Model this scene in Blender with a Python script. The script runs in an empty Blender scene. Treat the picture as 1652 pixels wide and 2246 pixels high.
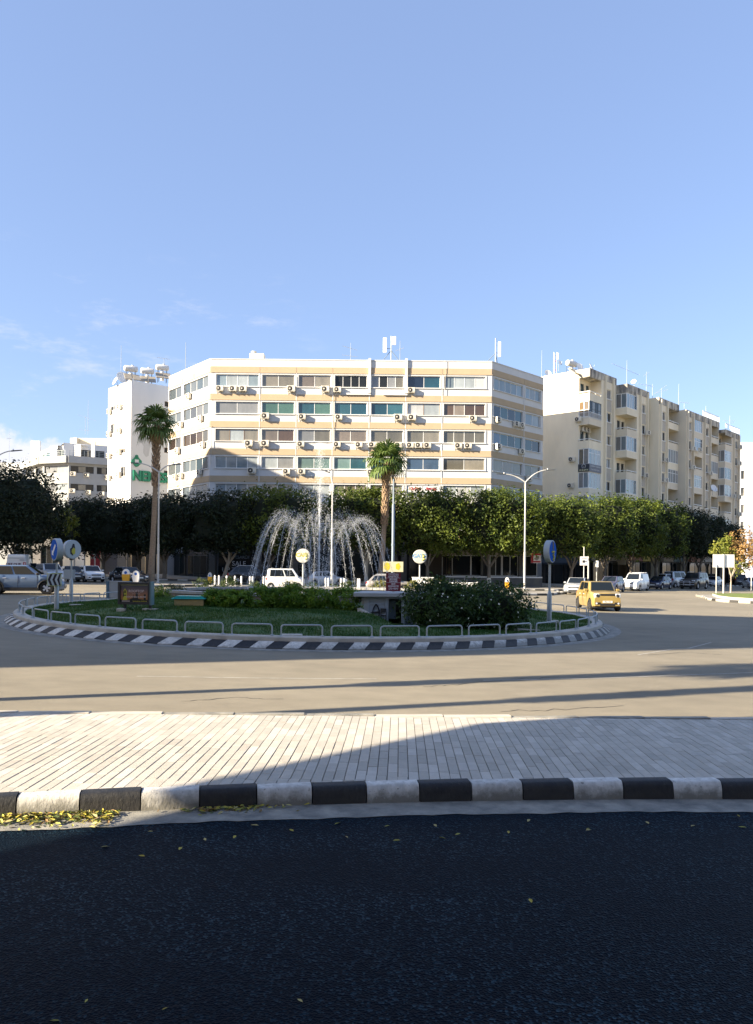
import bpy, bmesh, math, random
import numpy as np
from mathutils import Vector, Matrix
random.seed(7); RNG = np.random.default_rng(7)
C = bpy.context.scene.collection
SC = bpy.context.scene
R = math.radians
# ------------------------------------------------------------------ camera, sky, sun, exposure
F = 1690.0; ROLL = 0.0097; EYE = 2.4           # focal length in photo pixels (photo 1652 wide), slight roll, eye height
cam = bpy.data.cameras.new('camera'); cam.sensor_fit = 'VERTICAL'; cam.sensor_height = 36.0
cam.lens = F / 2246 * 36.0; cam.shift_y = 109 / 2246; cam.clip_end = 6000
cob = bpy.data.objects.new('camera', cam); C.objects.link(cob)
cob.matrix_world = Matrix.Translation((0, 0, EYE)) @ Matrix.Rotation(R(90), 4, 'X') @ Matrix.Rotation(ROLL, 4, 'Z')
SC.camera = cob
SUN_EL = R(22); TRAVEL = Vector((2.5, 1.0, 0)).normalized() * math.cos(SUN_EL) + Vector((0, 0, -math.sin(SUN_EL)))
sd = bpy.data.lights.new('sun', 'SUN'); sd.energy = 5.0; sd.angle = R(0.5); sd.color = (1.0, 0.86, 0.65)
so = bpy.data.objects.new('sun', sd); C.objects.link(so); so.rotation_euler = TRAVEL.to_track_quat('-Z', 'Y').to_euler()
so.location = (-60, -30, 60)
SC.view_settings.view_transform = 'Standard'; SC.view_settings.look = 'None'
SC.view_settings.gamma = 1.0; SC.view_settings.exposure = 1.86
SC.cycles.max_bounces = 6; SC.cycles.diffuse_bounces = 3; SC.cycles.glossy_bounces = 3; SC.cycles.transparent_max_bounces = 6
SC.cycles.caustics_reflective = False; SC.cycles.caustics_refractive = False
wd = bpy.data.worlds.new('World'); SC.world = wd; wd.use_nodes = True
wn = wd.node_tree.nodes; wl = wd.node_tree.links; wn.clear()
def wmath(op, a, b=None, clamp=False):
    n = wn.new('ShaderNodeMath'); n.operation = op; n.use_clamp = clamp
    for i, q in enumerate((a, b)):
        if q is None: continue
        if isinstance(q, (int, float)): n.inputs[i].default_value = q
        else: wl.new(q, n.inputs[i])
    return n.outputs[0]
def wrange(v, a, b, c, d):
    n = wn.new('ShaderNodeMapRange'); n.interpolation_type = 'SMOOTHSTEP'
    wl.new(v, n.inputs[0])
    for i, q in enumerate((a, b, c, d)): n.inputs[i + 1].default_value = q
    return n.outputs[0]
sky = wn.new('ShaderNodeTexSky'); sky.sky_type = 'NISHITA'; sky.sun_disc = False
sky.sun_elevation = SUN_EL; sky.sun_rotation = math.atan2(-TRAVEL.x, -TRAVEL.y)
sky.altitude = 0; sky.air_density = 1.0; sky.dust_density = 0.6; sky.ozone_density = 1.4
hs = wn.new('ShaderNodeMix'); hs.data_type = 'RGBA'; hs.blend_type = 'MULTIPLY'; hs.inputs[0].default_value = 1.0
wl.new(sky.outputs[0], hs.inputs[6]); hs.inputs[7].default_value = (0.60, 0.60, 0.64, 1)
ad_ = wn.new('ShaderNodeMix'); ad_.data_type = 'RGBA'; ad_.blend_type = 'ADD'; ad_.inputs[0].default_value = 1.0; wl.new(hs.outputs[2], ad_.inputs[6]); ad_.inputs[7].default_value = (0.86, 1.18, 2.05, 1)
tc = wn.new('ShaderNodeTexCoord'); sp = wn.new('ShaderNodeSeparateXYZ'); wl.new(tc.outputs['Generated'], sp.inputs[0])
hz = wmath('DIVIDE', sp.outputs[2], wmath('SQRT', wmath('ADD', wmath('MULTIPLY', sp.outputs[0], sp.outputs[0]), wmath('MULTIPLY', sp.outputs[1], sp.outputs[1]))))
az = wmath('ARCTAN2', sp.outputs[0], sp.outputs[1])
nz = wn.new('ShaderNodeTexNoise'); nz.inputs['Scale'].default_value = 22; nz.inputs['Detail'].default_value = 6; nz.inputs['Roughness'].default_value = 0.6
wl.new(tc.outputs['Generated'], nz.inputs[0])
top = wmath('ADD', wmath('MULTIPLY', wrange(az, -0.395, -0.32, 1, 0.1), 0.146), wmath('MULTIPLY', wmath('SUBTRACT', nz.outputs[0], 0.5), 0.11))
cum = wrange(wmath('SUBTRACT', top, hz), -0.006, 0.016, 0, 0.85)
mp = wn.new('ShaderNodeMapping'); mp.inputs['Rotation'].default_value = (0.3, 0.5, 0.2); mp.inputs['Scale'].default_value = (5, 5, 16)
wl.new(tc.outputs['Generated'], mp.inputs[0])
nw = wn.new('ShaderNodeTexNoise'); nw.inputs['Scale'].default_value = 2.2; nw.inputs['Detail'].default_value = 8; nw.inputs['Roughness'].default_value = 0.62
wl.new(mp.outputs[0], nw.inputs[0])
wis = wmath('MULTIPLY', wrange(nw.outputs[0], 0.54, 0.76, 0, 0.38), wmath('MULTIPLY', wrange(hz, 0.10, 0.22, 0, 1), wrange(hz, 0.26, 0.42, 1, 0)))
wis = wmath('MULTIPLY', wis, wrange(az, -0.16, -0.05, 1, 0.05))
cl = wmath('MAXIMUM', cum, wis, True)
mx = wn.new('ShaderNodeMix'); mx.data_type = 'RGBA'; wl.new(cl, mx.inputs[0]); wl.new(ad_.outputs[2], mx.inputs[6]); mx.inputs[7].default_value = (4.6, 4.55, 4.9, 1)
bg = wn.new('ShaderNodeBackground'); bg.inputs[1].default_value = 0.062; wl.new(mx.outputs[2], bg.inputs[0])
wo = wn.new('ShaderNodeOutputWorld'); wl.new(bg.outputs[0], wo.inputs[0])

# ------------------------------------------------------------------ helpers
def W(x, y, d):
    u = x - 826; v = 1232 - y
    return Vector(((u - ROLL * v) / F * d, d, EYE + (v + ROLL * u) / F * d))
def GZ(x): return -0.014 * max(-70.0, min(70.0, x))
def G(x, y, dz=0.0):
    u = x - 826; v = 1232 - y
    d = (EYE - dz) * F / (-(v + ROLL * u) - 0.014 * (u - ROLL * v))
    return W(x, y, d)
def at_depth(x, d, dz=0.0):
    X = (x - 826) / F * d
    return Vector((X, d, GZ(X) + dz))

class MB:
    def __init__(s, M=None): s.v = []; s.f = []; s.m = []; s.M = M
    def add(s, vs, fs, m=0):
        o = len(s.v)
        for p in vs:
            p = Vector(p)
            s.v.append(tuple(s.M @ p) if s.M is not None else tuple(p))
        for f in fs: s.f.append(tuple(i + o for i in f)); s.m.append(m)
    def box(s, x0, x1, y0, y1, z0, z1, m=0):
        s.add([(x0,y0,z0),(x1,y0,z0),(x1,y1,z0),(x0,y1,z0),(x0,y0,z1),(x1,y0,z1),(x1,y1,z1),(x0,y1,z1)],
              [(0,3,2,1),(4,5,6,7),(0,1,5,4),(1,2,6,5),(2,3,7,6),(3,0,4,7)], m)
    def cbox(s, x0, x1, y0, y1, z0, z1, b=0.02, m=0):          # box with all edges chamfered
        vs = []; X = (x0, x1); Y = (y0, y1); Z = (z0, z1)
        sg = (1, -1); idx = {}
        for i in (0,1):
            for j in (0,1):
                for k in (0,1):
                    for a in range(3):
                        p = [X[i] + sg[i]*b, Y[j] + sg[j]*b, Z[k] + sg[k]*b]
                        p[a] = (X[i], Y[j], Z[k])[a]
                        idx[(i,j,k,a)] = len(vs); vs.append(p)
        fs = []
        for a in range(3):
            for t in (0,1):
                q = []
                for (c, d) in ((0,0),(1,0),(1,1),(0,1)):
                    e = [0,0,0]; e[a] = t; e[(a+1)%3] = c; e[(a+2)%3] = d; q.append(idx[(*e, a)])
                fs.append(tuple(q if t else q[::-1]))
        for a in range(3):
            b1, b2 = (a+1)%3, (a+2)%3
            for c in (0,1):
                for d in (0,1):
                    e0 = [0,0,0]; e0[b1] = c; e0[b2] = d; e1 = e0[:]; e1[a] = 1
                    fs.append((idx[(*e0,b1)], idx[(*e1,b1)], idx[(*e1,b2)], idx[(*e0,b2)]))
        for i in (0,1):
            for j in (0,1):
                for k in (0,1): fs.append((idx[(i,j,k,0)], idx[(i,j,k,1)], idx[(i,j,k,2)]))
        s.add(vs, fs, m)
    def prism(s, poly, z0, z1, m=0):                            # poly in xy
        n = len(poly)
        s.add([(x,y,z0) for x,y in poly] + [(x,y,z1) for x,y in poly],
              [tuple(range(n))[::-1], tuple(range(n, 2*n))] + [(i,(i+1)%n,n+(i+1)%n,n+i) for i in range(n)], m)
    def prism_y(s, poly, y0, y1, m=0):                          # poly in xz
        n = len(poly)
        s.add([(x,y0,z) for x,z in poly] + [(x,y1,z) for x,z in poly],
              [tuple(range(n)), tuple(range(n, 2*n))[::-1]] + [((i+1)%n,i,n+i,n+(i+1)%n) for i in range(n)], m)
    def tube(s, pts, r, n=8, m=0, cap=True):
        pts = [Vector(p) for p in pts]; k = len(pts)
        rs = r if isinstance(r, (list, tuple)) else [r]*k
        vs = []; fs = []; ref = None
        for i, p in enumerate(pts):
            t = (pts[min(i+1,k-1)] - pts[max(i-1,0)]).normalized()
            if ref is None: ref = Vector((1,0,0)) if abs(t.x) < .9 else Vector((0,1,0))
            a = (ref - t*ref.dot(t)).normalized(); b = t.cross(a); ref = a
            for j in range(n):
                an = 2*math.pi*j/n; vs.append(p + (a*math.cos(an) + b*math.sin(an))*rs[i])
        for i in range(k-1):
            for j in range(n): fs.append((i*n+j, i*n+(j+1)%n, (i+1)*n+(j+1)%n, (i+1)*n+j))
        if cap: fs.append(tuple(range(n))[::-1]); fs.append(tuple(range((k-1)*n, k*n)))
        s.add(vs, fs, m)
    def lathe(s, prof, n=16, m=0, c=(0,0,0), axis='z', caps=True):
        vs = []; fs = []
        for r_, z in prof:
            for j in range(n):
                a = 2*math.pi*j/n
                q = (r_*math.cos(a), r_*math.sin(a), z)
                if axis == 'y': q = (q[0], -q[2], q[1])       # profile height runs towards -y
                if axis == 'x': q = (q[2], q[0], q[1])
                vs.append((q[0]+c[0], q[1]+c[1], q[2]+c[2]))
        k = len(prof)
        for i in range(k-1):
            for j in range(n): fs.append((i*n+j, i*n+(j+1)%n, (i+1)*n+(j+1)%n, (i+1)*n+j))
        if caps and prof[0][0] > 1e-5: fs.append(tuple(range(n))[::-1])
        if caps and prof[-1][0] > 1e-5: fs.append(tuple(range((k-1)*n, k*n)))
        s.add(vs, fs, m)
    def mesh(s, name, mats, smooth=None):
        me = bpy.data.meshes.new(name); me.from_pydata(s.v, [], s.f)
        for mt in (mats if isinstance(mats, (list, tuple)) else [mats]): me.materials.append(mt)
        if any(s.m): me.polygons.foreach_set('material_index', s.m)
        if smooth:
            me.polygons.foreach_set('use_smooth', [True]*len(s.f)); me.update(); me.set_sharp_from_angle(angle=R(smooth))
        me.update(); return me
    def build(s, name, mats, parent=None, smooth=None):
        return link(name, s.mesh(name, mats, smooth), parent)
def link(name, me, parent=None, loc=None, rz=None):
    o = bpy.data.objects.new(name, me); C.objects.link(o)
    if parent is not None: o.parent = parent
    if loc is not None: o.location = loc
    if rz is not None: o.rotation_euler = (0, 0, rz)
    return o
def tag(o, label, cat, group=None, kind=None):
    o['label'] = label; o['category'] = cat
    if group: o['group'] = group
    if kind: o['kind'] = kind
    return o
def thing(name, label, cat, loc=(0,0,0), rz=0.0, group=None):
    o = bpy.data.objects.new(name, None); C.objects.link(o); o.empty_display_size = .2
    o.location = loc; o.rotation_euler = (0,0,rz); return tag(o, label, cat, group)
def structure(o): o['kind'] = 'structure'; return o
def stuff(o): o['kind'] = 'stuff'; return o
KIDS = {}
def dup(root, loc, rz, label=None, group=None, scale=None):
    def cp(o, par):
        c = o.copy(); C.objects.link(c)
        if par is not None: c.parent = par
        for ch in o.children: cp(ch, c)
        return c
    r = cp(root, None); r.location = loc; r.rotation_euler = (0,0,rz)
    if label: r['label'] = label
    if group: r['group'] = group
    if scale: r.scale = (scale,)*3
    return r
def TM(loc, rz): return Matrix.Translation(loc) @ Matrix.Rotation(rz, 4, 'Z')
def text_mesh(name, s, size, mt, depth=0.006, align='CENTER', bold=0.0, sx=1.0):
    cu = bpy.data.curves.new('t', 'FONT'); cu.body = s; cu.size = size; cu.extrude = depth; cu.align_x = align; cu.align_y = 'CENTER'; cu.offset = bold
    cu.resolution_u = 3
    o = bpy.data.objects.new('t', cu); C.objects.link(o)
    me = bpy.data.meshes.new_from_object(o.evaluated_get(bpy.context.evaluated_depsgraph_get()))
    bpy.data.objects.remove(o); bpy.data.curves.remove(cu)
    me.name = name; me.materials.clear(); me.materials.append(mt)
    me.transform(Matrix.Rotation(R(90), 4, 'X') @ Matrix.Diagonal((sx,1,1,1)))       # stands upright, reads from -y
    return me
def text(name, s, size, mt, parent, M, **k):
    me = text_mesh(name, s, size, mt, **k); me.transform(M); return link(name, me, parent)

# ------------------------------------------------------------------ materials
MATS = {}
def mat(name, col, rough=0.7, var=0.0, scale=4.0, col2=None, bump=0.0, bscale=None, metal=0.0, spec=0.5, stretch=None, big=0.0, rnd=0.0, coat=0.0, trans=0.0, detail=6.0, contrast=0.2):
    if name in MATS: return MATS[name]
    m = bpy.data.materials.new(name); m.use_nodes = True; N = m.node_tree.nodes; L = m.node_tree.links
    b = N['Principled BSDF']
    c = (*col, 1); b.inputs['Base Color'].default_value = c; b.inputs['Roughness'].default_value = rough
    b.inputs['Metallic'].default_value = metal; b.inputs['Specular IOR Level'].default_value = spec
    if coat: b.inputs['Coat Weight'].default_value = coat; b.inputs['Coat Roughness'].default_value = 0.05
    m.diffuse_color = c
    out = None
    if var or col2 or bump or big or rnd:
        g = N.new('ShaderNodeNewGeometry'); pos = g.outputs['Position']
        if stretch:
            mpn = N.new('ShaderNodeMapping'); mpn.inputs['Scale'].default_value = stretch; L.new(pos, mpn.inputs[0]); pos = mpn.outputs[0]
        def noise(sc, det=detail):
            n = N.new('ShaderNodeTexNoise'); n.inputs['Scale'].default_value = sc; n.inputs['Detail'].default_value = det; n.inputs['Roughness'].default_value = 0.6
            L.new(pos, n.inputs[0]); return n.outputs[0]
        def mrange(v, a, b_, c_, d_):
            n = N.new('ShaderNodeMapRange'); L.new(v, n.inputs[0])
            for i, q in enumerate((a,b_,c_,d_)): n.inputs[i+1].default_value = q
            return n.outputs[0]
        def mix(fac, a, b_, mode='MIX'):
            n = N.new('ShaderNodeMix'); n.data_type = 'RGBA'; n.blend_type = mode
            if isinstance(fac, float): n.inputs[0].default_value = fac
            else: L.new(fac, n.inputs[0])
            for i, q in ((6,a),(7,b_)):
                if isinstance(q, tuple): n.inputs[i].default_value = q
                else: L.new(q, n.inputs[i])
            return n.outputs[2]
        cur = c
        if col2: cur = mix(mrange(noise(scale), 0.5-contrast, 0.5+contrast, 0, 1), c, (*col2, 1))
        elif var:
            cur = mix(mrange(noise(scale), .25, .75, 0, 1), tuple(q*(1-var) for q in col)+(1,), tuple(min(1,q*(1+var)) for q in col)+(1,))
        if big:
            v = mrange(noise(scale*0.07, 3.0), .3, .7, 1-big, 1+big*.6)
            cc = N.new('ShaderNodeCombineColor')
            for i in range(3): L.new(v, cc.inputs[i])
            cur = mix(1.0, cur, cc.outputs[0], 'MULTIPLY')
        if rnd:
            oi = N.new('ShaderNodeObjectInfo'); v = mrange(oi.outputs['Random'], 0, 1, 1-rnd, 1+rnd)
            cc = N.new('ShaderNodeCombineColor')
            for i in range(3): L.new(v, cc.inputs[i])
            cur = mix(1.0, cur, cc.outputs[0], 'MULTIPLY')
        if not isinstance(cur, tuple): L.new(cur, b.inputs['Base Color'])
        if bump:
            bp = N.new('ShaderNodeBump'); bp.inputs['Strength'].default_value = bump; bp.inputs['Distance'].default_value = 0.02
            L.new(noise(bscale or scale*3), bp.inputs['Height']); L.new(bp.outputs[0], b.inputs['Normal'])
    MATS[name] = m; return m
def leafmat(name, col, col2, trans=0.35, scale=1.2):
    if name in MATS: return MATS[name]
    m = bpy.data.materials.new(name); m.use_nodes = True; N = m.node_tree.nodes; L = m.node_tree.links; N.clear()
    g = N.new('ShaderNodeNewGeometry')
    n = N.new('ShaderNodeTexNoise'); n.inputs['Scale'].default_value = scale; n.inputs['Detail'].default_value = 3; L.new(g.outputs['Position'], n.inputs[0])
    wnz = N.new('ShaderNodeTexWhiteNoise'); 
    sn = N.new('ShaderNodeVectorMath'); sn.operation = 'SNAP'; sn.inputs[1].default_value = (.11,.11,.11); L.new(g.outputs['Position'], sn.inputs[0]); L.new(sn.outputs[0], wnz.inputs[0])
    ad = N.new('ShaderNodeMath'); ad.operation = 'MULTIPLY_ADD'; L.new(wnz.outputs[0], ad.inputs[0]); ad.inputs[1].default_value = .5; 
    mr0 = N.new('ShaderNodeMapRange'); L.new(n.outputs[0], mr0.inputs[0]); mr0.inputs[1].default_value = .35; mr0.inputs[2].default_value = .65; mr0.inputs[3].default_value = -.2; mr0.inputs[4].default_value = .7
    L.new(mr0.outputs[0], ad.inputs[2]); ad.use_clamp = True
    mx_ = N.new('ShaderNodeMix'); mx_.data_type = 'RGBA'; L.new(ad.outputs[0], mx_.inputs[0]); mx_.inputs[6].default_value = (*col,1); mx_.inputs[7].default_value = (*col2,1)
    d = N.new('ShaderNodeBsdfPrincipled'); d.inputs['Roughness'].default_value = .55; d.inputs['Specular IOR Level'].default_value = .3; L.new(mx_.outputs[2], d.inputs['Base Color'])
    t = N.new('ShaderNodeBsdfTranslucent'); L.new(mx_.outputs[2], t.inputs[0])
    ms = N.new('ShaderNodeMixShader'); ms.inputs[0].default_value = trans; L.new(d.outputs[0], ms.inputs[1]); L.new(t.outputs[0], ms.inputs[2])
    o = N.new('ShaderNodeOutputMaterial'); L.new(ms.outputs[0], o.inputs[0]); m.diffuse_color = (*col,1)
    MATS[name] = m; return m
def pane(col, rough=0.06):
    g_ = sum(col)/3; col = tuple(.52*(q*.82+g_*.18) for q in col)
    return mat('pane_%02x%02x%02x' % tuple(int(min(1,q)*255) for q in col), col, rough, var=0.2, scale=1.6, spec=0.9 if max(col) > .03 else .3, stretch=(1,1,.3), rnd=.22)
def paint(name, col, rough=0.35, metal=0.0): return mat(name, col, rough, metal=metal, coat=0.6, var=.04, scale=2)

M_white = mat('white_plaster', (.62,.615,.60), .85, var=.05, scale=.8, bump=.1, bscale=20, big=.05)
M_cream = mat('cream_plaster', (.45,.345,.225), .85, var=.06, scale=1.2, bump=.1, bscale=20)
M_beige = mat('beige_plaster', (.86,.76,.57), .9, var=.10, scale=.6, bump=.15, bscale=14, stretch=(1,1,.35), big=.12)
M_beige2 = mat('weathered_beige_plaster', (.81,.72,.55), .9, col2=(.66,.58,.45), scale=.7, bump=.15, bscale=14, stretch=(1,1,.2), contrast=.3)
M_stain = mat('stained_plaster', (.66,.60,.49), .9, col2=(.16,.15,.14), scale=1.6, stretch=(1,1,.25), contrast=.12)
M_panel = mat('taupe_panel', (.48,.44,.37), .9, var=.1, scale=1)
M_grey = mat('grey_concrete', (.37,.375,.37), .9, var=.08, scale=.8, bump=.2, bscale=12, big=.08)
M_conc = mat('pale_concrete', (.55,.51,.44), .9, col2=(.40,.37,.32), scale=3, bump=.3, bscale=30)
M_whitemetal = mat('white_metal', (.80,.80,.78), .45, var=.03, scale=2)
M_steel = mat('galvanised_steel', (.36,.40,.42), .45, metal=.35, var=.12, scale=6)
M_dark = mat('dark_metal', (.025,.027,.03), .45)
M_black = mat('black_rubber', (.012,.012,.013), .8)
M_pole = mat('pale_pole_steel', (.50,.50,.48), .45, metal=.1, var=.06, scale=3)
M_bluepole = mat('blue_grey_pole', (.17,.22,.27), .5, var=.08, scale=3)
M_fr_w = mat('white_window_frame', (.82,.82,.80), .5)
M_fr_d = mat('dark_window_frame', (.05,.05,.055), .5)
M_fr_b = mat('brown_window_frame', (.20,.11,.05), .5)
M_ac = mat('ivory_casing', (.72,.67,.56), .5, var=.05, scale=3, rnd=.10)
M_acdark = mat('fan_dark', (.05,.045,.04), .6)
M_acgrille = mat('fan_grille_grey', (.22,.20,.17), .6)
M_roof = mat('roof_screed', (.55,.53,.5), .9, var=.1, scale=1)
# ------------------------------------------------------------------ ground, roads, island, roundabout
M_soil = mat('dry_soil', (.30,.25,.17), .95, var=.2, scale=.3)
M_road = mat('old_asphalt', (.252,.222,.166), .88, var=.13, scale=1.1, bump=.5, bscale=60, big=.20, stretch=(1,1.6,1), spec=.3)
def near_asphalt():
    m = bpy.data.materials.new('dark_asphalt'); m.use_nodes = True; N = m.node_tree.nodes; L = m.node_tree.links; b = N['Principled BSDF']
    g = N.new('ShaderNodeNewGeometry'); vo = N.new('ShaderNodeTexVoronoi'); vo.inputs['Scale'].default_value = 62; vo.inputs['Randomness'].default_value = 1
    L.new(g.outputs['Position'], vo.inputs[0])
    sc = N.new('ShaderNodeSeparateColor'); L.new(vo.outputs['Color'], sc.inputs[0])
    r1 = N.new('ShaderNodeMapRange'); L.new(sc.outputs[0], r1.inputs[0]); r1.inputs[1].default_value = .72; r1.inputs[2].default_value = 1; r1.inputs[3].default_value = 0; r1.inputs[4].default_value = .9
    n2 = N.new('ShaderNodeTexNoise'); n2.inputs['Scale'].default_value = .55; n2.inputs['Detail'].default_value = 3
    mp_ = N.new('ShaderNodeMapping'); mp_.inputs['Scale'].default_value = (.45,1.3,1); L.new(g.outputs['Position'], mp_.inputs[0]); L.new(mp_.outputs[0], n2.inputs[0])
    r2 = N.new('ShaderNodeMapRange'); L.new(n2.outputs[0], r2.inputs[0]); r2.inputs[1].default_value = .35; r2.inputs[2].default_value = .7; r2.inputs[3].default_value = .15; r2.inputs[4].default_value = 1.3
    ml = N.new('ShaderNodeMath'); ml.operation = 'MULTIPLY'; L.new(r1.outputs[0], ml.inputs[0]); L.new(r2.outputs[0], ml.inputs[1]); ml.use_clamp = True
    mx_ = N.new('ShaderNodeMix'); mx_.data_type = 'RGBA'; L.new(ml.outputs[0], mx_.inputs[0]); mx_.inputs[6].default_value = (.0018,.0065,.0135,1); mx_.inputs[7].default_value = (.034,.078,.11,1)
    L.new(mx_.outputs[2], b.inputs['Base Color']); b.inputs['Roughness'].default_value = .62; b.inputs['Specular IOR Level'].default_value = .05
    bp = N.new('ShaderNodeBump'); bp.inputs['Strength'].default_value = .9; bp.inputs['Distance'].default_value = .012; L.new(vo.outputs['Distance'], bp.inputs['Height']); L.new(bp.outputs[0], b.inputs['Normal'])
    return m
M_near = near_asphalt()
M_gutter = mat('gutter_concrete', (.36,.34,.29), .9, col2=(.14,.14,.13), scale=4, bump=.4, bscale=60)
M_line = mat('worn_road_paint', (.40,.375,.32), .8, col2=(.29,.27,.225), scale=5, contrast=.12)
M_mortar = mat('paver_joint', (.06,.055,.05), .95)
M_pav = [mat('paver_%d' % i, c, .85, var=.10, scale=9, bump=.25, bscale=90, rnd=.06) for i, c in enumerate(((.47,.435,.375),(.42,.39,.335),(.52,.485,.425)))]
def kerb_paint(name, col, dirt):
    m = mat(name, col, .6, col2=tuple(q*.66+d*.34 for q, d in zip(col, dirt)), scale=13, bump=.3, bscale=40, contrast=.10, stretch=(1,1,.5), rnd=.10)
    N = m.node_tree.nodes; L = m.node_tree.links; b = N['Principled BSDF']; src = b.inputs['Base Color'].links[0].from_socket   # splash dirt and chipped spots
    g = N.new('ShaderNodeTexCoord'); s3 = N.new('ShaderNodeSeparateXYZ'); L.new(g.outputs['Object'], s3.inputs[0])
    g2 = N.new('ShaderNodeNewGeometry'); n1 = N.new('ShaderNodeTexNoise'); n1.inputs['Scale'].default_value = 9; n1.inputs['Detail'].default_value = 7; n1.inputs['Roughness'].default_value = .7; L.new(g2.outputs['Position'], n1.inputs[0])
    a = N.new('ShaderNodeMath'); a.operation = 'MULTIPLY_ADD'; L.new(n1.outputs[0], a.inputs[0]); a.inputs[1].default_value = -.30; L.new(s3.outputs[2], a.inputs[2])
    r = N.new('ShaderNodeMapRange'); L.new(a.outputs[0], r.inputs[0]); r.inputs[1].default_value = -.11; r.inputs[2].default_value = -.015; r.inputs[3].default_value = .85; r.inputs[4].default_value = 0
    n2 = N.new('ShaderNodeTexNoise'); n2.inputs['Scale'].default_value = 26; n2.inputs['Detail'].default_value = 5; L.new(g2.outputs['Position'], n2.inputs[0])
    r2 = N.new('ShaderNodeMapRange'); L.new(n2.outputs[0], r2.inputs[0]); r2.inputs[1].default_value = .64; r2.inputs[2].default_value = .70; r2.inputs[3].default_value = 0; r2.inputs[4].default_value = .75
    mxm = N.new('ShaderNodeMath'); mxm.operation = 'MAXIMUM'; L.new(r.outputs[0], mxm.inputs[0]); L.new(r2.outputs[0], mxm.inputs[1])
    mx = N.new('ShaderNodeMix'); mx.data_type = 'RGBA'; L.new(mxm.outputs[0], mx.inputs[0]); L.new(src, mx.inputs[6]); mx.inputs[7].default_value = (*dirt, 1); L.new(mx.outputs[2], b.inputs['Base Color'])
    return m
M_kw = kerb_paint('white_kerb_paint', (.70,.68,.63), (.2,.19,.16)); M_kb = kerb_paint('black_kerb_paint', (.013,.014,.017), (.045,.042,.038))
def zw(x, y, z): return (x, y, z + GZ(x))
def sheet(name, poly, dz, mt, kind='structure'):
    me = bpy.data.meshes.new(name); me.from_pydata([zw(x,y,dz) for x,y in poly], [], [tuple(range(len(poly)))]); me.materials.append(mt)
    o = link(name, me); o['kind'] = kind; return o
mb = MB()
xs = [-4000,-70,70,4000]
for i in range(3): mb.add([zw(xs[i],-400,-.03), zw(xs[i+1],-400,-.03), zw(xs[i+1],5000,-.03), zw(xs[i],5000,-.03)], [(0,1,2,3)])
structure(mb.build('ground', M_soil))
sheet('road', [(-70,-40),(70,-40),(70,170),(-70,170)], 0, M_road)
def KY(x): return 7.63 + .155*x - .012*x*x if abs(x) < 6.2 else (KY(6.19*math.copysign(1,x)) + (x-6.19*math.copysign(1,x))*(.155-.149*math.copysign(1,x)))
GX = [ -30,-20,-14,-9] + [-7+.12*i for i in range(118)] + [9,14,20,30]
edge = [(x, KY(x)-.40+.012*math.sin(x*3.1)+.010*math.sin(x*17.3+1)+.010*math.sin(x*41)) for x in GX]
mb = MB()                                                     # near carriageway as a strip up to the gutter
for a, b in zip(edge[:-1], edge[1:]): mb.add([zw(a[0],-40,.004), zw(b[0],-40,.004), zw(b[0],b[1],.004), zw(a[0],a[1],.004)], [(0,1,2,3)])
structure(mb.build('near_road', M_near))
mb = MB()
for a, b in zip(edge[:-1], edge[1:]): mb.add([zw(a[0],a[1],.009), zw(b[0],b[1],.009), zw(b[0],KY(b[0])+.03,.009), zw(a[0],KY(a[0])+.03,.009)], [(0,1,2,3)])
structure(mb.build('gutter', M_gutter))
# splitter island in front: slab, kerb stones, far edging, pavers
def FY(x): return 11.1 + .073*x
mb = MB(); X2 = [x for x in GX]
for a, b in zip(X2[:-1], X2[1:]):
    mb.add([zw(a,KY(a)+.1,-.02),zw(b,KY(b)+.1,-.02),zw(b,FY(b),-.02),zw(a,FY(a),-.02),zw(a,KY(a)+.1,.155),zw(b,KY(b)+.1,.155),zw(b,FY(b),.155),zw(a,FY(a),.155)],[(4,5,6,7),(0,1,5,4),(2,3,7,6)])
island = structure(mb.build('traffic_island', M_mortar))
x = .456 - .53*13; i = -13
while x < 7.2:
    xa, xb = x+.006, x+.53-.006; a = Vector((xa, KY(xa), 0)); b = Vector((xb, KY(xb), 0)); L_ = (b-a).length
    mb = MB(TM((0,0,0), math.atan2(b.y-a.y, b.x-a.x)))
    h, w = .182 + random.uniform(-.004,.004), .17; prof = [(0,-.02),(-.0,.0),(.006,.10),(.018,h-.045),(.034,h-.012),(.06,h),(w,h),(w,-.02)]
    n = len(prof)
    mb.add([(.0,y,z) for y,z in prof]+[(L_,y,z) for y,z in prof], [tuple(range(n)),tuple(range(n,2*n))[::-1]]+[((k+1)%n,k,n+k,n+(k+1)%n) for k in range(n)])
    o = mb.build('kerb_stone', M_kb if i % 2 == 0 else M_kw, island, smooth=40); o.location = zw(xa, KY(xa), 0)
    x += .53; i += 1
x = -7.0
while x < 7.5:
    mb = MB(TM((0,0,0), math.atan(.073))); mb.cbox(.004,.996,0,.13,-.02,.180+random.uniform(-.006,.006),.008)
    o = mb.build('edging_stone', random.choice((M_conc, M_gutter)), island); o.location = zw(x, FY(x)-.01, 0); x += 1.0
SK = .03; PW, PL = .1095, .342
pm = []
for v_ in range(3):
    mb = MB(TM((0,0,0), -SK)); mb.cbox(-PW/2+.0035,PW/2-.0035,.0025,PL-.0025,-.012,.022,.004); pm.append(mb.mesh('paver', M_pav[v_]))
    mb = MB(TM((0,0,0), -SK)); mb.box(-PW/2+.0035,PW/2-.0035,.0025,PL-.0025,-.012,.022)
cells = []
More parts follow.
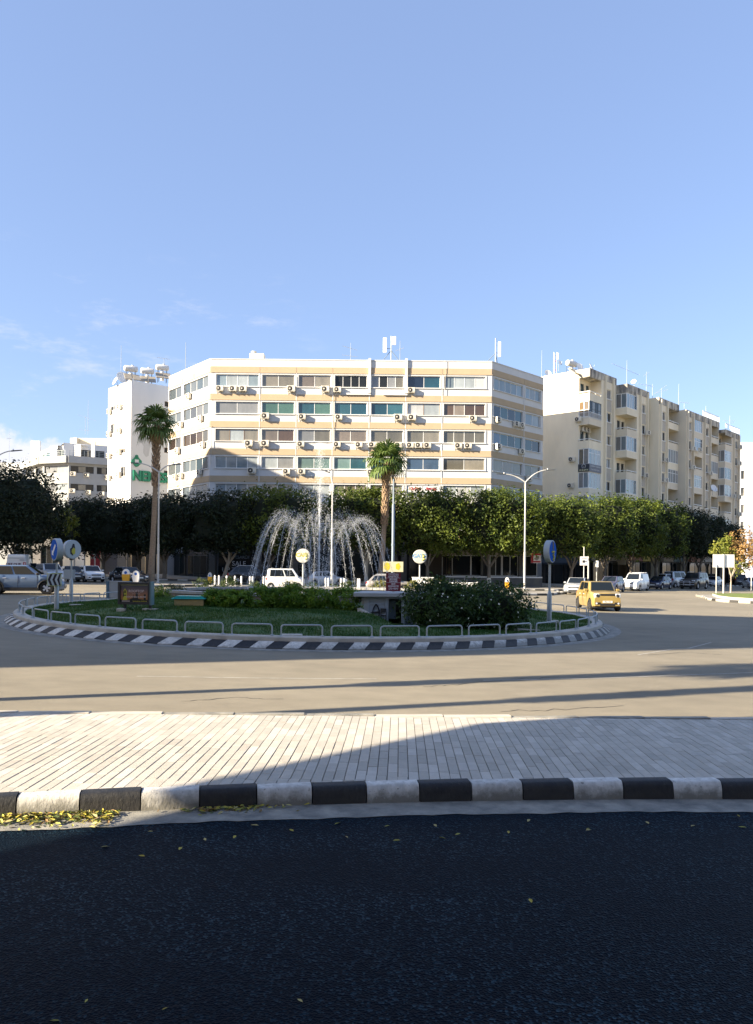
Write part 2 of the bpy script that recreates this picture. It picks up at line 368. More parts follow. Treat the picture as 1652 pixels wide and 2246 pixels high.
for ci in range(-66, 68):
    xc = ci*PW; off = random.uniform(0, PL); k = 0
    y = KY(xc)+.176 - off
    while True:
        y0, y1 = y, y+PL; lim0 = KY(xc + SK*(y-9))+.178; lim1 = FY(xc)-.016
        if y0 > lim1-.03: break
        cells.append((xc + SK*(y-9), max(y0, lim0), min(y1, lim1), y0 >= lim0 and y1 <= lim1)); y = y1
vis = sorted([c for c in cells if c[3] and abs(c[0]/c[1]) < .49], key=lambda c: c[1])
mine = set(id(c) for c in vis[:300])
rest = MB()
for c in cells:
    v_ = random.choices((0,1,2),(5,4,2))[0]; dz = .155+random.uniform(-.002,.002)
    if id(c) in mine: link('paver', pm[v_], island, zw(c[0], c[1], dz))
    elif c[2]-c[1] > .02:
        p = [(-PW/2+.0035,.0025),(PW/2-.0035,.0025),(PW/2-.0035,c[2]-c[1]-.0025),(-PW/2+.0035,c[2]-c[1]-.0025)]
        q = [(c[0]+px+SK*py, c[1]+py) for px, py in p]
        rest.add([zw(*t, dz-.012) for t in q]+[zw(*t, dz+.022) for t in q], [(4,5,6,7),(0,1,5,4),(1,2,6,5),(2,3,7,6),(3,0,4,7)], v_)
stuff(rest.build('pavers', M_pav, island))
# worn road lines
for pts in ([(300,1483),(560,1487),(826,1489)],[(1060,1492),(1300,1488),(1652,1475)],[(1400,1436),(1480,1423),(1560,1421),(1652,1424)],[(1510,1422),(1560,1409)],[(1330,1322),(1480,1318),(1560,1310)]):
    mb = MB(); q = [G(*p, .0045) for p in pts]
    for a, b in zip(q[:-1], q[1:]):
        t = (b-a).normalized(); s_ = Vector((-t.y,t.x,0))*.04; mb.add([a-s_,b-s_,b+s_,a+s_],[(0,1,2,3)])
    o = structure(mb.build('road_marking', M_line))
sheet('road_marking', [tuple(G(x,y).xy) for x,y in ((1605-26,1310.0),(1550,1311.5),(1545,1309.5),(1575,1307.8))], .005, M_line)

M_crack = mat('road_crack', (.05,.047,.042), .95)
def crack(pts, w, mt=M_crack):
    q = [G(*p, .0042) for p in pts]; fine = []
    for a, b in zip(q[:-1], q[1:]):
        for k in range(8): p = a.lerp(b, k/8); fine.append(p + Vector((random.gauss(0,.02), random.gauss(0,.05), 0)))
    mb = MB()
    for a, b in zip(fine[:-1], fine[1:]):
        t = (b-a).normalized(); s_ = Vector((-t.y,t.x,0))*w*random.uniform(.5,1.3); mb.add([a-s_,b-s_,b+s_,a+s_],[(0,1,2,3)])
    structure(mb.build('road_crack', mt))
crack([(930,1507),(1010,1500),(1120,1490),(1240,1484)],.012); crack([(400,1537),(520,1531),(640,1534)],.010); crack([(1100,1560),(1260,1556),(1380,1546)],.012); crack([(1420,1437),(1500,1431),(1600,1436)],.02)
crack([(1612,1786),(1630,1800),(1660,1822)],.008, mat('deep_crack',(.002,.003,.004),.9))
# ---- roundabout
RC = Vector((-2.5, 32.35)); RR = 11.8
def ring(r0, z0, r1, z1, mt, name, n=160):
    vs = []; fs = []
    for k in range(n):
        a = 2*math.pi*k/n
        for r_, z in ((r0,z0),(r1,z1)):
            xx = RC.x+r_*math.cos(a); vs.append(zw(xx, RC.y+r_*math.sin(a), z))
    for k in range(n): j = (k+1)%n; fs.append((2*k,2*j,2*j+1,2*k+1))
    m_ = MB(); m_.add(vs, fs); return m_
m_ = ring(12.2,.006,11.75,.010,None,''); structure(m_.build('roundabout_gutter', M_gutter))
kr = MB()
prof = [(11.535,.0),(11.525,.285),(11.50,.31),(11.16,.315),(11.14,.29),(11.14,.0)]
for (a, b) in zip(prof[:-1], prof[1:]):
    q = ring(a[0],a[1],b[0],b[1],None,''); kr.add(q.v, [f[::-1] for f in q.f])
kerb = kr.build('kerb_ring', M_conc); tag(kerb, 'concrete kerb ring with black and white painted blocks around the fountain roundabout', 'kerb'); kerb['kind'] = 'structure'; del kerb['category']
NB = 168
for k in range(NB):
    a0 = 2*math.pi*k/NB + .0006; a1 = 2*math.pi*(k+1)/NB - .0006; skew = .017
    vs = []
    for a in (a0, a1):
        for r_, z, s_ in ((11.8,-.02,0),(11.8,.03,0),(11.60,.185,skew),(11.535,.19,skew),(11.535,-.02,skew)):
            r_ += random.uniform(-.006,.006) if z > .05 else 0
            xx = RC.x+r_*math.cos(a+s_); vs.append(zw(xx, RC.y+r_*math.sin(a+s_), z))
    m_ = MB(); m_.add(vs, [(0,1,2,3,4),(9,8,7,6,5),(0,5,6,1),(1,6,7,2),(2,7,8,3),(3,8,9,4)]); m_.build('kerb_stone', M_kb if k%2 else M_kw, kerb)
M_grass = mat('lawn_green', (.028,.095,.020), .95, col2=(.085,.11,.03), scale=2.2, bump=.6, bscale=60, contrast=.25)
PH = (-.6, 27.4); PB = (.42, 24.4)                                              # pump house front left corner
def lawn_z(x, y):
    r = math.hypot(x-RC.x, y-RC.y); t = max(0, min(1, (11.16-r)/4.4)); t = t*t*(3-2*t)
    z = .27 + .36*t
    dd = ((x-PH[0])*(PH[1]-PB[1])+(y-PH[1])*(PB[0]-PH[0]))/math.hypot(PB[0]-PH[0],PB[1]-PH[1]); cx = max(0, min(1, (dd+.06)/.10)) * max(0, min(1, (6.0-x)/1.5)); cy = max(0, min(1, (28.4-y)/.3)) * max(0, min(1, (y-23.6)/2.2))
    return z*(1-.78*cx*cy) + .06*cx*cy
lv = []; lf = []; nr, na = 90, 420
for i in range(nr+1):
    r_ = 11.145*(i/nr)
    for k in range(na):
        a = 2*math.pi*k/na; xx = RC.x+r_*math.cos(a); yy = RC.y+r_*math.sin(a); lv.append(zw(xx, yy, lawn_z(xx,yy) + .012*math.sin(xx*3)*math.sin(yy*2.6)))
for i in range(nr):
    for k in range(na): j = (k+1)%na; lf.append((i*na+k,(i+1)*na+k,(i+1)*na+j,i*na+j))
m_ = MB(); m_.add(lv, lf); structure(m_.build('lawn', M_grass, smooth=60))
# grass blades on the near half of the lawn
def blades(name, pts, h0, h1, mt, w=.012):
    n = len(pts); a = RNG.uniform(0, 2*np.pi, n); h = RNG.uniform(h0, h1, n); ln = RNG.uniform(-.5,.5,(n,2))*h[:,None]
    v = np.zeros((n,3,3)); dx = np.stack([np.cos(a)*w, np.sin(a)*w, np.zeros(n)],1)
    v[:,0] = pts-dx; v[:,1] = pts+dx; v[:,2] = pts; v[:,2,:2] += ln; v[:,2,2] += h
    me = bpy.data.meshes.new(name); me.vertices.add(3*n); me.vertices.foreach_set('co', v.reshape(-1))
    me.loops.add(3*n); me.loops.foreach_set('vertex_index', np.arange(3*n)); me.polygons.add(n); me.polygons.foreach_set('loop_start', np.arange(n)*3)
    me.update(calc_edges=True); me.materials.append(mt); return me
M_blade = leafmat('grass_blade', (.020,.085,.012), (.075,.135,.026), .3, .9)
pts = []
while len(pts) < 60000:
    a = random.uniform(math.pi*.93, math.pi*2.07); r_ = 11.1*math.sqrt(random.uniform(.12,1)); xx = RC.x+r_*math.cos(a); yy = RC.y+r_*math.sin(a)
    if 27.1 < yy and -1.2 < xx < 4: continue
    if random.random() < .25+.5*math.sin(xx*1.3+2*math.sin(yy*1.7)): continue
    pts.append(zw(xx, yy, lawn_z(xx, yy)))
grass = link('grass', blades('grass', np.array(pts), .03, .085, M_blade)); tag(grass, 'short green and dry grass growing over the roundabout lawn', 'grass', kind='stuff')
# hoop rails on the concrete ring
mb = MB(); hw, hh, cr = .56, .31, .085
pts = [(-hw,0,0),(-hw,0,hh-cr)] + [(-hw+cr-cr*math.cos(t), 0, hh-cr+cr*math.sin(t)) for t in (R(30),R(60),R(90))] + [(hw-cr+cr*math.sin(t), 0, hh-cr+cr*math.cos(t)) for t in (0,R(30),R(60),R(90))] + [(hw,0,0)]
mb.tube(pts, .0225, 8); hoop = mb.mesh('hoop', M_steel, 50)
fp = MB(); fp.lathe([(.062,0),(.062,.012),(.03,.03),(.026,.035)], 10); foot = fp.mesh('base_plate', M_steel, 40)
NH = 52
NUM = 'first second third fourth fifth sixth seventh eighth ninth tenth eleventh twelfth thirteenth fourteenth fifteenth sixteenth seventeenth eighteenth nineteenth twentieth twenty-first twenty-second twenty-third twenty-fourth twenty-fifth twenty-sixth twenty-seventh'.split()
near_h = [k for k in range(NH) if math.sin(2*math.pi*(k+.35)/NH) < 0]; far_h = [k for k in range(NH) if k not in near_h][::-1]
def hoop_label(k):
    if k in near_h: return f'{NUM[near_h.index(k)]} steel hoop rail from the left along the near half of the kerb ring'
    return f'{NUM[far_h.index(k)]} steel hoop rail from the left along the far half of the kerb ring'
for k in range(NH):
    a = 2*math.pi*(k+.35)/NH; xx = RC.x+11.32*math.cos(a); yy = RC.y+11.32*math.sin(a)
    t = thing('hoop_rail', hoop_label(k), 'hoop rail', zw(xx,yy,.312), a+math.pi/2 + random.uniform(-.03,.03), 'hoop rails around the roundabout')
    link('hoop', hoop, t)
    for s_ in (-1,1): link('base_plate', foot, t, (s_*hw,0,0))
# drain grate by the kerb
g0 = G(318,1392); t = thing('drain_grate', 'rusty iron drain grate in the road beside the striped kerb', 'drain', g0+Vector((0,0,.006)), R(-35))
mb = MB(); mb.box(-.75,.75,-.2,-.17,0,.01); mb.box(-.75,.75,.17,.2,0,.01); mb.build('frame', M_dark, t)
for k in range(14): mb = MB(); mb.box(-.72+k*.11,-.66+k*.11,-.17,.17,0,.008); mb.build('bar', mat('rusty_iron',(.10,.06,.04),.8,var=.3), t)
# ------------------------------------------------------------------ buildings
ORD = ['first','second','third','fourth','fifth','sixth','seventh','eighth','ninth','tenth','eleventh','twelfth']
def ray(Dx, v=250): return (Dx - 826 - ROLL*v) / F
def tloc(p, d, Dx, v=250):
    r = ray(Dx, v); return (r*p[1] - p[0]) / (d[0] - r*d[1])
def wall_open(mb, x0, x1, z0, z1, ops, depth=.15, y=0.0, m=0):
    X = sorted(set([x0,x1] + [q for o in ops for q in o[:2]])); Z = sorted(set([z0,z1] + [q for o in ops for q in o[2:4]]))
    for i in range(len(X)-1):
        for j in range(len(Z)-1):
            cx, cz = (X[i]+X[i+1])/2, (Z[j]+Z[j+1])/2
            if any(o[0]<cx<o[1] and o[2]<cz<o[3] for o in ops): continue
            mb.add([(X[i],y,Z[j]),(X[i+1],y,Z[j]),(X[i+1],y,Z[j+1]),(X[i],y,Z[j+1])],[(0,1,2,3)],m)
    for a,b,c,d in [o[:4] for o in ops]:
        q = y+depth
        mb.add([(a,y,c),(b,y,c),(b,y,d),(a,y,d),(a,q,c),(b,q,c),(b,q,d),(a,q,d)],[(0,4,5,1),(1,5,6,2),(2,6,7,3),(3,7,4,0)],m)
def window(parent, M, xa, xb, za, zb, y, n, fm, cols, fw=.05, transom=None, name='window'):
    mb = MB(M); a, b = y-.03, y+.03
    mb.box(xa,xb,a,b,zb-fw,zb); mb.box(xa,xb,a,b,za,za+fw); mb.box(xa,xa+fw,a,b,za+fw,zb-fw); mb.box(xb-fw,xb,a,b,za+fw,zb-fw)
    w = (xb-xa)/n
    for k in range(1,n): mb.box(xa+k*w-fw*.5,xa+k*w+fw*.5,a,b,za+fw,zb-fw)
    if transom: mb.box(xa+fw,xb-fw,a+.004,b-.004,transom-fw*.4,transom+fw*.4)
    o = mb.build(name, fm, parent)
    for k in range(n):
        c = cols[k % len(cols)]; mb = MB(M)
        mb.box(xa+k*w+fw*.3,xa+(k+1)*w-fw*.3,y-.008,y+.008,za+fw*.6,zb-fw*.6); mb.build('pane', pane(c), o)
    return o
# palette of the panes; bluish tones paint in reflected sky
P_pale=(.55,.62,.64); P_bl=(.36,.48,.55); P_beige=(.38,.34,.26); P_dk=(.035,.04,.045); P_navy=(.012,.03,.07); P_teal=(.04,.17,.22); P_dteal=(.014,.10,.15)
P_green=(.11,.26,.2); P_olive=(.24,.22,.165); P_tan=(.34,.27,.205); P_brown=(.17,.10,.055); P_greyb=(.36,.37,.37); P_lteal=(.24,.42,.40); P_blue=(.10,.20,.36); P_white=(.70,.71,.70); P_amber=(.36,.22,.09)
# --- air conditioner prototype (back of the unit at y=0, base at z=0)
def ac_proto(fan=True):
    t = thing('air_conditioner','x','air conditioner')
    mb = MB(); mb.cbox(-.42,.42,-.42,-.10,.06,.66,.02); mb.build('casing', M_ac, t)
    mb = MB(); mb.lathe([(.25,0),(.25,.012),(.235,.02)],20,c=(-.12,-.42,.36),axis='y'); mb.lathe([(.075,.02),(.07,.03)],12,1,c=(-.12,-.42,.36),axis='y')
    mb.build('fan_grille',[M_acdark,M_ac],t,smooth=40)
    mb = MB(); [mb.box(-.345+k*.09,-.335+k*.09,-.432,-.425,.12,.6) for k in range(6)]
    mb.box(.16,.38,-.424,-.4205,.12,.16); mb.box(.16,.38,-.424,-.4205,.22,.24); mb.build('grille_bar', M_acgrille, t)
    for s_ in (-.32,.32): mb = MB(); mb.box(s_-.02,s_+.02,-.44,0,0,.04); mb.box(s_-.02,s_+.02,-.03,0,-.25,0); mb.build('bracket', M_ac, t)
    return t
AC0 = ac_proto(); ac_used = [False]; ac_list = []
def ac(loc, rz, label, group, sc=1.0):
    if not ac_used[0]: ac_used[0] = True; AC0.location = loc; AC0.rotation_euler.z = rz; AC0['label'] = label; AC0['group'] = group; return AC0
    return dup(AC0, loc, rz, label, group, sc)

# ================= main office block
PL, P0, P1, PR = Vector((-26.05,95.95)), Vector((-18.95,87.1)), Vector((12.85,87.1)), Vector((20.3,94.7))
ROOT = Vector((-18.95, 87.1, 0.0))
office = thing('office_block','long six storey white office block with cream bands behind the fountain','office block',ROOT)
def section(p, q):
    d = (q-p); L_ = d.length; d /= L_
    M = Matrix.Translation(Vector((p.x,p.y,0))-ROOT) @ Matrix.Rotation(math.atan2(d.y,d.x),4,'Z')
    return dict(p=p, d=d, L=L_, M=M, rz=math.atan2(d.y,d.x))
S_l, S_f, S_r = section(PL,P0), section(P0,P1), section(P1,PR)
def wins(S, edges): return [(max(.15,tloc(S['p'],S['d'],a)), min(S['L']-.12,tloc(S['p'],S['d'],b))) for a,b in edges]
z2 = lambda x: 346.1 + x/4.0915
z3 = lambda x: 721 + x/4.0915
z4 = lambda x: 1095.9 + x/2.971
S_l['w'] = wins(S_l, [(z2(95),z2(212)),(z2(232),z2(455))]); S_l['b'] = [tloc(S_l['p'],S_l['d'],z2(219))]
S_f['w'] = wins(S_f, [(z2(518),z2(900)),(z2(932),z2(1222)),(z2(1258),z2(1548)),(z3(50),z3(340)),(z3(378),z3(667)),(z3(703),z3(996)),(z3(1030),z3(1402))])
S_f['b'] = [tloc(S_f['p'],S_f['d'],q) for q in (z2(912),z2(1240),z2(1566),z3(361),z3(688),z3(1014))]
S_r['w'] = wins(S_r, [(1081.5,1145.7),(1151,1184.5)]); S_r['b'] = [tloc(S_r['p'],S_r['d'],1148.6)]
ROWH = 3.087
panes = {
 'l': [[[P_bl,P_pale],[P_bl,P_pale,P_bl,P_pale]],[[P_bl,P_pale],[P_pale,P_greyb,P_white,P_pale]],[[P_brown,P_greyb],[P_amber,P_brown,P_amber,P_beige]],[[P_pale,P_bl],[P_bl,P_bl,P_teal,P_dteal]],[[P_bl,P_pale],[P_bl,P_pale,P_bl,P_bl]],[[P_bl,P_dk],[P_dk]*4]],
 'f': [[[P_bl,P_pale,P_pale,P_bl],[P_beige,P_olive],[P_tan,P_beige],[P_dk]*4,[P_greyb,P_dk,P_greyb,P_olive],[P_navy,P_dteal],[P_bl,P_pale,P_pale,P_white]],
       [[P_greyb,P_greyb],[P_green,P_green],[P_teal,P_green],[P_teal,P_dteal],[P_dteal,P_teal],[P_white,P_pale],[P_brown,P_tan,P_brown,P_brown]],
       [[P_beige,P_pale,P_beige],[P_tan,P_brown],[P_greyb,P_olive],[P_tan,P_tan],[P_olive,P_olive],[P_olive,P_beige],[P_olive]*4],
       [[P_bl,P_pale,P_bl,P_pale],[P_pale,P_greyb],[P_lteal,P_lteal],[P_lteal,P_teal],[P_teal,P_dk],[P_blue,P_blue],[P_olive,P_beige]],
       [[P_bl,P_pale,P_bl,P_pale],[P_pale,P_bl],[P_bl,P_pale],[P_beige,P_tan,P_beige],[P_olive,P_beige,P_beige],[P_pale,P_pale],[P_pale,P_white,P_pale]],
       [[P_dk,P_bl],[P_dk,P_dk],[P_bl,P_dk],[P_dk,P_dk],[P_dk,P_beige],[P_dk,P_dk],[P_dk]*3]],
 'r': [[[P_bl]*5,[P_bl,P_pale,P_bl]],[[P_navy,P_teal,P_navy,P_dteal],[P_bl,P_pale]],[[P_blue,P_teal,P_dteal,P_teal],[P_dteal,P_navy]],[[P_beige,P_tan,P_beige],[P_olive,P_beige]],[[P_olive,P_beige,P_beige],[P_tan,P_beige]],[[P_dk]*3,[P_dk]*2]]}
zw_t = [23.42-ROWH*k for k in range(6)]
for key, S in (('l',S_l),('f',S_f),('r',S_r)):
    M = S['M']; L_ = S['L']; ops = []
    for k in range(6):
        for a,b in S['w']: ops.append((a,b,zw_t[k]-1.33,zw_t[k]))
    if key != 'f': ops_all = ops
    mb = MB(M); wall_open(mb, 0, L_, 5.0, 25.1, ops, .16)
    for a,b,c,d in ops:                                        # raised surround with a sill
        for q in ((a-.13,b+.13,d,d+.1),(a-.13,a,c,d),(b,b+.13,c,d)): mb.box(q[0],q[1],-.06,-.002,q[2],q[3])
    mb.build('wall', M_white, office)
    for a,b,c,d in ops: mb = MB(M); mb.box(a-.15,b+.15,-.11,.1,c-.09,c-.002); mb.build('sill', M_white, office)
    for k in range(7):
        zt = 24.31-ROWH*k
        if zt-.64 < 5: continue
        prev = 0
        for b in S['b'] + [L_]:
            mb = MB(M); mb.box(prev+.02,b-.02,-.035,.0,zt-.64,zt); mb.box(prev+.02,b-.02,-.075,.0,zt-.70,zt-.64); mb.build('band', M_cream, office); prev = b
    for b in S['b']: mb = MB(M); mb.box(b-.05,b+.05,-.05,0,5.0,23.6); mb.build('pilaster', M_white, office)
    for k in range(6):
        for j,(a,b) in enumerate(S['w']):
            cols = panes[key][k][j]; n = len(cols); fm = M_fr_w
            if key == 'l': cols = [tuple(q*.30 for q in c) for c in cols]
            if (key,k,j) in (('f',2,0),('f',1,5)) : fm = M_fr_b
            if key=='f' and (k,j) in ((0,1),(0,2),(2,1),(2,3),(2,4)): fm = M_fr_w
            window(office, M, a, b, zw_t[k]-1.33, zw_t[k], .12, n, fm, cols)
# roof, back walls
lp = [PL,P0,P1,PR, PR+Vector((-.72,.69))*11, P1+Vector((-1,13)), P0+Vector((1,13)), PL+Vector((.78,.63))*11]
lp = [(q.x-ROOT.x, q.y-ROOT.y) for q in lp]
mb = MB(); n = len(lp); mb.add([(x,y,24.75) for x,y in lp],[tuple(range(n))]); mb.build('roof', M_roof, office)
mb = MB()
for i in range(3, n): 
    a, b = lp[i], lp[(i+1)%n]; mb.add([(*a,-1),(*b,-1),(*b,25.1),(*a,25.1)],[(0,1,2,3)])
mb.build('wall', M_white, office)
for S in (S_l,S_f,S_r): mb = MB(S['M']); mb.box(.02,S['L']-.02,-.045,.25,25.1,25.2); mb.build('coping', M_white, office)
# box ducts on the front, conduits
for Dx in (z3(362), z3(691)):
    x = tloc(S_f['p'],S_f['d'],Dx); mb = MB(S_f['M']); mb.box(x-.14,x+.14,-.22,-.08,21.35,25.35); mb.box(x-2.6,x+.14,-.22,-.08,21.2,21.42); mb.build('duct', M_white, office)
for Dx, za, zb in ((z3(1036),21.3,25.2),(z2(1232),21.2,23.3),(z3(40),15,23),(z2(480),13.2,17.6)):
    x = tloc(S_f['p'],S_f['d'],Dx); mb = MB(S_f['M']); mb.tube([(x,-.13,za),(x+.05,-.13,(za+zb)/2),(x,-.13,zb)],.025,5); mb.build('conduit', M_panel, office)
# FOR RENT banners behind the fifth row glass
M_red = mat('sign_red', (.45,.02,.03), .6); M_bann = mat('banner_white', (.80,.78,.76), .6)
a, b = S_f['w'][5]; m_ = (a+b)/2
for (x0,x1,s_) in ((a+.06,m_-.05,'FOR RENT'),(m_+.05,b-.06,'99692266')):
    mb = MB(S_f['M']); mb.box(x0,x1,.02,.05,zw_t[4]-.78,zw_t[4]-.04); o = mb.build('banner', M_bann, office)
    text('lettering', s_, .46, M_red, o, S_f['M'] @ Matrix.Translation(((x0+x1)/2,.012,zw_t[4]-.41)), sx=.62, bold=.012)
# air conditioners of the office block
FACE = {'l':'left wing','f':'long front','r':'right wing'}
units = [('f',0,z2(555)),('f',0,z2(675)),('f',0,z2(765)),('f',0,z2(1195)),('f',0,z2(1500)),('f',0,z3(75)),('f',0,z3(735)),
 ('f',1,z2(965)),('f',1,z2(1295)),('f',1,z3(88)),('f',1,z3(620)),('f',1,z3(743)),('f',1,z3(1290)),
 ('f',2,z2(820)),('f',2,z2(965)),('f',2,z2(1285)),('f',2,z3(75)),('f',2,z3(270))]+[('f',2,z3(q)) for q in (390,460,542,622,728,806,884,1160,1247)]+[
 ('f',3,z2(850)),('f',3,z2(1160)),('f',3,z2(1297)),('f',3,z3(380)),
 ('l',0,z2(290)),('l',1,z2(400)),('l',1,z2(220)),('l',2,z2(420)),('l',2,z2(195)),('l',3,z2(395)),('l',3,z2(175)),('l',3,z2(228)),
 ('r',1,z3(1503)),('r',1,z4(95)),('r',1,z4(131)),('r',2,z3(1505)),('r',2,z4(133)),('r',3,z4(180))]
from collections import defaultdict
grp = defaultdict(list)
for key,k,Dx in units:
    S = dict(l=S_l,f=S_f,r=S_r)[key]; x = tloc(S['p'],S['d'],Dx)
    j = min(range(len(S['w'])), key=lambda i: abs(x-sum(S['w'][i])/2)); grp[(key,k,j)].append(x)
for (key,k,j), lst in grp.items():
    S = dict(l=S_l,f=S_f,r=S_r)[key]
    for i, x in enumerate(sorted(lst)):
        n = len(lst); pre = {1:'',2:['left of two ','right of two '],3:['leftmost of three ','middle of three ','rightmost of three '],4:['leftmost of four ','second from left of four ','third from left of four ','rightmost of four ']}[n]
        pre = pre[i] if pre else ''
        lab = f"{pre}air conditioner{'s' if pre else ''} under {ORD[j]} window, {ORD[k]} row from top, {FACE[key]}"
        w = ROOT + (S['M'] @ Vector((x,-.02,zw_t[k]-2.02)))
        ac(w, S['rz'], lab, 'air conditioners on the office block', random.choice((1.0,1.0,1.1)) if n < 3 else 1.0)
# --- ground floor shops of the office block
M_shopd = mat('shop_panel_and_shade', (.018,.02,.025), .5); M_fasc = mat('blue_white_fascia', (.22,.29,.36), .6); M_led = mat('white_sign_letter', (.62,.64,.64), .5); M_letdim = mat('grey_letter', (.16,.2,.22), .5)  # the dark panel tone also serves sheets standing in for street shade
M_pil = mat('pillar_stone', (.13,.125,.115), .85, var=.1, scale=2)
G_d = (.012,.022,.028)
def fx(S, Dx): return tloc(S['p'],S['d'],Dx,0)
mb = MB(S_f['M']); mb.box(.0,S_f['L'],1.2,1.4,-1,5.0); mb.box(0,S_f['L'],-.0,1.2,4.75,5.0); mb.build('shop_back_wall', M_shopd, office)
mb = MB(S_l['M']); mb.box(0,S_l['L'],.9,1.1,-1,5.0); mb.box(0,S_l['L'],0,.9,4.75,5.0); mb.build('shop_back_wall', M_shopd, office)
mb = MB(S_r['M']); mb.box(0,S_r['L'],.9,1.1,-1,5.0); mb.box(0,S_r['L'],0,.9,4.75,5.0); mb.build('shop_back_wall', M_shopd, office)
for q in S_f['b'] + [.3, S_f['L']-.3]: mb = MB(S_f['M']); mb.box(q-.32,q+.32,.05,.7,-1,4.75); mb.build('pillar', M_pil, office)
for S, A, B, za, zb, n in ((S_l,369,393,.3,3.2,2),(S_l,398,455,.3,3.0,4),(S_f,474,566,.4,3.3,1),(S_f,574,644,.4,3.4,2),(S_f,655,724,.4,3.4,2),(S_f,735,804,.4,3.4,2),(S_f,815,874,.4,3.4,2),(S_f,897,960,.4,3.4,3)):
    a, b = fx(S,A), fx(S,B); window(office, S['M'], a, b, za, zb, .80, n, M_fr_d if A!=474 else M_bluepole, [G_d,(.02,.035,.04)], .08, name='shop_window')
    window(office, S['M'], a, b, zb+.75, 4.7, .80, max(1,n//2), M_fr_d, [(.02,.04,.05),G_d], .06, name='upper_window')
    mb = MB(S['M']); mb.box(a,b,.70,.86,zb+.08,zb+.70); fo = mb.build('fascia', M_fasc if A==369 else M_shopd, office)
M = S_f['M']; xm = (fx(S_f,474)+fx(S_f,566))/2
text('lettering','TRUSSARDI',.5,M_letdim,office,M@Matrix.Translation((xm,.74,2.75)))
text('lettering','TRUSSARDI',.3,M_led,office,M@Matrix.Translation((xm,.68,3.68)))
text('lettering','SALE',.75,M_led,office,M@Matrix.Translation((xm+.1,.74,2.02)))
text('lettering','UP TO',.75,M_led,office,M@Matrix.Translation((xm-.75,.74,1.3)))
mb = MB(M); mb.box(fx(S_f,474),fx(S_f,566),.6,.66,4.02,4.07); mb.build('light_strip', M_led, office)

# ================= restaurant veranda at the right corner of the office block
rv = at_depth(1075, 82.3); vr = thing('restaurant_veranda','dark awning fronted restaurant veranda with low wall under the office block','restaurant',(rv.x,rv.y,GZ(rv.x)))
def vx(Dx): return (Dx-826)/F*82.3 - rv.x
z5 = lambda x: 922.9 + x/5.207
def vz(y, Dx=1075): return W(Dx,y,82.3).z - GZ(rv.x)
x0, x1 = vx(z5(285)), vx(z5(1388))
M_stonew = mat('dark_stone_wall', (.075,.085,.09), .7, col2=(.16,.15,.13), scale=1.5, contrast=.2)
mb = MB(); mb.box(x0,x1,-.12,.12,-.3,vz(1267)); mb.build('low_wall', M_stonew, vr)
mb = MB(); mb.box(x0,x1,-.18,.18,vz(1267),vz(1264.2)); mb.build('wall_cap', M_whitemetal, vr)
M_graf = mat('white_paint_writing',(.6,.6,.58),.6)
text('lettering','U nels.',.8,M_graf,vr,Matrix.Translation((vx(1008),-.125,vz(1274.5))),depth=.004)
M_awn = mat('navy_awning',(.018,.03,.045),.8); M_awt = mat('teal_awning',(.05,.10,.115),.8)
xa, xb, xc = vx(951), vx(z5(1080)), vx(z5(1455))
mb = MB(); mb.box(xa,xb,-.55,-.45,vz(1205.5),vz(1193)); mb.build('fascia', M_awn, vr)
mb = MB(); mb.prism([(xb,-.55),(xc,.9),(xc,1.0),(xb,-.45)],vz(1208),vz(1195)); mb.build('fascia', M_awt, vr)
text('lettering','UNELS',.5,mat('dim_sign_letter',(.09,.12,.13),.5),vr,Matrix.Translation((vx(990),-.555,vz(1199))))
mb = MB(); mb.prism([(xa,-.45),(xb,-.45),(xc,1.0),(xc,4.2),(xa,4.2)],vz(1194.5),vz(1193.2)); mb.build('awning_roof', M_awn, vr)
for k in range(5):
    q = xb-1.2+k*1.1; mb = MB(); mb.add([(q,-.4,vz(1193)),(q+.9,-.4,vz(1193)),(q+.2,3.4,vz(1181)),(q-.7,3.4,vz(1181))],[(0,1,2,3)]); mb.build('canopy_panel', mat('canopy_pale',(.20,.25,.29),.5), vr)
mb = MB(); mb.prism([(xa+.4,-.40),(xb-.2,-.40),(xc-.3,1.1),(xc-.3,2.6),(xa+.4,2.6)],vz(1207.5),vz(1206.5)); mb.box(xa+.4,x1,2.0,2.1,vz(1217),vz(1207.6)); mb.build('ceiling', mat('veranda_ceiling',(.40,.36,.28),.8), vr)
for Dx in (z5(440),z5(650),z5(970),z5(1115)): mb = MB(); mb.cbox(vx(Dx)-.45,vx(Dx)+.45,1.72,1.95,vz(1214),vz(1211),.02); mb.build('heater', M_dark, vr)
for A,B,cols in ((z5(262),z5(378),[G_d]),(z5(378),z5(600),[G_d]),(z5(600),z5(722),[G_d]),(z5(820),z5(960),[(.07,.065,.04),(.02,.025,.03)]),(z5(965),z5(1150),[G_d,(.02,.03,.035)]),(z5(1200),z5(1375),[G_d])):
    window(vr, Matrix(), vx(A), vx(B), vz(1264), vz(1218), 2.02, len(cols), M_whitemetal, cols, .07)
mb = MB(); mb.box(vx(z5(118)),vx(z5(258)),1.9,2.1,-.3,vz(1216)); mb.build('slat_wall', mat('brown_slats',(.06,.045,.035),.8), vr)
for k in range(9): q = vx(z5(122))+k*.29; mb = MB(); mb.box(q,q+.08,1.84,1.9,-.3,vz(1217)); mb.build('slat', mat('brown_slats',(.06,.045,.035),.8), vr)
for Dx in (z5(725),z5(1165)): mb = MB(); mb.box(vx(Dx)-.12,vx(Dx)+.12,1.5,1.95,-.3,vz(1207)); mb.build('post', M_pil, vr)
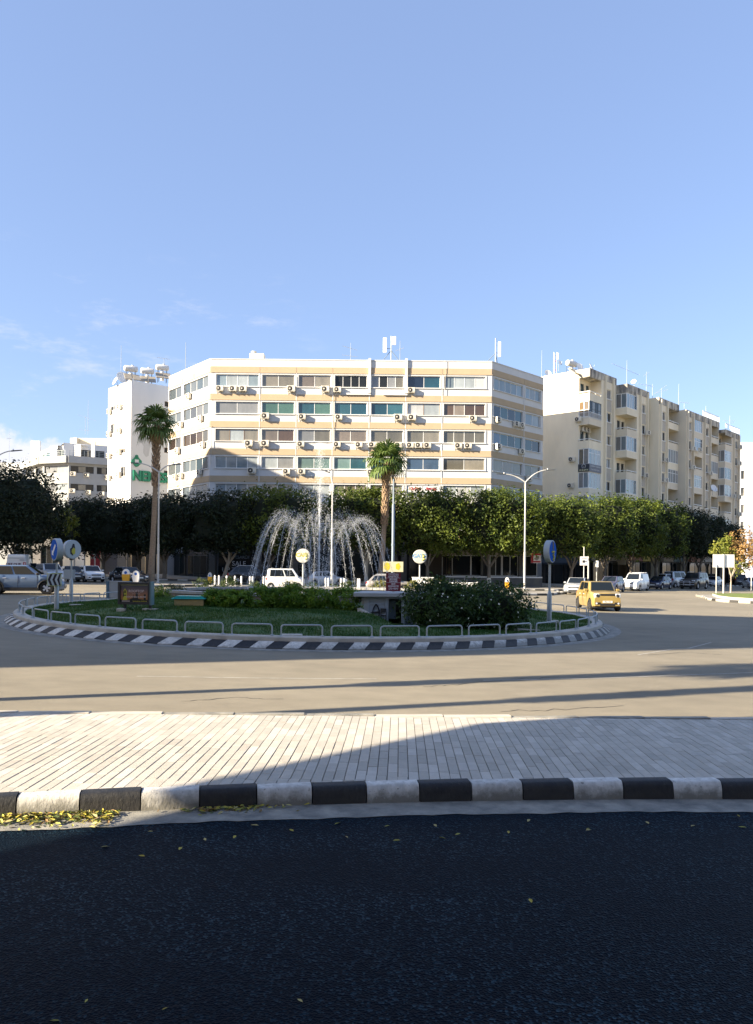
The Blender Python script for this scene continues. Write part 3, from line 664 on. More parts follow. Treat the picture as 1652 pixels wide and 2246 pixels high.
# hanging red and white poster
ps = at_depth(z5(1316), 82.0, 0); t = thing('hanging_poster','red and white square poster hanging at the veranda corner','poster',(ps.x,ps.y,W(z5(1316),1224,82).z))
mb = MB(); mb.box(-.53,.53,-.03,.03,-.53,.53); mb.build('board', M_bann, t)
mb = MB(); mb.box(-.52,-.28,-.036,-.031,-.51,.51); mb.box(-.28,.52,-.036,-.031,.30,.51); mb.box(-.28,.48,-.036,-.031,-.47,-.31); mb.build('print', M_red, t)
mb = MB(); mb.prism_y([(-.22,-.1),(.1,.24),(.22,.2),(.34,-.05),(.1,-.26)],-.037,-.031); mb.build('print', mat('poster_grey',(.3,.28,.27),.6), t)
# restaurant tables seen behind the low wall
for i, q in enumerate((-3.2,-1.4,1.0,2.6,3.9)):
    t = thing('veranda_table',f'{ORD[i]} small dark round table from the left on the restaurant veranda','table',(rv.x+q,rv.y+1.1,GZ(rv.x)),0,'tables on the restaurant veranda')
    mb = MB(); mb.lathe([(.4,.72),(.4,.76)],14); mb.build('tabletop', M_dark, t); mb = MB(); mb.lathe([(.25,0),(.04,.05),(.04,.72)],10); mb.build('leg', M_dark, t)

# ================= white tower with green lettering
a1, a2 = Vector((.735,.678)), Vector((-.678,.735))
TC = Vector((-31.4,98.0)); tw = thing('white_tower','tall narrow white apartment tower with green lettering on its side','tower block',(TC.x,TC.y,0),math.atan2(a1.y,a1.x))
# local x along the shaded face, local y along the lit face (away)
TH = 25.2
M_tow = mat('tower_white',(.72,.71,.69),.88,var=.04,scale=.5,bump=.1,bscale=12,stretch=(1,1,.4),big=.05)
LX, LY = 9.0, 6.9
ML = Matrix.Rotation(R(-90),4,'Z') @ Matrix.Translation((-LY,0,0))             # lit face: x runs from far end to the corner, outward -y -> local -x
zoom0 = lambda x: x/3.978
def tl(Dx): return LY - tloc((TC.x,TC.y),(a2.x,a2.y),Dx)
ops = []; rows = [23.45-3.03*k for k in range(6)]
for (A,B,dz) in ((zoom0(963),zoom0(1001),-.12),(zoom0(1054),zoom0(1096),0)):
    for r_ in rows: ops.append((tl(A),tl(B),r_+dz-1.25,r_+dz))
mb = MB(ML); wall_open(mb,0,LY,-1,TH,ops,.18); 
mb.M = None
ops2 = [(LX*.0+4.62,5.2,r_-.95,r_-.25) for r_ in rows[:6]]
wall_open(mb,0,LX,-1,TH,ops2,.2)
mb.add([(LX,0,-1),(LX,LY,-1),(LX,LY,TH),(LX,0,TH),(0,LY,-1),(0,LY,TH)],[(0,1,2,3),(1,4,5,2)])
mb.add([(0,0,TH-.4),(LX,0,TH-.4),(LX,LY,TH-.4),(0,LY,TH-.4)],[(0,1,2,3)]); mb.build('wall', M_tow, tw)
for i, o_ in enumerate(ops):
    wv = window(tw, ML, *o_, .14, 2, M_fr_w, [tuple(q*.3 for q in P_olive),tuple(q*.5 for q in P_beige)] if i%3 else [P_dk,tuple(q*.35 for q in P_beige)], .05)
    mb = MB(ML); mb.box(o_[0]-.08,o_[1]+.08,-.08,.1,o_[2]-.08,o_[2]-.002); mb.build('sill', M_tow, tw)
    if i % 2 == 0 or i in (3,7): mb = MB(ML); mb.box(o_[0]+.03,o_[1]-.03,.06,.10,o_[2]+(.15 if i%4 else .55),o_[3]-.02); mb.build('roller_shutter', mat('beige_shutter',(.66,.60,.50),.7), tw)
for o_ in ops2: window(tw, Matrix(), *o_, .12, 1, M_fr_b, [P_dk], .07)
for i,(x,zs) in enumerate([(1046,(690,895,1080,1280)),(957,(730,925,1115,1305,1510))]):
    for k, zy in enumerate(zs):
        q = tl(zoom0(x+8)); p = Matrix.Translation((TC.x,TC.y,0)) @ Matrix.Rotation(math.atan2(a1.y,a1.x),4,'Z') @ ML @ Vector((q,-.02,0))
        p.z = W(zoom0(x),721+zy/3.978+4,p.y).z
        ac(p, math.atan2(a1.y,a1.x)-math.pi/2, f"air conditioner on sunlit tower side, {ORD[k]} from top in the {('right','left')[i]} column", 'air conditioners on the white tower')
M_nem = mat('green_letters',(.01,.24,.13),.5)
xa = tloc((TC.x,TC.y),(a1.x,a1.y),290,180); xb = tloc((TC.x,TC.y),(a1.x,a1.y),369,180)
text('lettering','NEMESIS',1.75,M_nem,tw,Matrix.Translation((xa,-.12,13.05)),depth=.12,align='LEFT',bold=.07,sx=(xb-xa)/5.6)
mb = MB(); xe = tloc((TC.x,TC.y),(a1.x,a1.y),292,200)
mb.prism_y([(xe+.45+.62*math.cos(a)*(1+.12*math.cos(4*a)),14.9+.62*math.sin(a)*(1+.1*math.cos(4*a))) for a in [2*math.pi*k/28 for k in range(28)]],-.12,-.01); mb.lathe([(.22,0),(.22,.11)],12,c=(xe+.45,-.01,15.55),axis='y'); mb.build('emblem',M_nem,tw)
mb = MB(); mb.box(xe+.2,xe+.7,-.135,-.12,14.7,15.15); mb.build('emblem_detail',M_tow,tw)
cx = tloc((TC.x,TC.y),(a1.x,a1.y),zoom0(1268),200); mb = MB()
mb.prism_y([(cx-1.15,18.1),(cx-.9,18.5),(cx+.2,18.45),(cx+.95,18.1),(cx+1.0,17.4),(cx+.6,16.8),(cx+.45,15.8),(cx+.1,15.6),(cx-.3,16.1),(cx-.25,17.0),(cx-.7,17.5)],-.012,.01); mb.build('repair_patch',mat('tower_patch',(.56,.55,.53),.9,var=.08,scale=3),tw)
mb = MB(); q0 = tloc((TC.x,TC.y),(a1.x,a1.y),zoom0(1145),50); mb.box(q0,q0+3.1,-.03,.0,8.1,9.7); mb.build('board',mat('board_pale',(.60,.58,.56),.8),tw)
mb = MB(); mb.box(-.06,LX+.06,-.06,-.004,-1,5.2); mb.box(-.06,-.004,-.004,LY+.06,-1,5.2); mb.build('shopfront_shade_panel',M_shopd,tw)  # dark sheets round the tower base, painting in the shade behind the trees
def rooftank(label, loc, rz, group, lying=True):
    t = thing('solar_water_heater',label,'solar heater',loc,rz,group)
    mb = MB(); mb.lathe([(.01,-.88),(.25,-.86),(.36,-.76),(.38,-.7),(.38,.7),(.36,.76),(.25,.86),(.01,.88)],18,c=(0,0,1.75),axis='x'); mb.lathe([(.17,0),(.17,.14),(.02,.18)],10,c=(.2,0,2.1)); mb.build('tank',M_white,t,smooth=40)
    for sx in (-.55,.55):
        for sy in (-.3,.3): mb = MB(); mb.tube([(sx,sy,-.25),(sx,sy,1.45)],.03,5); mb.build('leg',M_dark,t)
    mb = MB(); mb.lathe([(.26,0),(.26,1.25)],12,c=(0,0,.0)); mb.build('cylinder',M_white,t,smooth=40)
    for sx in (-.95,.1): mb = MB(); mb.add([(sx,-1.5,.1),(sx+.9,-1.5,.1),(sx+.9,-.3,1.0),(sx,-.3,1.0),(sx,-1.42,0),(sx+.9,-1.42,0),(sx+.9,-.22,.9),(sx,-.22,.9)],[(0,1,2,3),(7,6,5,4),(0,4,5,1),(1,5,6,2),(2,6,7,3),(3,7,4,0)]); mb.build('collector',mat('collector_panel',(.30,.27,.22),.3),t)
    return t
def on(root_loc, rz, p): return Matrix.Translation(root_loc) @ Matrix.Rotation(rz,4,'Z') @ Vector(p)
rzt = math.atan2(a1.y,a1.x)
for Dx, y, lab, k in ((zoom0(1143),721+350/3.978,'white solar water heater tank nearest the lit corner of the tower roof',0),(zoom0(1287),721+370/3.978,'lower solar water heater tank in the middle of the tower roof',1),(zoom0(1417),721+340/3.978,'tall solar water heater tank beside the office block on the tower roof',2)):
    d = (99.5,101.5,103)[k]; p = W(Dx,y,d); rooftank(lab,(p.x,p.y,p.z-1.75),R((28,20,24)[k]),'solar heaters on the white tower')
def dish(label, loc, rz, r_=.55, tilt=25):
    t = thing('satellite_dish',label,'satellite dish',loc,rz,'rooftop satellite dishes')
    M = Matrix.Translation((0,-.2,.75)) @ Matrix.Rotation(R(-tilt),4,'X')
    mb = MB(M); mb.lathe([(r_,.16*r_+.03),(r_*.7,.08*r_),(r_*.35,.02*r_),(.01,0),(.01,-.02),(r_*.35,.0),(r_*.7,.055*r_),(r_,.16*r_)],20,axis='y',caps=False); mb.build('reflector',M_whitemetal,t,smooth=50)
    mb = MB(M); mb.tube([(0,0,-r_*.9),(0,-r_*1.1,0)],.02,5); mb.build('feed_arm',M_steel,t)
    mb = MB(); mb.tube([(0,0,-.3),(0,0,.6),(0,-.18,.75)],.03,6); mb.build('mast',M_steel,t)
for Dx,y,lab,r_ in ((zoom0(1066),721+432/3.978,'larger pale satellite dish on the left edge of the tower roof',.85),(zoom0(1024),721+460/3.978,'smaller satellite dish at the far left edge of the tower roof',.6)):
    p = W(Dx,y,101); dish(lab,(p.x,p.y,p.z-.75),R(38 if r_>.7 else -50),r_)
def antenna(label, x, ytop, ybot, d, arms=(), group='rooftop antennas', r_=.035):
    p = W(x,ybot,d); h = W(x,ytop,d).z - p.z
    t = thing('antenna',label,'antenna',(p.x,p.y,p.z-.4),0,group)
    mb = MB(); mb.tube([(0,0,0),(0,0,h*.6+.4),(0,0,h+.4)],[r_,r_,r_*.6],6); mb.build('mast',M_steel,t)
    for z_, l_, dz in arms:
        mb = MB(); mb.tube([(-l_,0,h*z_+.4+dz),(l_*.8,0,h*z_+.4-dz)],.02,4)
        for q in range(6): xx = -l_+q*l_*1.8/5; zz = h*z_+.4+dz-2*dz*q/5; mb.tube([(xx,-.35,zz),(xx,.35,zz)],.011,3)
        mb.build('boom',M_steel,t)
    return t
antenna('thin whip antenna above the left side of the white tower',zoom0(1056),757,817,101)
antenna('yagi antenna on the small tank of the white tower roof',zoom0(1432),786,800,103,[(1.0,.9,.12)])
antenna('tall thin whip antenna at left end of the office roof',z2(250),751,812,90)
antenna('yagi television antenna left of the duct on the office roof',z3(197),752,790,93,[(.7,.95,.25),(.25,1.0,.1)])
antenna('leaning bent antenna right of the phone mast on office roof',z3(640),747,790,92,[(.55,.55,-.2)])
antenna('double yagi antenna above the angled grey building',zoom0(768),878,948,137,[(.45,1.7,.5)])
antenna('single pole antenna beside the double yagi antenna',zoom0(745),912,948,137.5,[(.12,1.2,.1)])
antenna('thin antenna above the roof at the far left edge',zoom0(80),945,1012,150,[(.75,.4,0)])
def phone_mast(label, x, ybot, d, n):
    p = W(x,ybot,d); t = thing('phone_mast',label,'phone mast',(p.x,p.y,p.z-.3),0)
    mb = MB(); mb.tube([(0,0,0),(0,0,3.2)],.07,8); mb.build('pole',M_steel,t)
    for i in range(n):
        sx = (-.95,.15)[i] if n == 2 else .28; h0 = (1.2,2.1)[i] if n == 2 else 1.0
        mb = MB(); mb.cbox(sx,sx+(.42 if n==2 else .32),-.25,-.07,h0,h0+(1.75 if i==0 or n==1 else 1.0),.03); mb.build('panel_antenna',M_whitemetal,t)
        mb = MB(); mb.tube([(0,0,h0+.5),(sx+.2,-.1,h0+.5)],.03,5); mb.build('arm',M_dark,t)
    for q in ((-1.2,0),(1.2,0),(0,1.1)) if n == 2 else ((-1.4,0),(.4,.6)): mb = MB(); mb.tube([(q[0],q[1],0),(0,0,1.5)],.045,6); mb.build('strut',M_bluepole,t)
phone_mast('phone mast with two white panels on the office roof centre', z3(560), 791, 91, 2)
phone_mast('phone mast with one white panel at right roof corner', z3(1497), 797, 89, 1)
hp = W(z2(895),789,96); t = thing('water_tank','pale water tank box with round lid on the office roof','water tank',(hp.x,hp.y,hp.z-.5))
mb = MB(); mb.cbox(-.9,.9,-.6,.6,0,1.15,.06); mb.build('tank',M_cream if False else mat('ivory_tank',(.72,.67,.54),.6),t); mb = MB(); mb.lathe([(.34,1.15),(.34,1.5),(.1,1.58)],14,c=(-.45,0,0)); mb.build('lid',mat('ivory_tank',(.72,.67,.54),.6),t,smooth=40)
# ================= row of apartment blocks on the right street
E1, E2 = Vector((.68,.733)), Vector((-.733,.68)); RZ = math.atan2(E1.y,E1.x)
def block(label, corner, L_, depth, ztop, zs0, sp, nfl, bays, cols, wall, name='apartment_block', parap=1.0, side_stain=False):
    """bays: (x0,x1,depth,kinds,corner?) ; cols: (x0,x1) window columns"""
    t = thing(name,label,'apartment block',(corner.x,corner.y,0),RZ)
    oph = sp*.675
    ops = []
    for (a,b) in cols:
        for k in range(nfl): ops.append((a,b,zs0-k*sp-.27*sp-1.22,zs0-k*sp-.27*sp))
    solid = []; cur = 0.0                                       # front wall between the bays
    for (x0,x1,dp,kinds,cn) in bays:
        if x0 > cur: solid.append((cur,x0))
        cur = x1
    if cur < L_: solid.append((cur,L_))
    mb = MB()
    for a,b in solid: wall_open(mb,a,b,-2,ztop,[o for o in ops if a<o[0]<b],.2)
    for (x0,x1,dp,kinds,cn) in bays:
        bops = []
        for k,kd in enumerate(kinds):
            zf = zs0-k*sp
            if kd == 'o': bops += [(x0+.45,x0+.45+(x1-x0)*.30,zf-sp*.95,zf-.55),(x0+(x1-x0)*.58,x0+(x1-x0)*.85,zf-sp*.95,zf-.55)]
        wall_open(mb,x0,x1,-2,ztop,bops,.2,y=dp)
        if not cn: mb.add([(x0,0,-2),(x0,dp,-2),(x0,dp,ztop),(x0,0,ztop)],[(3,2,1,0)])
        mb.add([(x1,0,-2),(x1,dp,-2),(x1,dp,ztop),(x1,0,ztop)],[(0,1,2,3)])
        for o_ in bops: window(t,Matrix(),*o_,dp+.15,1,M_fr_d,[P_dk if (o_[0]*7)%2<1 else P_dteal],.07,name='balcony_door')
    s0 = bays[0][2] if bays and bays[0][4] else 0.0
    mb.add([(0,s0,-2),(0,depth,-2),(0,depth,ztop),(0,s0,ztop)],[(3,2,1,0)])
    mb.add([(L_,0,-2),(L_,depth,-2),(L_,depth,ztop),(L_,0,ztop),(0,depth,-2),(0,depth,ztop)],[(0,1,2,3),(1,4,5,2)])
    mb.add([(0,s0,ztop-.3),(L_,s0,ztop-.3),(L_,depth,ztop-.3),(0,depth,ztop-.3)],[(0,1,2,3)])
    mb.build('wall',wall,t)
    for (x0,x1,dp,kinds,cn) in bays:
        mb = MB(); mb.box(x0+.002,x1-.002,-.004,dp+.0,zs0,ztop-.002); mb.build('roof_slab',M_stain,t)
        xl = x0 if cn else x0+.002
        for k,kd in enumerate(kinds):
            zf = zs0-k*sp; zp = zf-oph; zb = zf-sp
            mb = MB(); mb.box(xl,x1-.002,0,.12,zb,zp); mb.box(xl,x1-.002,.12,dp-.004,zb,zb+.18)
            if cn: mb.box(xl,xl+.12,.12,dp-.004,zb+.18,zp)
            bal = mb.build('balcony',M_beige2 if k%2 else wall,t)
            if kd == 'o':
                mb = MB(); mb.box(xl,x1,-.05,.04,zp+.16,zp+.24)
                if cn: mb.box(xl-.05,xl+.04,.04,dp,zp+.16,zp+.24)
                for q in (x0+.1,(x0+x1)/2,x1-.1): mb.box(q-.03,q+.03,0,.05,zp,zp+.16)
                mb.build('rail',M_whitemetal,bal)
            elif kd == 'b':
                window(t,Matrix(),x0,x1,zp,zf,.06,4,M_fr_d,[P_dk,P_beige,P_dk,P_olive],.07,transom=zp+oph*.5)
                if cn: window(t,Matrix.Rotation(R(-90),4,'Z')@Matrix.Translation((-dp,0,0)),0,dp-.07,zp,zf,.06,2,M_fr_w,[P_amber,P_tan],.08,transom=zp+oph*.45)
                mb = MB(); mb.box(xl,x1,-.06,-.02,zp+.55,zp+.6); 
                for q in range(24): xx = x0+.05+q*(x1-x0-.1)/23; mb.box(xx-.012,xx+.012,-.055,-.025,zp-.2,zp+.55)
                if cn:
                    mb.box(xl-.06,xl-.02,-.02,dp,zp+.55,zp+.6)
                    for q in range(10): yy = q*dp/9; mb.box(xl-.055,xl-.025,yy-.015,yy+.015,zp-.2,zp+.55)
                mb.build('rail',M_whitemetal,bal)
            else:
                cset = {'g':[P_bl,P_pale,P_pale,P_white],'t':[P_bl,P_pale,P_bl,P_dk],'d':[P_dteal,P_bl,P_teal,P_pale]}[kd]
                window(t,Matrix(),x0,x1,zp,zf,.06,4 if x1-x0>2.5 else 3,M_fr_w,cset,.07,transom=(zp+oph*.72) if k%2 else None)
                if cn: window(t,Matrix.Rotation(R(-90),4,'Z')@Matrix.Translation((-dp,0,0)),0,dp-.07,zp,zf,.06,2,M_fr_w,[P_olive,P_greyb] if k%2 else [P_greyb,P_bl],.08)
    for ci,(a,b) in enumerate(cols):
        for q in (a-.5,b+.28): mb = MB(); mb.box(q,q+.22,-.28,-.002,-2,ztop-.25); mb.build('fin',wall,t)
        for k in range(nfl):
            zt = zs0-k*sp-.27*sp; z0_ = zt-1.22
            window(t,Matrix(),a,b,z0_,zt,.14,2,M_fr_w,([P_dk,P_greyb] if (k+ci)%3==0 else [P_bl,P_dk] if (k+ci)%3==1 else [P_pale,P_olive]),.06)
            mb = MB(); mb.box(a-.06,b+.06,-.1,-.002,z0_-.1,z0_-.004); mb.build('sill',M_whitemetal,t)
            mb = MB(); mb.box(a-.04,b+.04,-.03,-.001,zt-sp+.12,z0_-.12); mb.build('spandrel',M_panel,t)
    mb = MB(); mb.box(-.03,L_+.03,-.035,-.005,ztop-.9,ztop); mb.build('parapet',M_stain,t)
    return t
def LX_(c, Dx): return tloc((c.x,c.y),(E1.x,E1.y),Dx,150)
z6 = lambda x: (2040+x/3.7545)/1.7337
z7 = lambda x: (2430+x/3.8065)/1.7337
def rloc(c, x, y, z): return Vector((c.x,c.y,0)) + Vector((E1.x*x+E2.x*y, E1.y*x+E2.y*y, z))
c1 = Vector((26.9,98.0)); c2 = Vector((33.1,102.4)); c3 = Vector((38.8,106.4)); c4 = Vector((44.3,110.7)); c5 = Vector((54.0,119.7))
l = lambda c, x: LX_(c, x)
B1 = block('beige apartment block with peeling roof edge nearest the office block',c1,7.45,9.5,27.3,26.23,3.03,8,[(0,l(c1,z6(915)),1.5,'obogggog',True)],[(l(c1,z6(982)),l(c1,z6(1055)))],M_beige)
B2 = block('second beige apartment block with stacked glazed corner balconies',c2,6.9,11,26.4,25.2,2.86,8,[(0,l(c2,z6(1425)),1.6,'totototo',True)],[(l(c2,z6(1483)),l(c2,z6(1546)))],M_beige)
B3 = block('third beige apartment block with balconies on its right end',c3,7.0,11,25.5,24.5,2.84,8,[(l(c3,z7(417)),6.95,1.5,'ooggoogo',False)],[(l(c3,z7(312)),l(c3,z7(372)))],M_beige)
B4 = block('wide greyish fourth apartment block with two balcony bays',c4,13.4,11,24.7,23.87,2.74,8,[(l(c4,z7(797)),l(c4,z7(910)),1.5,'gtogogog',False),(l(c4,z7(1032)),l(c4,z7(1143)),1.5,'oogoogog',False)],[(l(c4,z7(703)),l(c4,z7(752))),(l(c4,z7(947)),l(c4,z7(1000)))],M_beige2)
B5 = block('last apartment block of the row with white railing on roof',c5,6.6,11,23.5,23.0,2.68,8,[(0,l(c5,z7(1335)),1.5,'ogdgogog',True)],[(l(c5,z7(1372)),l(c5,z7(1420)))],M_beige2)
# roof railing of the last two blocks
mb = MB()
for k in range(27): q = k*.25; mb.box(q-.012,q+.012,-.0,.02,23.5,24.4)
mb.box(0,6.6,-.02,.04,24.36,24.44); mb.build('roof_rail',M_whitemetal,B5)
mb = MB(); x0 = l(c4,z7(915))
for k in range(26): q = x0+k*.28; mb.box(q-.05,q+.05,0,.02,24.7,25.5)
mb.box(x0,13.3,-.02,.04,25.45,25.55); mb.build('roof_rail',M_whitemetal,B4)
# dentist sign wrapped round the corner balcony of the first block
zs = 26.23-3*3.03; zp = zs-2.05; zb = zs-3.03; xb = l(c1,z6(915))
M_sd = mat('dark_sign_blue',(.025,.035,.05),.5); M_sg = mat('grey_sign',(.14,.15,.18),.5)
mb = MB(); mb.box(-.07,-.03,-.05,1.48,zb+.05,zp+.05); sg = mb.build('sign_board',M_sd,B1)
mb = MB(); mb.box(-.03,xb,-.08,-.03,zb+.05,zp+.05); sg2 = mb.build('sign_board',M_sg,B1)
MS = Matrix.Translation((-.075,1.4,0)) @ Matrix.Rotation(R(-90),4,'Z')
text('lettering','25 25 69 66',.26,mat('sign_yellow_white',(.75,.72,.45),.5),sg,MS@Matrix.Translation((.72,0,zb+.25)),bold=.008)
mb = MB(MS); mb.tube([(.5,-.0,zb+.55),(.45,0,zb+.85),(.6,0,zb+.98),(.72,0,zb+.92),(.84,0,zb+.98),(.98,0,zb+.85),(.93,0,zb+.55),(.8,0,zb+.5),(.72,0,zb+.7),(.62,0,zb+.5),(.5,0,zb+.55)],.03,4); mb.build('tooth_symbol',M_led,sg)
text('lettering','Δρ Φιλίππου Παπακώστας',.24,M_led,sg2,Matrix.Translation((xb/2,-.082,zb+.78)),sx=.9)
text('lettering','Doctor Dental Surgeon',.24,M_led,sg2,Matrix.Translation((xb/2,-.082,zb+.36)),sx=.9)
# units on the blocks
def acb(c, x, y, z, lab, side=False): ac(rloc(c,x,y,z), RZ-(math.pi/2 if side else 0), lab, 'air conditioners on the apartment blocks')
def zz(Dx, y, d): return W(Dx, y, d).z
yy6 = lambda y: (1340+y/3.7545)/1.7337
yy7 = lambda y: (1450+y/3.8065)/1.7337
def sidet(c, Dx): return tloc((c.x,c.y),(E2.x,E2.y),Dx,150)
acb(c1,-.02,sidet(c1,z6(600)),zz(z6(600),yy6(990),98.6),'air conditioner on sunlit corner balcony of the first apartment block',True)
acb(c1,.0,sidet(c1,z6(515)),zz(z6(515),yy6(1575),100),'upper air conditioner on the shaded side wall of first block',True)
acb(c1,.0,sidet(c1,z6(500)),zz(z6(500),yy6(1945),100),'lower air conditioner on the shaded side wall of first block',True)
acb(c1,1.0,1.48,zz(z6(740),yy6(1145),100),'left of two air conditioners inside an open balcony, first block')
acb(c1,1.95,1.48,zz(z6(800),yy6(1145),100),'right of two air conditioners inside an open balcony, first block')
for c,nm,lst,yy,zf in ((c2,'second',((1535,1190),(1510,1795),(1535,2095)),yy6,z6),(c3,'third',((338,1180),(338,1470)),yy7,z7),(c4,'fourth',((735,1015),(825,1030),(730,1285),(985,1365)),yy7,z7),(c5,'fifth',((1410,985),(1405,1220),(1325,1695),(1405,1705),(1415,1955)),yy7,z7)):
    for i,(x,y) in enumerate(lst):
        q = LX_(c,zf(x)); w = rloc(c,q,-.3,0); acb(c,q,-.29,zz(zf(x),yy(y),w.y),f'{ORD[i]} air conditioner from the top on front of the {nm} apartment block')
# street level of the apartment blocks
shopc = [(.30,.26,.22),(.22,.11,.08),(.42,.34,.10),(.10,.16,.20),(.32,.30,.27),(.13,.10,.09),(.28,.12,.10)]
for c,B,L_ in ((c1,B1,7.45),(c2,B2,6.9),(c3,B3,7.0),(c4,B4,13.4),(c5,B5,6.6)):
    nb = max(2,int(L_/3.4)); w = L_/nb
    for k in range(nb):
        window(B,Matrix(),k*w+.25,(k+1)*w-.25,-.4,2.7,-.55,2,M_fr_d,[G_d,(.05,.045,.03)] if k%2 else [(.10,.09,.06),G_d],.09,name='shop_window')
        mb = MB(); mb.cbox(k*w+.1,(k+1)*w-.1,-.9,-.4,2.8,3.7,.03); mb.build('shop_sign',mat('shop_sign_%d'%((k*3+int(L_*10))%7),shopc[(k*3+int(L_*10))%7],.6,var=.15,scale=1),B)
    mb = MB(); mb.box(.02,L_-.02,-.32,-.30,-1.5,4.0); mb.build('shopfront_shade_panel',M_shopd,B)  # dark sheet over the street level wall, tree shade put into its colour
    mb = MB(); mb.box(-.05,L_,-.6,-.35,-1.5,-.4); mb.box(-.05,L_,-1.6,-.2,3.9,4.1); mb.build('canopy',M_panel,B)
mb = MB(); mb.box(-.30,-.28,-.3,9.4,-1.5,4.0); mb.build('shopfront_shade_panel',M_shopd,B1)  # same dark sheet along the side, shop front and shade in one colour
MSd = Matrix.Rotation(R(-90),4,'Z') @ Matrix.Translation((-9.4,-.34,0))
for k in range(3): window(B1,MSd,.3+k*3.1,3.0+k*3.1,-.4,2.6,0,2,M_fr_d,[G_d,(.03,.045,.06)],.09,name='shop_window')
mb = MB(); mb.add([(-.34,-.3,3.6),(-.34,9.4,3.6),(-2.6,9.4,2.5),(-2.6,-.3,2.5),(-.34,-.3,3.5),(-.34,9.4,3.5),(-2.6,9.4,2.25),(-2.6,-.3,2.25)],[(0,1,2,3),(7,6,5,4),(2,6,7,3),(0,3,7,4),(1,5,6,2)]); mb.build('awning',mat('navy_awning',(.018,.03,.045),.8),B1)
mb = MB(); mb.box(-.7,-.4,-.3,9.4,3.7,4.4); mb.build('fascia',M_shopd,B1)
# roof furniture of the apartment blocks
p = W(z6(500),yy6(160),100); rooftank('white solar water heater on the first apartment block roof',(p.x,p.y,p.z-1.75),R(35),'heaters on the apartment blocks')
antenna('thin whip antenna at left corner of first apartment block',z6(75),768,826,103)
antenna('cross shaped antenna on the second apartment block roof',z6(1290),790,842,104,[(.62,2.0,.75)])
antenna('bent antenna at right end of second apartment block roof',z6(1570),815,852,106,[(.2,1.2,.2),(.85,.35,-.2)])
antenna('bushy yagi antenna on the third apartment block roof',z7(325),851,878,109,[(.9,.8,-.5),(.7,1.0,-.3)])
antenna('thin whip antenna left on the third apartment block roof',z7(195),842,873,108)
antenna('tall whip antenna between third and fourth apartment blocks',z7(573),842,900,113)
antenna('curved antenna with base on the fourth apartment block corner',z7(655),883,897,112,[(1.0,.9,.1)])
antenna('thin antenna on the roof of the fourth apartment block',z7(968),890,912,117)
antenna('cross antenna on the roof of the last apartment block',z7(1315),912,932,122,[(.45,1.0,.0),(.2,.8,-.1)])
for i,(x,y,d,lab) in enumerate(((600,215,100.5,'round dish behind the tank on the first apartment block'),(755,210,99.4,'pale dish on the corner parapet of first apartment block'),(1395,425,104,'rusty dish on the second apartment block roof'),(150,305,103,'pale dish at the back of the first apartment block'),(318,155,102.5,'round dish on the lattice mast of first apartment block'))):
    p = W(z6(x),yy6(y),d); dish(lab,(p.x,p.y,p.z-.75),R((25,60,-35,20,40)[i]),(.55,.5,.35,.5,.35)[i])
p = W(z7(1062),yy7(1560),118.3); dish('satellite dish on a balcony of the fourth apartment block',(p.x-.3,p.y-.8,p.z-.75),R(20),.6)
pl_ = W(z6(262),yy6(290),103); t = thing('lattice_mast','thin lattice radio mast on the first apartment block roof','radio mast',(pl_.x,pl_.y,pl_.z-.6))
mb = MB(); h = 3.3
for q in ((-.2,-.2),(.2,-.2),(0,.2)): mb.tube([(q[0],q[1],0),(q[0],q[1],h)],.022,4)
mb.build('leg',M_steel,t)
for k in range(5): mb = MB(); z_ = k*.6; mb.tube([(-.2,-.2,z_),(.2,-.2,z_+.6)],.018,3); mb.tube([(.2,-.2,z_),(0,.2,z_+.6)],.018,3); mb.build('brace',M_red if k%2 else M_steel,t)
mb = MB(); mb.cbox(.2,.45,-.25,-.05,h-1.0,h-.1,.03); mb.build('panel_antenna',M_whitemetal,t)

# ================= white building at the far right edge
p = Vector(((1619-826)/F*150,150)); fr = thing('white_building','plain white building at the right edge behind the apartment row','building',(p.x,p.y,0))
H_ = W(1640,970,150).z
mb = MB(); ops = [(.4,1.1,z_,z_+1.6) for z_ in (6,9.3,12.6,15.9,19.2)]; wall_open(mb,0,14,-2,H_,ops,.25); mb.add([(0,0,-2),(0,14,-2),(0,14,H_),(0,0,H_),(14,0,-2),(14,14,-2),(14,14,H_),(14,0,H_)],[(0,1,2,3)[::-1],(4,5,6,7),(3,7,6,2)]); mb.build('wall',M_tow,fr)
for o_ in ops: window(fr,Matrix(),*o_,.2,1,M_fr_d,[P_olive],.08)
mb = MB(); q = (1633-1619)/F*150; mb.box(q,14,-1.5,-.02,-2,W(1640,1080,150).z); mb.build('blue_grey_wing',mat('blue_grey_wall',(.42,.46,.56),.8,var=.04),fr)
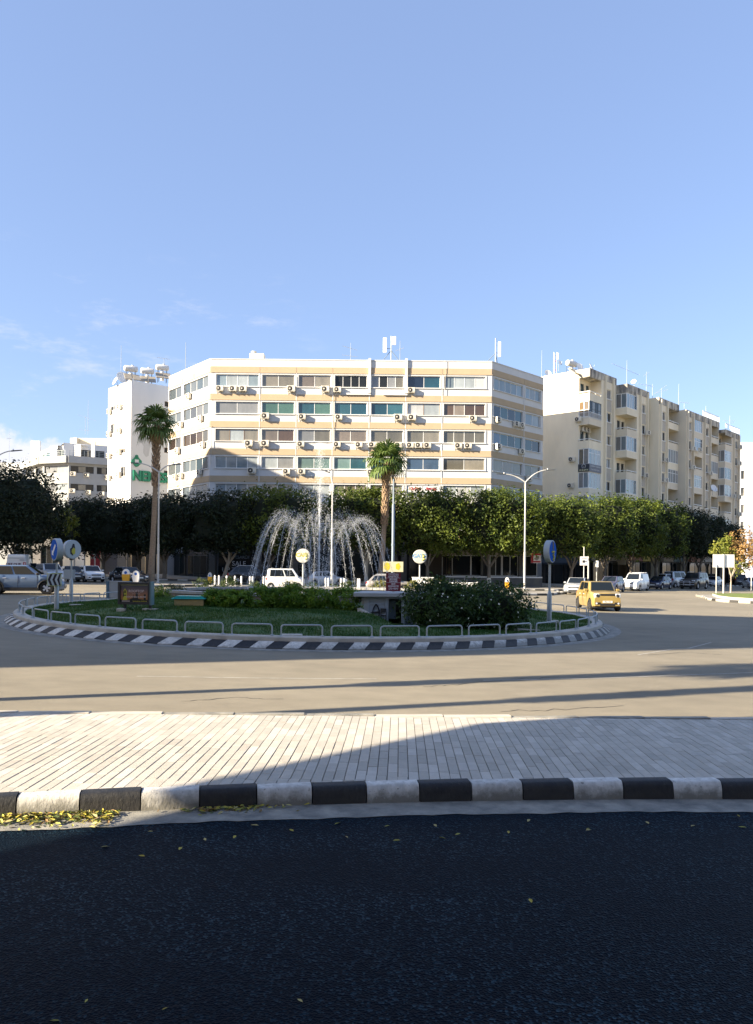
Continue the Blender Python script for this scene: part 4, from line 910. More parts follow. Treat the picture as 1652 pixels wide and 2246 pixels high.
# ================= angled grey building on the left
pts = [Vector(((Dx-826)/F*d,d)) for Dx,d in ((55,143),(93,134.5),(149,132.5),(246,136))]
ab = thing('angled_grey_building','grey angled office building with terrace roof left of the white tower','building',(pts[2].x,pts[2].y,0))
rt = Vector((pts[2].x,pts[2].y,0)); zwin = [(18.45,17.25),(15.35,14.2),(12.35,11.2),(9.3,8.1),(6.2,5.0)]
for i in range(3):
    a, b = pts[i], pts[i+1]; d = b-a; L_ = d.length; M = Matrix.Translation(Vector((a.x,a.y,0))-rt) @ Matrix.Rotation(math.atan2(d.y,d.x),4,'Z')
    spans = ([(.4,L_*.5),(L_*.58,L_-.3)],[(.25,L_-.15)],[(.3,L_*.56),(L_*.63,L_-.25)])[i]
    ops = [(u,v_,zb_,zt_) for zt_,zb_ in zwin for u,v_ in spans]
    mb = MB(M); wall_open(mb,0,L_,-2,18.85,ops,.25); mb.build('wall',M_grey,ab)
    for j,o_ in enumerate(ops): window(ab,M,*o_,.2,2 if i<2 else 3,M_fr_d,([P_greyb,P_pale] if i==1 else [P_dk,P_olive,P_dk]),.08)
    mb = MB(M); mb.box(-.15,L_+.15,-.9,.1,18.85,20.05); mb.build('parapet',M_stain if False else M_grey,ab)
    mb = MB(M)
    for z_ in (20.35,20.65,20.95): mb.box(0,L_,-.75,-.72,z_,z_+.03)
    for q in range(int(L_/1.2)+1): mb.box(q*1.2,q*1.2+.04,-.76,-.72,20.05,21)
    mb.build('terrace_rail',M_steel,ab)
    mb = MB(M); s_ = 2.2
    top = (22.3,22.3,22.6)[i]; po = [(L_*.25,L_*.85,20.2,21.6)]
    wall_open(mb,-.6,L_+.6,18.8,top,po,.2,y=s_); mb.add([(-.6,s_,top),(L_+.6,s_,top),(L_+.6,s_+6,top),(-.6,s_+6,top)],[(0,1,2,3)]); mb.build('penthouse_wall',M_tow,ab)
    window(ab,M,*po[0],s_+.15,3,M_fr_d,[P_lteal,P_teal] if i!=2 else [P_dk,P_olive],.08)
    mb = MB(M); mb.add([(0,-.9,20.02),(L_,-.9,20.02),(L_,s_,20.02),(0,s_,20.02)],[(0,1,2,3)]); mb.build('terrace',M_roof,ab)
for Dx,w,y0 in ((70,.25,1004),(80,.5,1003),(203,.3,994)):
    p = W(Dx,1060,134.3); mb = MB(); q = Vector((p.x,134.3,0))-rt; mb.box(q.x-w,q.x+w,q.y,q.y+.5,19.9,W(Dx,y0-40,134).z if False else 22.9); mb.build('terrace_wall',M_tow,ab)
mb = MB(); a = W(154,1000,141); b = W(236,1000,141); mb.box(a.x-rt.x,b.x-rt.x,141-rt.y,146-rt.y,19,24.5); mb.prism([(a.x-rt.x,141-rt.y),(a.x-rt.x+1.6,139.8-rt.y),(a.x-rt.x+1.6,141.01-rt.y)],19,24.4); mb.build('stair_tower',mat('pale_sand_plaster',(.66,.57,.42),.9,var=.05,scale=.5),ab)
for i,(x,y) in enumerate(((650,1272),(750,1276),(905,1285),(645,1420),(762,1428),(864,1436))):
    p = W(zoom0(x),721+(y+18)/3.978,133.4); ac(Vector((p.x,132.55+max(0,(zoom0(x)-149))*.0361,p.z)),R(2), f'air conditioner {("left","middle","right")[i%3]} in the {("upper","lower")[i//3]} row on the angled grey building','air conditioners on the angled grey building',1.15)
# ================= low building at the far left edge
p = Vector(((-30-826)/F*152,152)); lb = thing('low_white_building','pale flat roofed building at the far left edge behind trees','building',(p.x,p.y,0))
w_ = (51+30)/F*152; H_ = W(20,1014,152).z; ops = [(.5,w_*.62,15.2,17.9),(w_*.7,w_-.4,15.2,17.4),(.5,w_-.5,10,12.5)]
mb = MB(); wall_open(mb,0,w_,-2,H_,ops,.25); mb.add([(w_,0,-2),(w_,10,-2),(w_,10,H_),(w_,0,H_),(0,0,H_),(0,10,H_)],[(0,1,2,3),(4,3,2,5)]); mb.build('wall',M_grey,lb)
for o_ in ops: window(lb,Matrix(),*o_,.2,3,M_fr_d,[P_dk,P_dteal],.08)
q = W(42,1020,151); mb = MB(); mb.box(w_-3.2,w_,-.6,-.05,H_-2.3,H_-.1); mb.build('parapet_box',M_tow,lb)

# ================= buildings out of view: casters of the road shadows, and added sky blockers
def offblock(label, poly, z0, z1, mtw, cols=4, name='apartment_building'):
    cx = sum(p[0] for p in poly)/len(poly); cy = sum(p[1] for p in poly)/len(poly)
    t = thing(name,label,'building',(cx,cy,0)); q = [(x-cx,y-cy) for x,y in poly]
    mb = MB(); mb.prism(q,z0,z1); mb.build('wall',mtw,t)
    for i in range(len(q)):
        a, b = Vector(q[i]), Vector(q[(i+1)%len(q)]); d = b-a; L_ = d.length; M = Matrix.Translation((a.x,a.y,0)) @ Matrix.Rotation(math.atan2(d.y,d.x),4,'Z')
        n = max(2,int(L_/5))
        for k in range(int((z1-max(z0,3)-1)/3.1)):
            z_ = max(z0,3)+1+k*3.1; mb = MB(M); [mb.box((j+.5)*L_/n-1.1,(j+.5)*L_/n+1.1,-.03,.0,z_,z_+1.4) for j in range(n)]; stuff(mb.build('windows',pane(P_dk),t))
    return t
offblock('tall beige apartment building left of the roundabout, outside the picture',[(-80,5.2),(-35,5.2),(-35,16.0),(-80,22.4)],-2,25,M_beige)
offblock('tall beige apartment building beyond the left street, outside the picture',[(-80,52),(-48,52),(-48,75),(-80,75)],-2,28.3,M_beige)
offblock('unseen brown building added behind the photographer to block sky light',[(12,-62),(64,-62),(64,-14),(12,-14)],-2,27,mat('brown_plaster',(.26,.20,.15),.9,var=.1,scale=1))  # added out of view to cut sky fill on the road
offblock('unseen grey building added down the street to block sky light',[(-60,-78),(4,-78),(4,-38),(-60,-38)],-2,30,mat('dull_grey_plaster',(.24,.23,.22),.9,var=.1,scale=1))  # likewise added unseen, only to hide part of the sky
a_ = Vector((-.7071,-.7071)); b_ = Vector((.7071,-.7071)); cc = Vector((-12.0,5.38))
q4 = [cc, cc+a_*30, cc+a_*30+b_*16, cc+b_*16]
pb = offblock('apartment building raised on columns behind the photographer',[tuple(q) for q in q4],6.0,24,mat('dim_plaster',(.42,.38,.33),.9,var=.08,scale=1))
for i in range(5):
    for j in range(3):
        q = cc + a_*(2+i*6.4) + b_*(4+j*5) - Vector((pb.location.x,pb.location.y)); mb = MB(); mb.box(q.x-.3,q.x+.3,q.y-.3,q.y+.3,-1,6); mb.build('column',M_conc,pb)
# ------------------------------------------------------------------ trees, palms, shrubs
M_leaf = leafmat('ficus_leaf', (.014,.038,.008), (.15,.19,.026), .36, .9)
M_leafsh = leafmat('ficus_leaf_shaded', (.008,.016,.007), (.022,.036,.012), .2, .9)  # ficus leaf repeated darker, shade put into the colour
M_leafy = leafmat('yellow_green_leaf', (.10,.14,.02), (.30,.30,.05), .4, 1.5)
M_leafo = leafmat('autumn_leaf', (.24,.13,.05), (.50,.33,.13), .4, 1.8)
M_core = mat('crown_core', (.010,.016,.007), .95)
M_bark = mat('grey_bark', (.22,.19,.15), .9, col2=(.12,.10,.08), scale=3, bump=.6, bscale=18, stretch=(1,1,.4), contrast=.2)
M_barkp = mat('pale_bark', (.52,.46,.37), .9, col2=(.33,.28,.22), scale=3, bump=.5, bscale=16, stretch=(1,1,.4))
def quads(name, c, nrm, size, asp, mt, core=None):
    """leaf-shaped quads at points c with normals nrm"""
    n = len(c); r = RNG.normal(size=(n,3)); t = r - nrm*(r*nrm).sum(1,keepdims=True); t /= np.linalg.norm(t,axis=1,keepdims=True)+1e-9
    b = np.cross(nrm, t); s = (size*RNG.uniform(.65,1.35,n))[:,None]
    v = np.zeros((n,4,3)); v[:,0] = c-t*s; v[:,1] = c-b*s*asp+nrm*s*.12; v[:,2] = c+t*s; v[:,3] = c+b*s*asp+nrm*s*.12
    verts = v.reshape(-1,3); faces = np.arange(4*n).reshape(-1,4).tolist(); mi = [0]*n
    if core is not None:
        o = len(verts); verts = np.vstack([verts, np.array(core[0])]); faces += [[i+o for i in f] for f in core[1]]; mi += [1]*len(core[1])
    me = bpy.data.meshes.new(name); me.from_pydata(verts.tolist(), [], faces); me.materials.append(mt); me.materials.append(M_core)
    me.polygons.foreach_set('material_index', mi); me.update(); return me
def superell(dirs, rx, ry, rz, p=3.2):
    q = np.abs(dirs/np.array([rx,ry,rz]))**p; return dirs/(q.sum(1,keepdims=True)**(1/p))
def crown_mesh(name, rx, ry, rz, nl, leaf, mt, p=7.0, clumps=140, rough=.055, core=.80, asp=.5, spread=.16, flat=True):
    d = RNG.normal(size=(clumps,3)); d /= np.linalg.norm(d,axis=1,keepdims=True)
    cl = superell(d, rx, ry, rz, p); k = 1 + rough*(np.sin(cl[:,0]*2.3+cl[:,2]*1.7+RNG.uniform(0,6))*.7 + RNG.normal(size=clumps)*.45)
    cl = cl*np.clip(k,.72,1.22)[:,None]*.95
    per = nl//clumps; m = min(rx,ry,rz)
    cc = np.repeat(cl, per, 0) + RNG.normal(size=(clumps*per,3))*m*spread
    nrm = np.repeat(cl/np.linalg.norm(cl,axis=1,keepdims=True), per, 0)*.9 + RNG.normal(size=cc.shape)*.75 + np.array([0,0,.35]); nrm /= np.linalg.norm(nrm,axis=1,keepdims=True)
    co = None
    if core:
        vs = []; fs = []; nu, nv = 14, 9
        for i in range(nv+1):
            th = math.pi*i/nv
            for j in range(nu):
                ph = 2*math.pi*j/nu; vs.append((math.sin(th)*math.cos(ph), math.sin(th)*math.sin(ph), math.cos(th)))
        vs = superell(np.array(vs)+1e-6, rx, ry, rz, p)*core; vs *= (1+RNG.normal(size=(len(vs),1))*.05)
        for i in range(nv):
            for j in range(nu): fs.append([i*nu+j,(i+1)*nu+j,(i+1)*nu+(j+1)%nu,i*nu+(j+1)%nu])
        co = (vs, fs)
    return quads(name, cc, nrm, leaf, asp, mt, co)
def ficus(Dx, d, D0, D1, ytop, ybot, label, mt=M_leaf, bark=M_bark, ry=2.6, nl=9000, leaf=.155, lean=0, group='clipped street trees', whitebase=False, rough=.055):
    b = at_depth(Dx, d, .0); zt = W((D0+D1)/2,ytop,d).z-b.z; zb = W((D0+D1)/2,ybot,d).z-b.z
    X0, X1 = W(D0,1200,d).x-b.x, W(D1,1200,d).x-b.x; cx, rx = (X0+X1)/2, (X1-X0)/2; cz, rz = (zt+zb)/2, (zt-zb)/2
    t = thing('street_tree', label, 'tree', b, 0, group)
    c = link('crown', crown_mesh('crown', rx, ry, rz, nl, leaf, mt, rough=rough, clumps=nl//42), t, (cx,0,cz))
    mb = MB(); zf = zb*.55
    mb.tube([(0,0,-.3),(0,0,.1),(lean*.3,.05,zf*.5),(lean*.6,0,zf)],[.34,.24,.19,.17],9)
    nb = 4
    for k in range(nb):
        a = 2*math.pi*k/nb + random.uniform(-.4,.4); q = (cx*.6+math.cos(a)*rx*.5, math.sin(a)*ry*.5, zb+rz*.35); m_ = (lean*.7+math.cos(a)*rx*.20, math.sin(a)*ry*.2, zf+(zb-zf)*.6)
        mb.tube([(lean*.6,0,zf-.12),m_,q],[.13,.10,.06],7)
    mb.build('trunk', bark, t, smooth=60)
    if whitebase: mb = MB(); mb.tube([(0,0,-.2),(0,0,.1),(lean*.15,.02,.55),(lean*.25,.04,1.0)],[.36,.265,.235,.21],9); mb.build('whitewashed_base', mat('lime_wash',(.68,.63,.54),.9,var=.12,scale=4), t, smooth=60)
    return t
SHADE_LEAF = M_leafsh
ficus(40,72,-38,118,1043,1203,'dark bushy tree at the left edge in front of the grey building',SHADE_LEAF,nl=9000,ry=3.2,rough=.14)
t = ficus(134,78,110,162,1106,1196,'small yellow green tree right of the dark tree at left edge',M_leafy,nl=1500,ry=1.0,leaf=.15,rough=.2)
ficus(227,83,138,292,1108,1205,'shaded clipped tree with thick trunk left of the first palm',SHADE_LEAF,nl=10000)
ficus(304,84,262,352,1106,1207,'shaded clipped tree directly behind the first palm',SHADE_LEAF,nl=8000)
ficus(361,79,318,432,1098,1203,'shaded clipped tree between the double lamp and dark shop',SHADE_LEAF,nl=9000)
ficus(489,78,418,565,1090,1200,'shaded clipped tree with pale leaning trunk before the sale window',SHADE_LEAF,M_barkp,nl=10000,lean=.9)
ficus(592,78,540,692,1081,1198,'clipped tree left of the tall central jet',M_leaf,nl=10000)
ficus(803,78,722,880,1084,1192,'clipped tree with forked pale trunk right of the central jet',M_leaf,M_barkp,nl=10000,lean=.1)
ficus(938,79,866,1020,1087,1203,'clipped sunlit tree right of the second palm',M_leaf,nl=10500,whitebase=True)
ficus(1073,80,1012,1182,1087,1206,'clipped tree in front of the restaurant beside the double lamp',M_leaf,nl=12000,whitebase=True)
for a in ((1251,82.5,1183,1302,1102,1212,'clipped bright tree at the corner of the right street, twin trunk'),(1325,88.5,1272,1380,1098,1212,'second clipped tree along the right street'),(1385,94,1348,1445,1104,1212,'third clipped tree along the right street'),
          (1440,99.5,1402,1496,1111,1212,'fourth clipped tree along the right street'),(1500,106,1455,1555,1126,1213,'fifth clipped tree along the right street, dark limbs'),(1535,111,1500,1590,1142,1214,'sixth clipped tree along the right street'),(1580,117,1555,1618,1156,1216,'last clipped tree at the end of the right street')):
    ficus(*a, M_leaf if a[0]<1400 else M_leafsh if a[0]>1460 else M_leaf, nl=9500 if a[0]<1400 else 7500, lean=random.uniform(-.3,.3))
# young trees on the right hand island
def young(Dx, y, crowns, label, h):
    b = G(Dx,y,.15); t = thing('young_tree',label,'tree',b,0,'young trees on the right island'); mb = MB(); s_ = F/b.y
    mb.tube([(0,0,-.1),(.02,0,h*.4)],[.09,.07],7)
    for (cx,cy,r_,mt,n) in crowns:
        p = W(cx,cy,b.y)-b; mb.tube([(.02,0,h*.38),(p.x*.5,0,h*.38+(p.z-h*.38)*.5),p],[.06,.045,.02],6)
        link('crown', crown_mesh('crown', r_[0]/s_, .9, r_[1]/s_, n, .13, mt, p=2, core=0, rough=.25, clumps=max(20,n//14), spread=.2), t, p)
    mb.build('trunk', M_barkp, t, smooth=60)
young(1603,1298,[(1588,1200,(24,22),M_leafy,700),(1640,1205,(38,54),M_leafo,1700),(1616,1235,(14,30),M_leafy,400)],'young tree with orange and green leaves on the right island',4.0)
# --- fan palms
M_palm = leafmat('palm_leaf', (.05,.10,.02), (.17,.23,.06), .3, 2.0)
M_dead = leafmat('dead_frond', (.30,.22,.11), (.42,.33,.18), .2, 3)
M_boots = mat('palm_boots', (.36,.25,.15), .9, col2=(.18,.12,.08), scale=6, bump=.8, bscale=14, contrast=.18)
M_ptrunk = mat('palm_trunk', (.30,.225,.15), .9, col2=(.18,.13,.09), scale=4, bump=.5, bscale=14, stretch=(1,1,3))
def frond(mb, base, dirv, ln, fan, m=0, seg=16, droop=.5):
    dirv = dirv.normalized(); side = dirv.cross(Vector((0,0,1))); side = side.normalized() if side.length > .05 else Vector((1,0,0)); up = side.cross(dirv).normalized()
    if up.z < 0: up = -up
    tip = base + dirv*ln + Vector((0,0,-.06*ln)); mb.tube([base,(base+tip)/2+up*.03,tip],[.022,.018,.012],4,m)
    for k in range(seg):
        a = R(-112 + 224*k/(seg-1)) + random.uniform(-.04,.04); d = dirv*math.cos(a) + side*math.sin(a); l_ = fan*(1-.25*abs(a)/2)*random.uniform(.88,1.08)
        w = side*math.cos(a) - dirv*math.sin(a); w = w*fan*.068
        p1 = tip + d*l_*.55 + up*(.10*fan*math.cos(a*.8)); p2 = tip + d*l_*.88 + Vector((0,0,-droop*.22*l_)); p3 = tip + d*l_ + Vector((0,0,-droop*.55*l_))
        mb.add([tip, p1-w+up*.03, p1+w, p2-w*.6, p2+w*.6, p3], [(0,1,2),(1,3,4,2),(3,5,4)], m)
def palm(base, top, label, boots_from=.55, r0=.26, size=1.0, group=None, n=34):
    t = thing('fan_palm', label, 'palm tree', base, 0, group); rel = top-base; h = rel.z
    f = lambda z: Vector((rel.x*(z/h)+.12*math.sin(3*z/h), rel.y*z/h, z))
    mb = MB(); mb.tube([f(0)-Vector((0,0,.3)),f(h*.02),f(h*.08),f(h*.3),f(h*.6),f(h)],[r0*1.5,r0*1.25,r0,r0*.82,r0*.75,r0*.72],12); mb.build('trunk', M_ptrunk, t, smooth=60)
    mb = MB()                                                 # old leaf bases as short upturned scales
    z = h*boots_from; k = 0
    while z < h*.985:
        a = k*2.4; rr = r0*.95 + .05*random.random(); c = f(z); d = Vector((math.cos(a),math.sin(a),0)); s_ = Vector((-d.y,d.x,0)); l_ = .26*size*random.uniform(.7,1.2)
        mb.add([c+d*rr*.7-s_*.12, c+d*rr*.7+s_*.12, c+d*(rr+.10)+s_*.07+Vector((0,0,l_)), c+d*(rr+.10)-s_*.07+Vector((0,0,l_)), c+d*(rr+.02)+Vector((0,0,-.05))],[(0,4,1),(4,3,2),(4,0,3),(4,2,1),(0,1,2,3)])
        z += .028*size*h/12; k += 1
    stuff(mb.build('leaf_base', M_boots, t))
    for k in range(n):
        a = k*2.39996; el = R(78 - 118*(k/(n-1))**.85) + random.uniform(-.08,.08)
        d = Vector((math.cos(a)*math.cos(el), math.sin(a)*math.cos(el), math.sin(el)))
        mb = MB(); frond(mb, f(h)+Vector((0,0,.05)), d, random.uniform(.62,.85)*size, random.uniform(.72,.92)*size, droop=.45+.5*(k/n)); mb.build('frond', M_palm, t)
    for k in range(9):
        a = k*.7+.2; d = Vector((math.cos(a)*.5, math.sin(a)*.5, -1)); mb = MB(); frond(mb, f(h*.99), d, .5*size, .55*size, droop=.9, seg=9); mb.build('dead_frond', M_dead, t)
    return t
b = at_depth(331,68,.15); palm(b, W(343,932,68), 'tall fan palm beside the double street lamp on left', .60, .29, 1.42)
b = at_depth(834,75,.1); palm(b, W(848,1012,75), 'shorter fan palm behind the fountain with rough trunk', .48, .30, 1.55)
palm(Vector((-14.6,9.3,GZ(-14.6))), Vector((-14.4,9.3,10.1)), 'fan palm left of the picture whose trunk shadow crosses the road', .6, .20, .9, n=34)
palm(Vector((-13.6,7.25,GZ(-13.6))), Vector((-13.5,7.25,11.4)), 'second fan palm left of the picture, shadow crossing the road', .6, .22, .9, n=34)
# --- shrubs
M_shr = leafmat('bright_shrub_leaf', (.06,.15,.013), (.20,.30,.025), .35, 3.5)
M_bush = leafmat('dark_bush_leaf', (.010,.034,.010), (.065,.115,.02), .28, 2.5)
M_plant = leafmat('plant_leaf', (.02,.05,.015), (.09,.11,.03), .3, 3)
M_plit = leafmat('sunlit_plant_leaf', (.12,.14,.03), (.30,.27,.09), .35, 3)  # plant leaf again in brighter yellow, sunlight put into the colour
def bush(name, label, p, rx, ry, h, n, leaf, mt, cat='shrub', p_=2.2, rough=.2, core=.7, group=None, flowers=0, asp=.42):
    t = thing(name, label, cat, p, 0, group)
    link('foliage', crown_mesh('foliage', rx, ry, h/2, n, leaf, mt, p=p_, clumps=max(24,n//26), rough=rough, core=core, spread=.2, asp=asp), t, (0,0,h*.48))
    if flowers:
        d = RNG.normal(size=(flowers,3)); d[:,1] = -np.abs(d[:,1]); d /= np.linalg.norm(d,axis=1,keepdims=True); c = superell(d,rx,ry,h/2,2.2)*1.04; d2 = d+np.array([0,0,.3]); d2 /= np.linalg.norm(d2,axis=1,keepdims=True)
        me = quads('blossom', c, d2, .035, .9, mat('white_petal',(.75,.74,.62),.7)); stuff(link('blossom', me, t, (0,0,h*.48)))
    return t
shr = [(467,1337,34,.62),(500,1339,34,.55),(530,1340,32,.5),(572,1340,62,.72),(612,1341,50,.68),(646,1342,54,.78),(692,1343,66,.75),(757,1345,58,.70)]
nm = ['leftmost','second','third','fourth','fifth','sixth','seventh','last']
for i,(x,y,w,h) in enumerate(shr):
    p = G(x,y,.5); p.z = lawn_z(p.x,p.y)+GZ(p.x); s_ = F/p.y
    bush('green_shrub', f'{nm[i]} bright green shrub of the row in front of the pool wall' if i<7 else 'bright green round shrub left of the pump house', p, w/2/s_*1.08, .55, h*.98, 2600, .055, M_shr, group='green shrubs in front of the pool', core=0, rough=.25)
p = G(970,1384,.15); p.z = lawn_z(p.x,p.y)+GZ(p.x); bush('flowering_bush','large dark bush with white blossoms beside the pump house doorway',p,1.28,1.05,1.48,6500,.07,M_bush,'bush',flowers=45,rough=.2)
p = G(1078,1378,.2); p.z = lawn_z(p.x,p.y)+GZ(p.x); bush('flowering_bush','large dark bush with few blossoms nearest the right sign',p,1.25,1.1,1.5,6000,.07,M_bush,'bush',flowers=22,rough=.2)
p = at_depth(1040,33.5,.55); bush('flowering_bush','bright leaved bush top behind the two dark bushes',p,1.9,.7,.95,2600,.06,M_plit,'bush',rough=.25)
for x,y0,y1,d,w,mt,lab in ((447,1278,1300,43.2,50,M_plant,'low dark shrub behind the left part of the pool'),(503,1277,1300,43.2,42,M_plant,'low shrub behind pool left of the falling jets'),(560,1280,1299,43.2,30,M_plant,'small low shrub behind the pool between falling jets'),
                         (640,1281,1300,43.4,44,M_plant,'low shrub behind the pool below the white minivan'),(690,1284,1300,43.4,36,M_plant,'small shrub behind pool at the central jet'),(760,1283,1299,43.4,60,M_plant,'low shrub behind the pool below silver car'),(835,1280,1300,43.4,46,M_plit,'yellow green plant strip behind pool left of red sign'),(905,1279,1300,43.4,52,M_plit,'reddish yellow plant strip under the round signs post'),(955,1277,1300,43.4,56,M_plit,'sunlit yellow plant strip behind the pump house')):
    p = W(x,y1,d); h = W(x,y0,d).z-p.z; bush('low_plant', lab, p, w/2*d/F, .45, h*1.25, 900, .06, mt, 'plant', group='plants around the pool', core=0, rough=.3)
p = W(380,1316,36.5); bush('low_plant','grassy dark clump left of the pool end',p,.85,.6,.72,1500,.06,M_plant,'plant',group='plants around the pool',core=.5,rough=.3,asp=.2)
p = W(350,1330,33.5); bush('low_plant','lush green plant right of the billboard',p,.40,.4,.85,1100,.06,M_shr,'plant',group='plants around the pool',core=.5,rough=.3,asp=.2)
# ------------------------------------------------------------------ far islands and pavements
M_pavf = mat('far_pavement', (.27,.25,.215), .9, var=.1, scale=1.2, bump=.2)
def slab(name, poly, h, mt, label, blocks=None, bl=1.0, closed=True):
    mb = MB(); n = len(poly)
    mb.add([zw(x,y,-.05) for x,y in poly]+[zw(x,y,h) for x,y in poly],[tuple(range(n,2*n))]+[(i,(i+1)%n,n+(i+1)%n,n+i) for i in range(n)])
    o = structure(mb.build(name, mt))
    if blocks is None: return o
    for i in blocks:
        a = Vector(poly[i]); b = Vector(poly[(i+1)%n]); d = b-a; L_ = d.length; k = max(1,round(L_/bl)); ang = math.atan2(d.y,d.x)
        for j in range(k):
            p = a + d*(j/k); m_ = MB(); m_.cbox(.01,L_/k-.01,-.02,.16,-.04,h+.02,.015)
            c = m_.build('kerb_stone', (M_kw,M_kb)[j%2], o); c.location = zw(p.x,p.y,0); c.rotation_euler.z = ang
    return o
g = lambda x,y: tuple(G(x,y,.15).xy)
slab('pavement',[(-60,77.5),(4,77.5),(10.5,73.0),(17,73.6),(22.3,81.1),(62,124),(62,150),(-60,150)],.12,M_pavf,'',blocks=[0,1,2,3,4])
A = [g(286,1284),g(428,1283)]; slab('traffic_island',[A[0],A[1],(A[1][0]+.6,A[1][1]+1.5),(A[1][0]-.5,A[1][1]+6),(A[0][0]-1,A[0][1]+6),(A[0][0]-.8,A[0][1]+1.5)],.15,M_pavf,'',blocks=[0,1,5])
Bp = [g(440,1285),g(590,1287),g(760,1289),g(960,1290)]; slab('traffic_island',Bp+[(Bp[3][0]+.8,Bp[3][1]+1.2)]+[(p[0],p[1]+2.6) for p in Bp[::-1]],.15,M_pavf,'',blocks=[0,1,2,3])
A = [g(1112,1302),g(1200,1302.5),g(1236,1299)]; slab('traffic_island',[A[0],A[1],A[2],(A[2][0]+.3,A[2][1]+3.2),(A[0][0]-.4,A[0][1]+2.2)],.15,M_pavf,'',blocks=[0,1,2,4])
q = [g(1540,1307),g(1552,1312),g(1580,1316),g(1620,1318.5),g(1700,1322),g(1800,1326)]
ri = slab('traffic_island',q+[(75,76),(q[0][0]+14,q[0][1]+9),(q[0][0]+.7,q[0][1]+3)],.15,M_pavf,'',blocks=[0,1,2,3,4],bl=.9)
lw = [(p[0]+1.4,p[1]+1.2) for p in q]; mb = MB(); vs = [zw(x,y,.30) for x,y in lw+[(74,75.5),(q[0][0]+13,q[0][1]+8.2),(q[0][0]+2.0,q[0][1]+3)]]; mb.add(vs,[tuple(range(len(vs)))]); structure(mb.build('lawn',mat('sunlit_grass',(.10,.16,.02),.95,col2=(.17,.19,.04),scale=1.5,bump=.5,bscale=40)))  # brighter grass tone with sunlight put into the colour
mb = MB()
for i in range(len(lw)-1): a, b = lw[i], lw[i+1]; mb.add([zw(*a,.1),zw(*b,.1),zw(*b,.33),zw(*a,.33),zw(a[0]+.1,a[1]+.15,.33),zw(b[0]+.1,b[1]+.15,.33)],[(0,1,2,3),(3,2,5,4)])
structure(mb.build('lawn_edging',M_conc))

# ------------------------------------------------------------------ fountain
FC = Vector((-2.8, 37.6)); FA, FB = 7.3, 4.7
fz = GZ(FC.x); ft = thing('fountain','round stone fountain pool with tall central jet and ring of falling arcs','fountain',(FC.x,FC.y,fz))
M_stone = mat('fountain_stone',(.25,.22,.185),.85,col2=(.17,.155,.135),scale=2.5,bump=.4,bscale=14,rnd=.12,contrast=.25)
M_cop = mat('coping_stone',(.36,.35,.33),.8,var=.1,scale=3,bump=.2,bscale=20,rnd=.1)
NS = 64
def ell(t, o=0): return Vector(((FA+o)*math.cos(t),(FB+o)*math.sin(t),0))
for k in range(NS):
    t0, t1 = 2*math.pi*k/NS+.0025, 2*math.pi*(k+1)/NS-.0025
    for nm_,mt,o0,o1,z0,z1 in (('wall_stone',M_stone,-.42,0,.2,.83),('coping_stone',M_cop,-.5,.07,.834,.95)):
        p = [ell(t0,o1),ell(t1,o1),ell(t1,o0),ell(t0,o0)]; mb = MB(); mb.prism([(q.x,q.y) for q in p],z0,z1); mb.build(nm_,mt,ft)
mb = MB(); n = 64; mb.add([(0,0,.78)]+[ell(2*math.pi*k/n,-.40)+Vector((0,0,.78)) for k in range(n)],[(0,k+1,(k+1)%n+1) for k in range(n)])
mb.build('water_surface',mat('pool_water',(.03,.06,.07),.12,bump=.35,scale=6,bscale=5,var=.1,spec=.8),ft)
M_drop = mat('water_drop',(.86,.89,.92),.25,spec=.8)
def thin_water():
    m = bpy.data.materials.new('thin_water'); m.use_nodes = True; N = m.node_tree.nodes; L = m.node_tree.links; b = N['Principled BSDF']; b.inputs['Base Color'].default_value = (.86,.89,.92,1); b.inputs['Roughness'].default_value = .2
    t = N.new('ShaderNodeBsdfTransparent'); x = N.new('ShaderNodeMixShader'); x.inputs[0].default_value = .62; L.new(b.outputs[0], x.inputs[1]); L.new(t.outputs[0], x.inputs[2]); L.new(x.outputs[0], N['Material Output'].inputs[0]); return m
M_thin = thin_water()
OCT = np.array([(1,0,0),(-1,0,0),(0,1,0),(0,-1,0),(0,0,1),(0,0,-1)],float); OF = [(0,2,4),(2,1,4),(1,3,4),(3,0,4),(2,0,5),(1,2,5),(3,1,5),(0,3,5)]
def drops(name, pts, rad, stretch, par):
    pts = np.asarray(pts); n = len(pts); v = OCT[None]*np.asarray(rad)[:,None,None]; v = v*np.stack([np.ones(n),np.ones(n),np.asarray(stretch)],1)[:,None,:]; v = (v+pts[:,None,:]).reshape(-1,3)
    f = (np.array(OF)[None]+6*np.arange(n)[:,None,None]).reshape(-1,3)
    me = bpy.data.meshes.new(name); me.from_pydata(v.tolist(),[],f.tolist()); me.materials.append(M_thin); return stuff(link(name,me,par))
zt, z0 = 4.75, .78
NA = 30
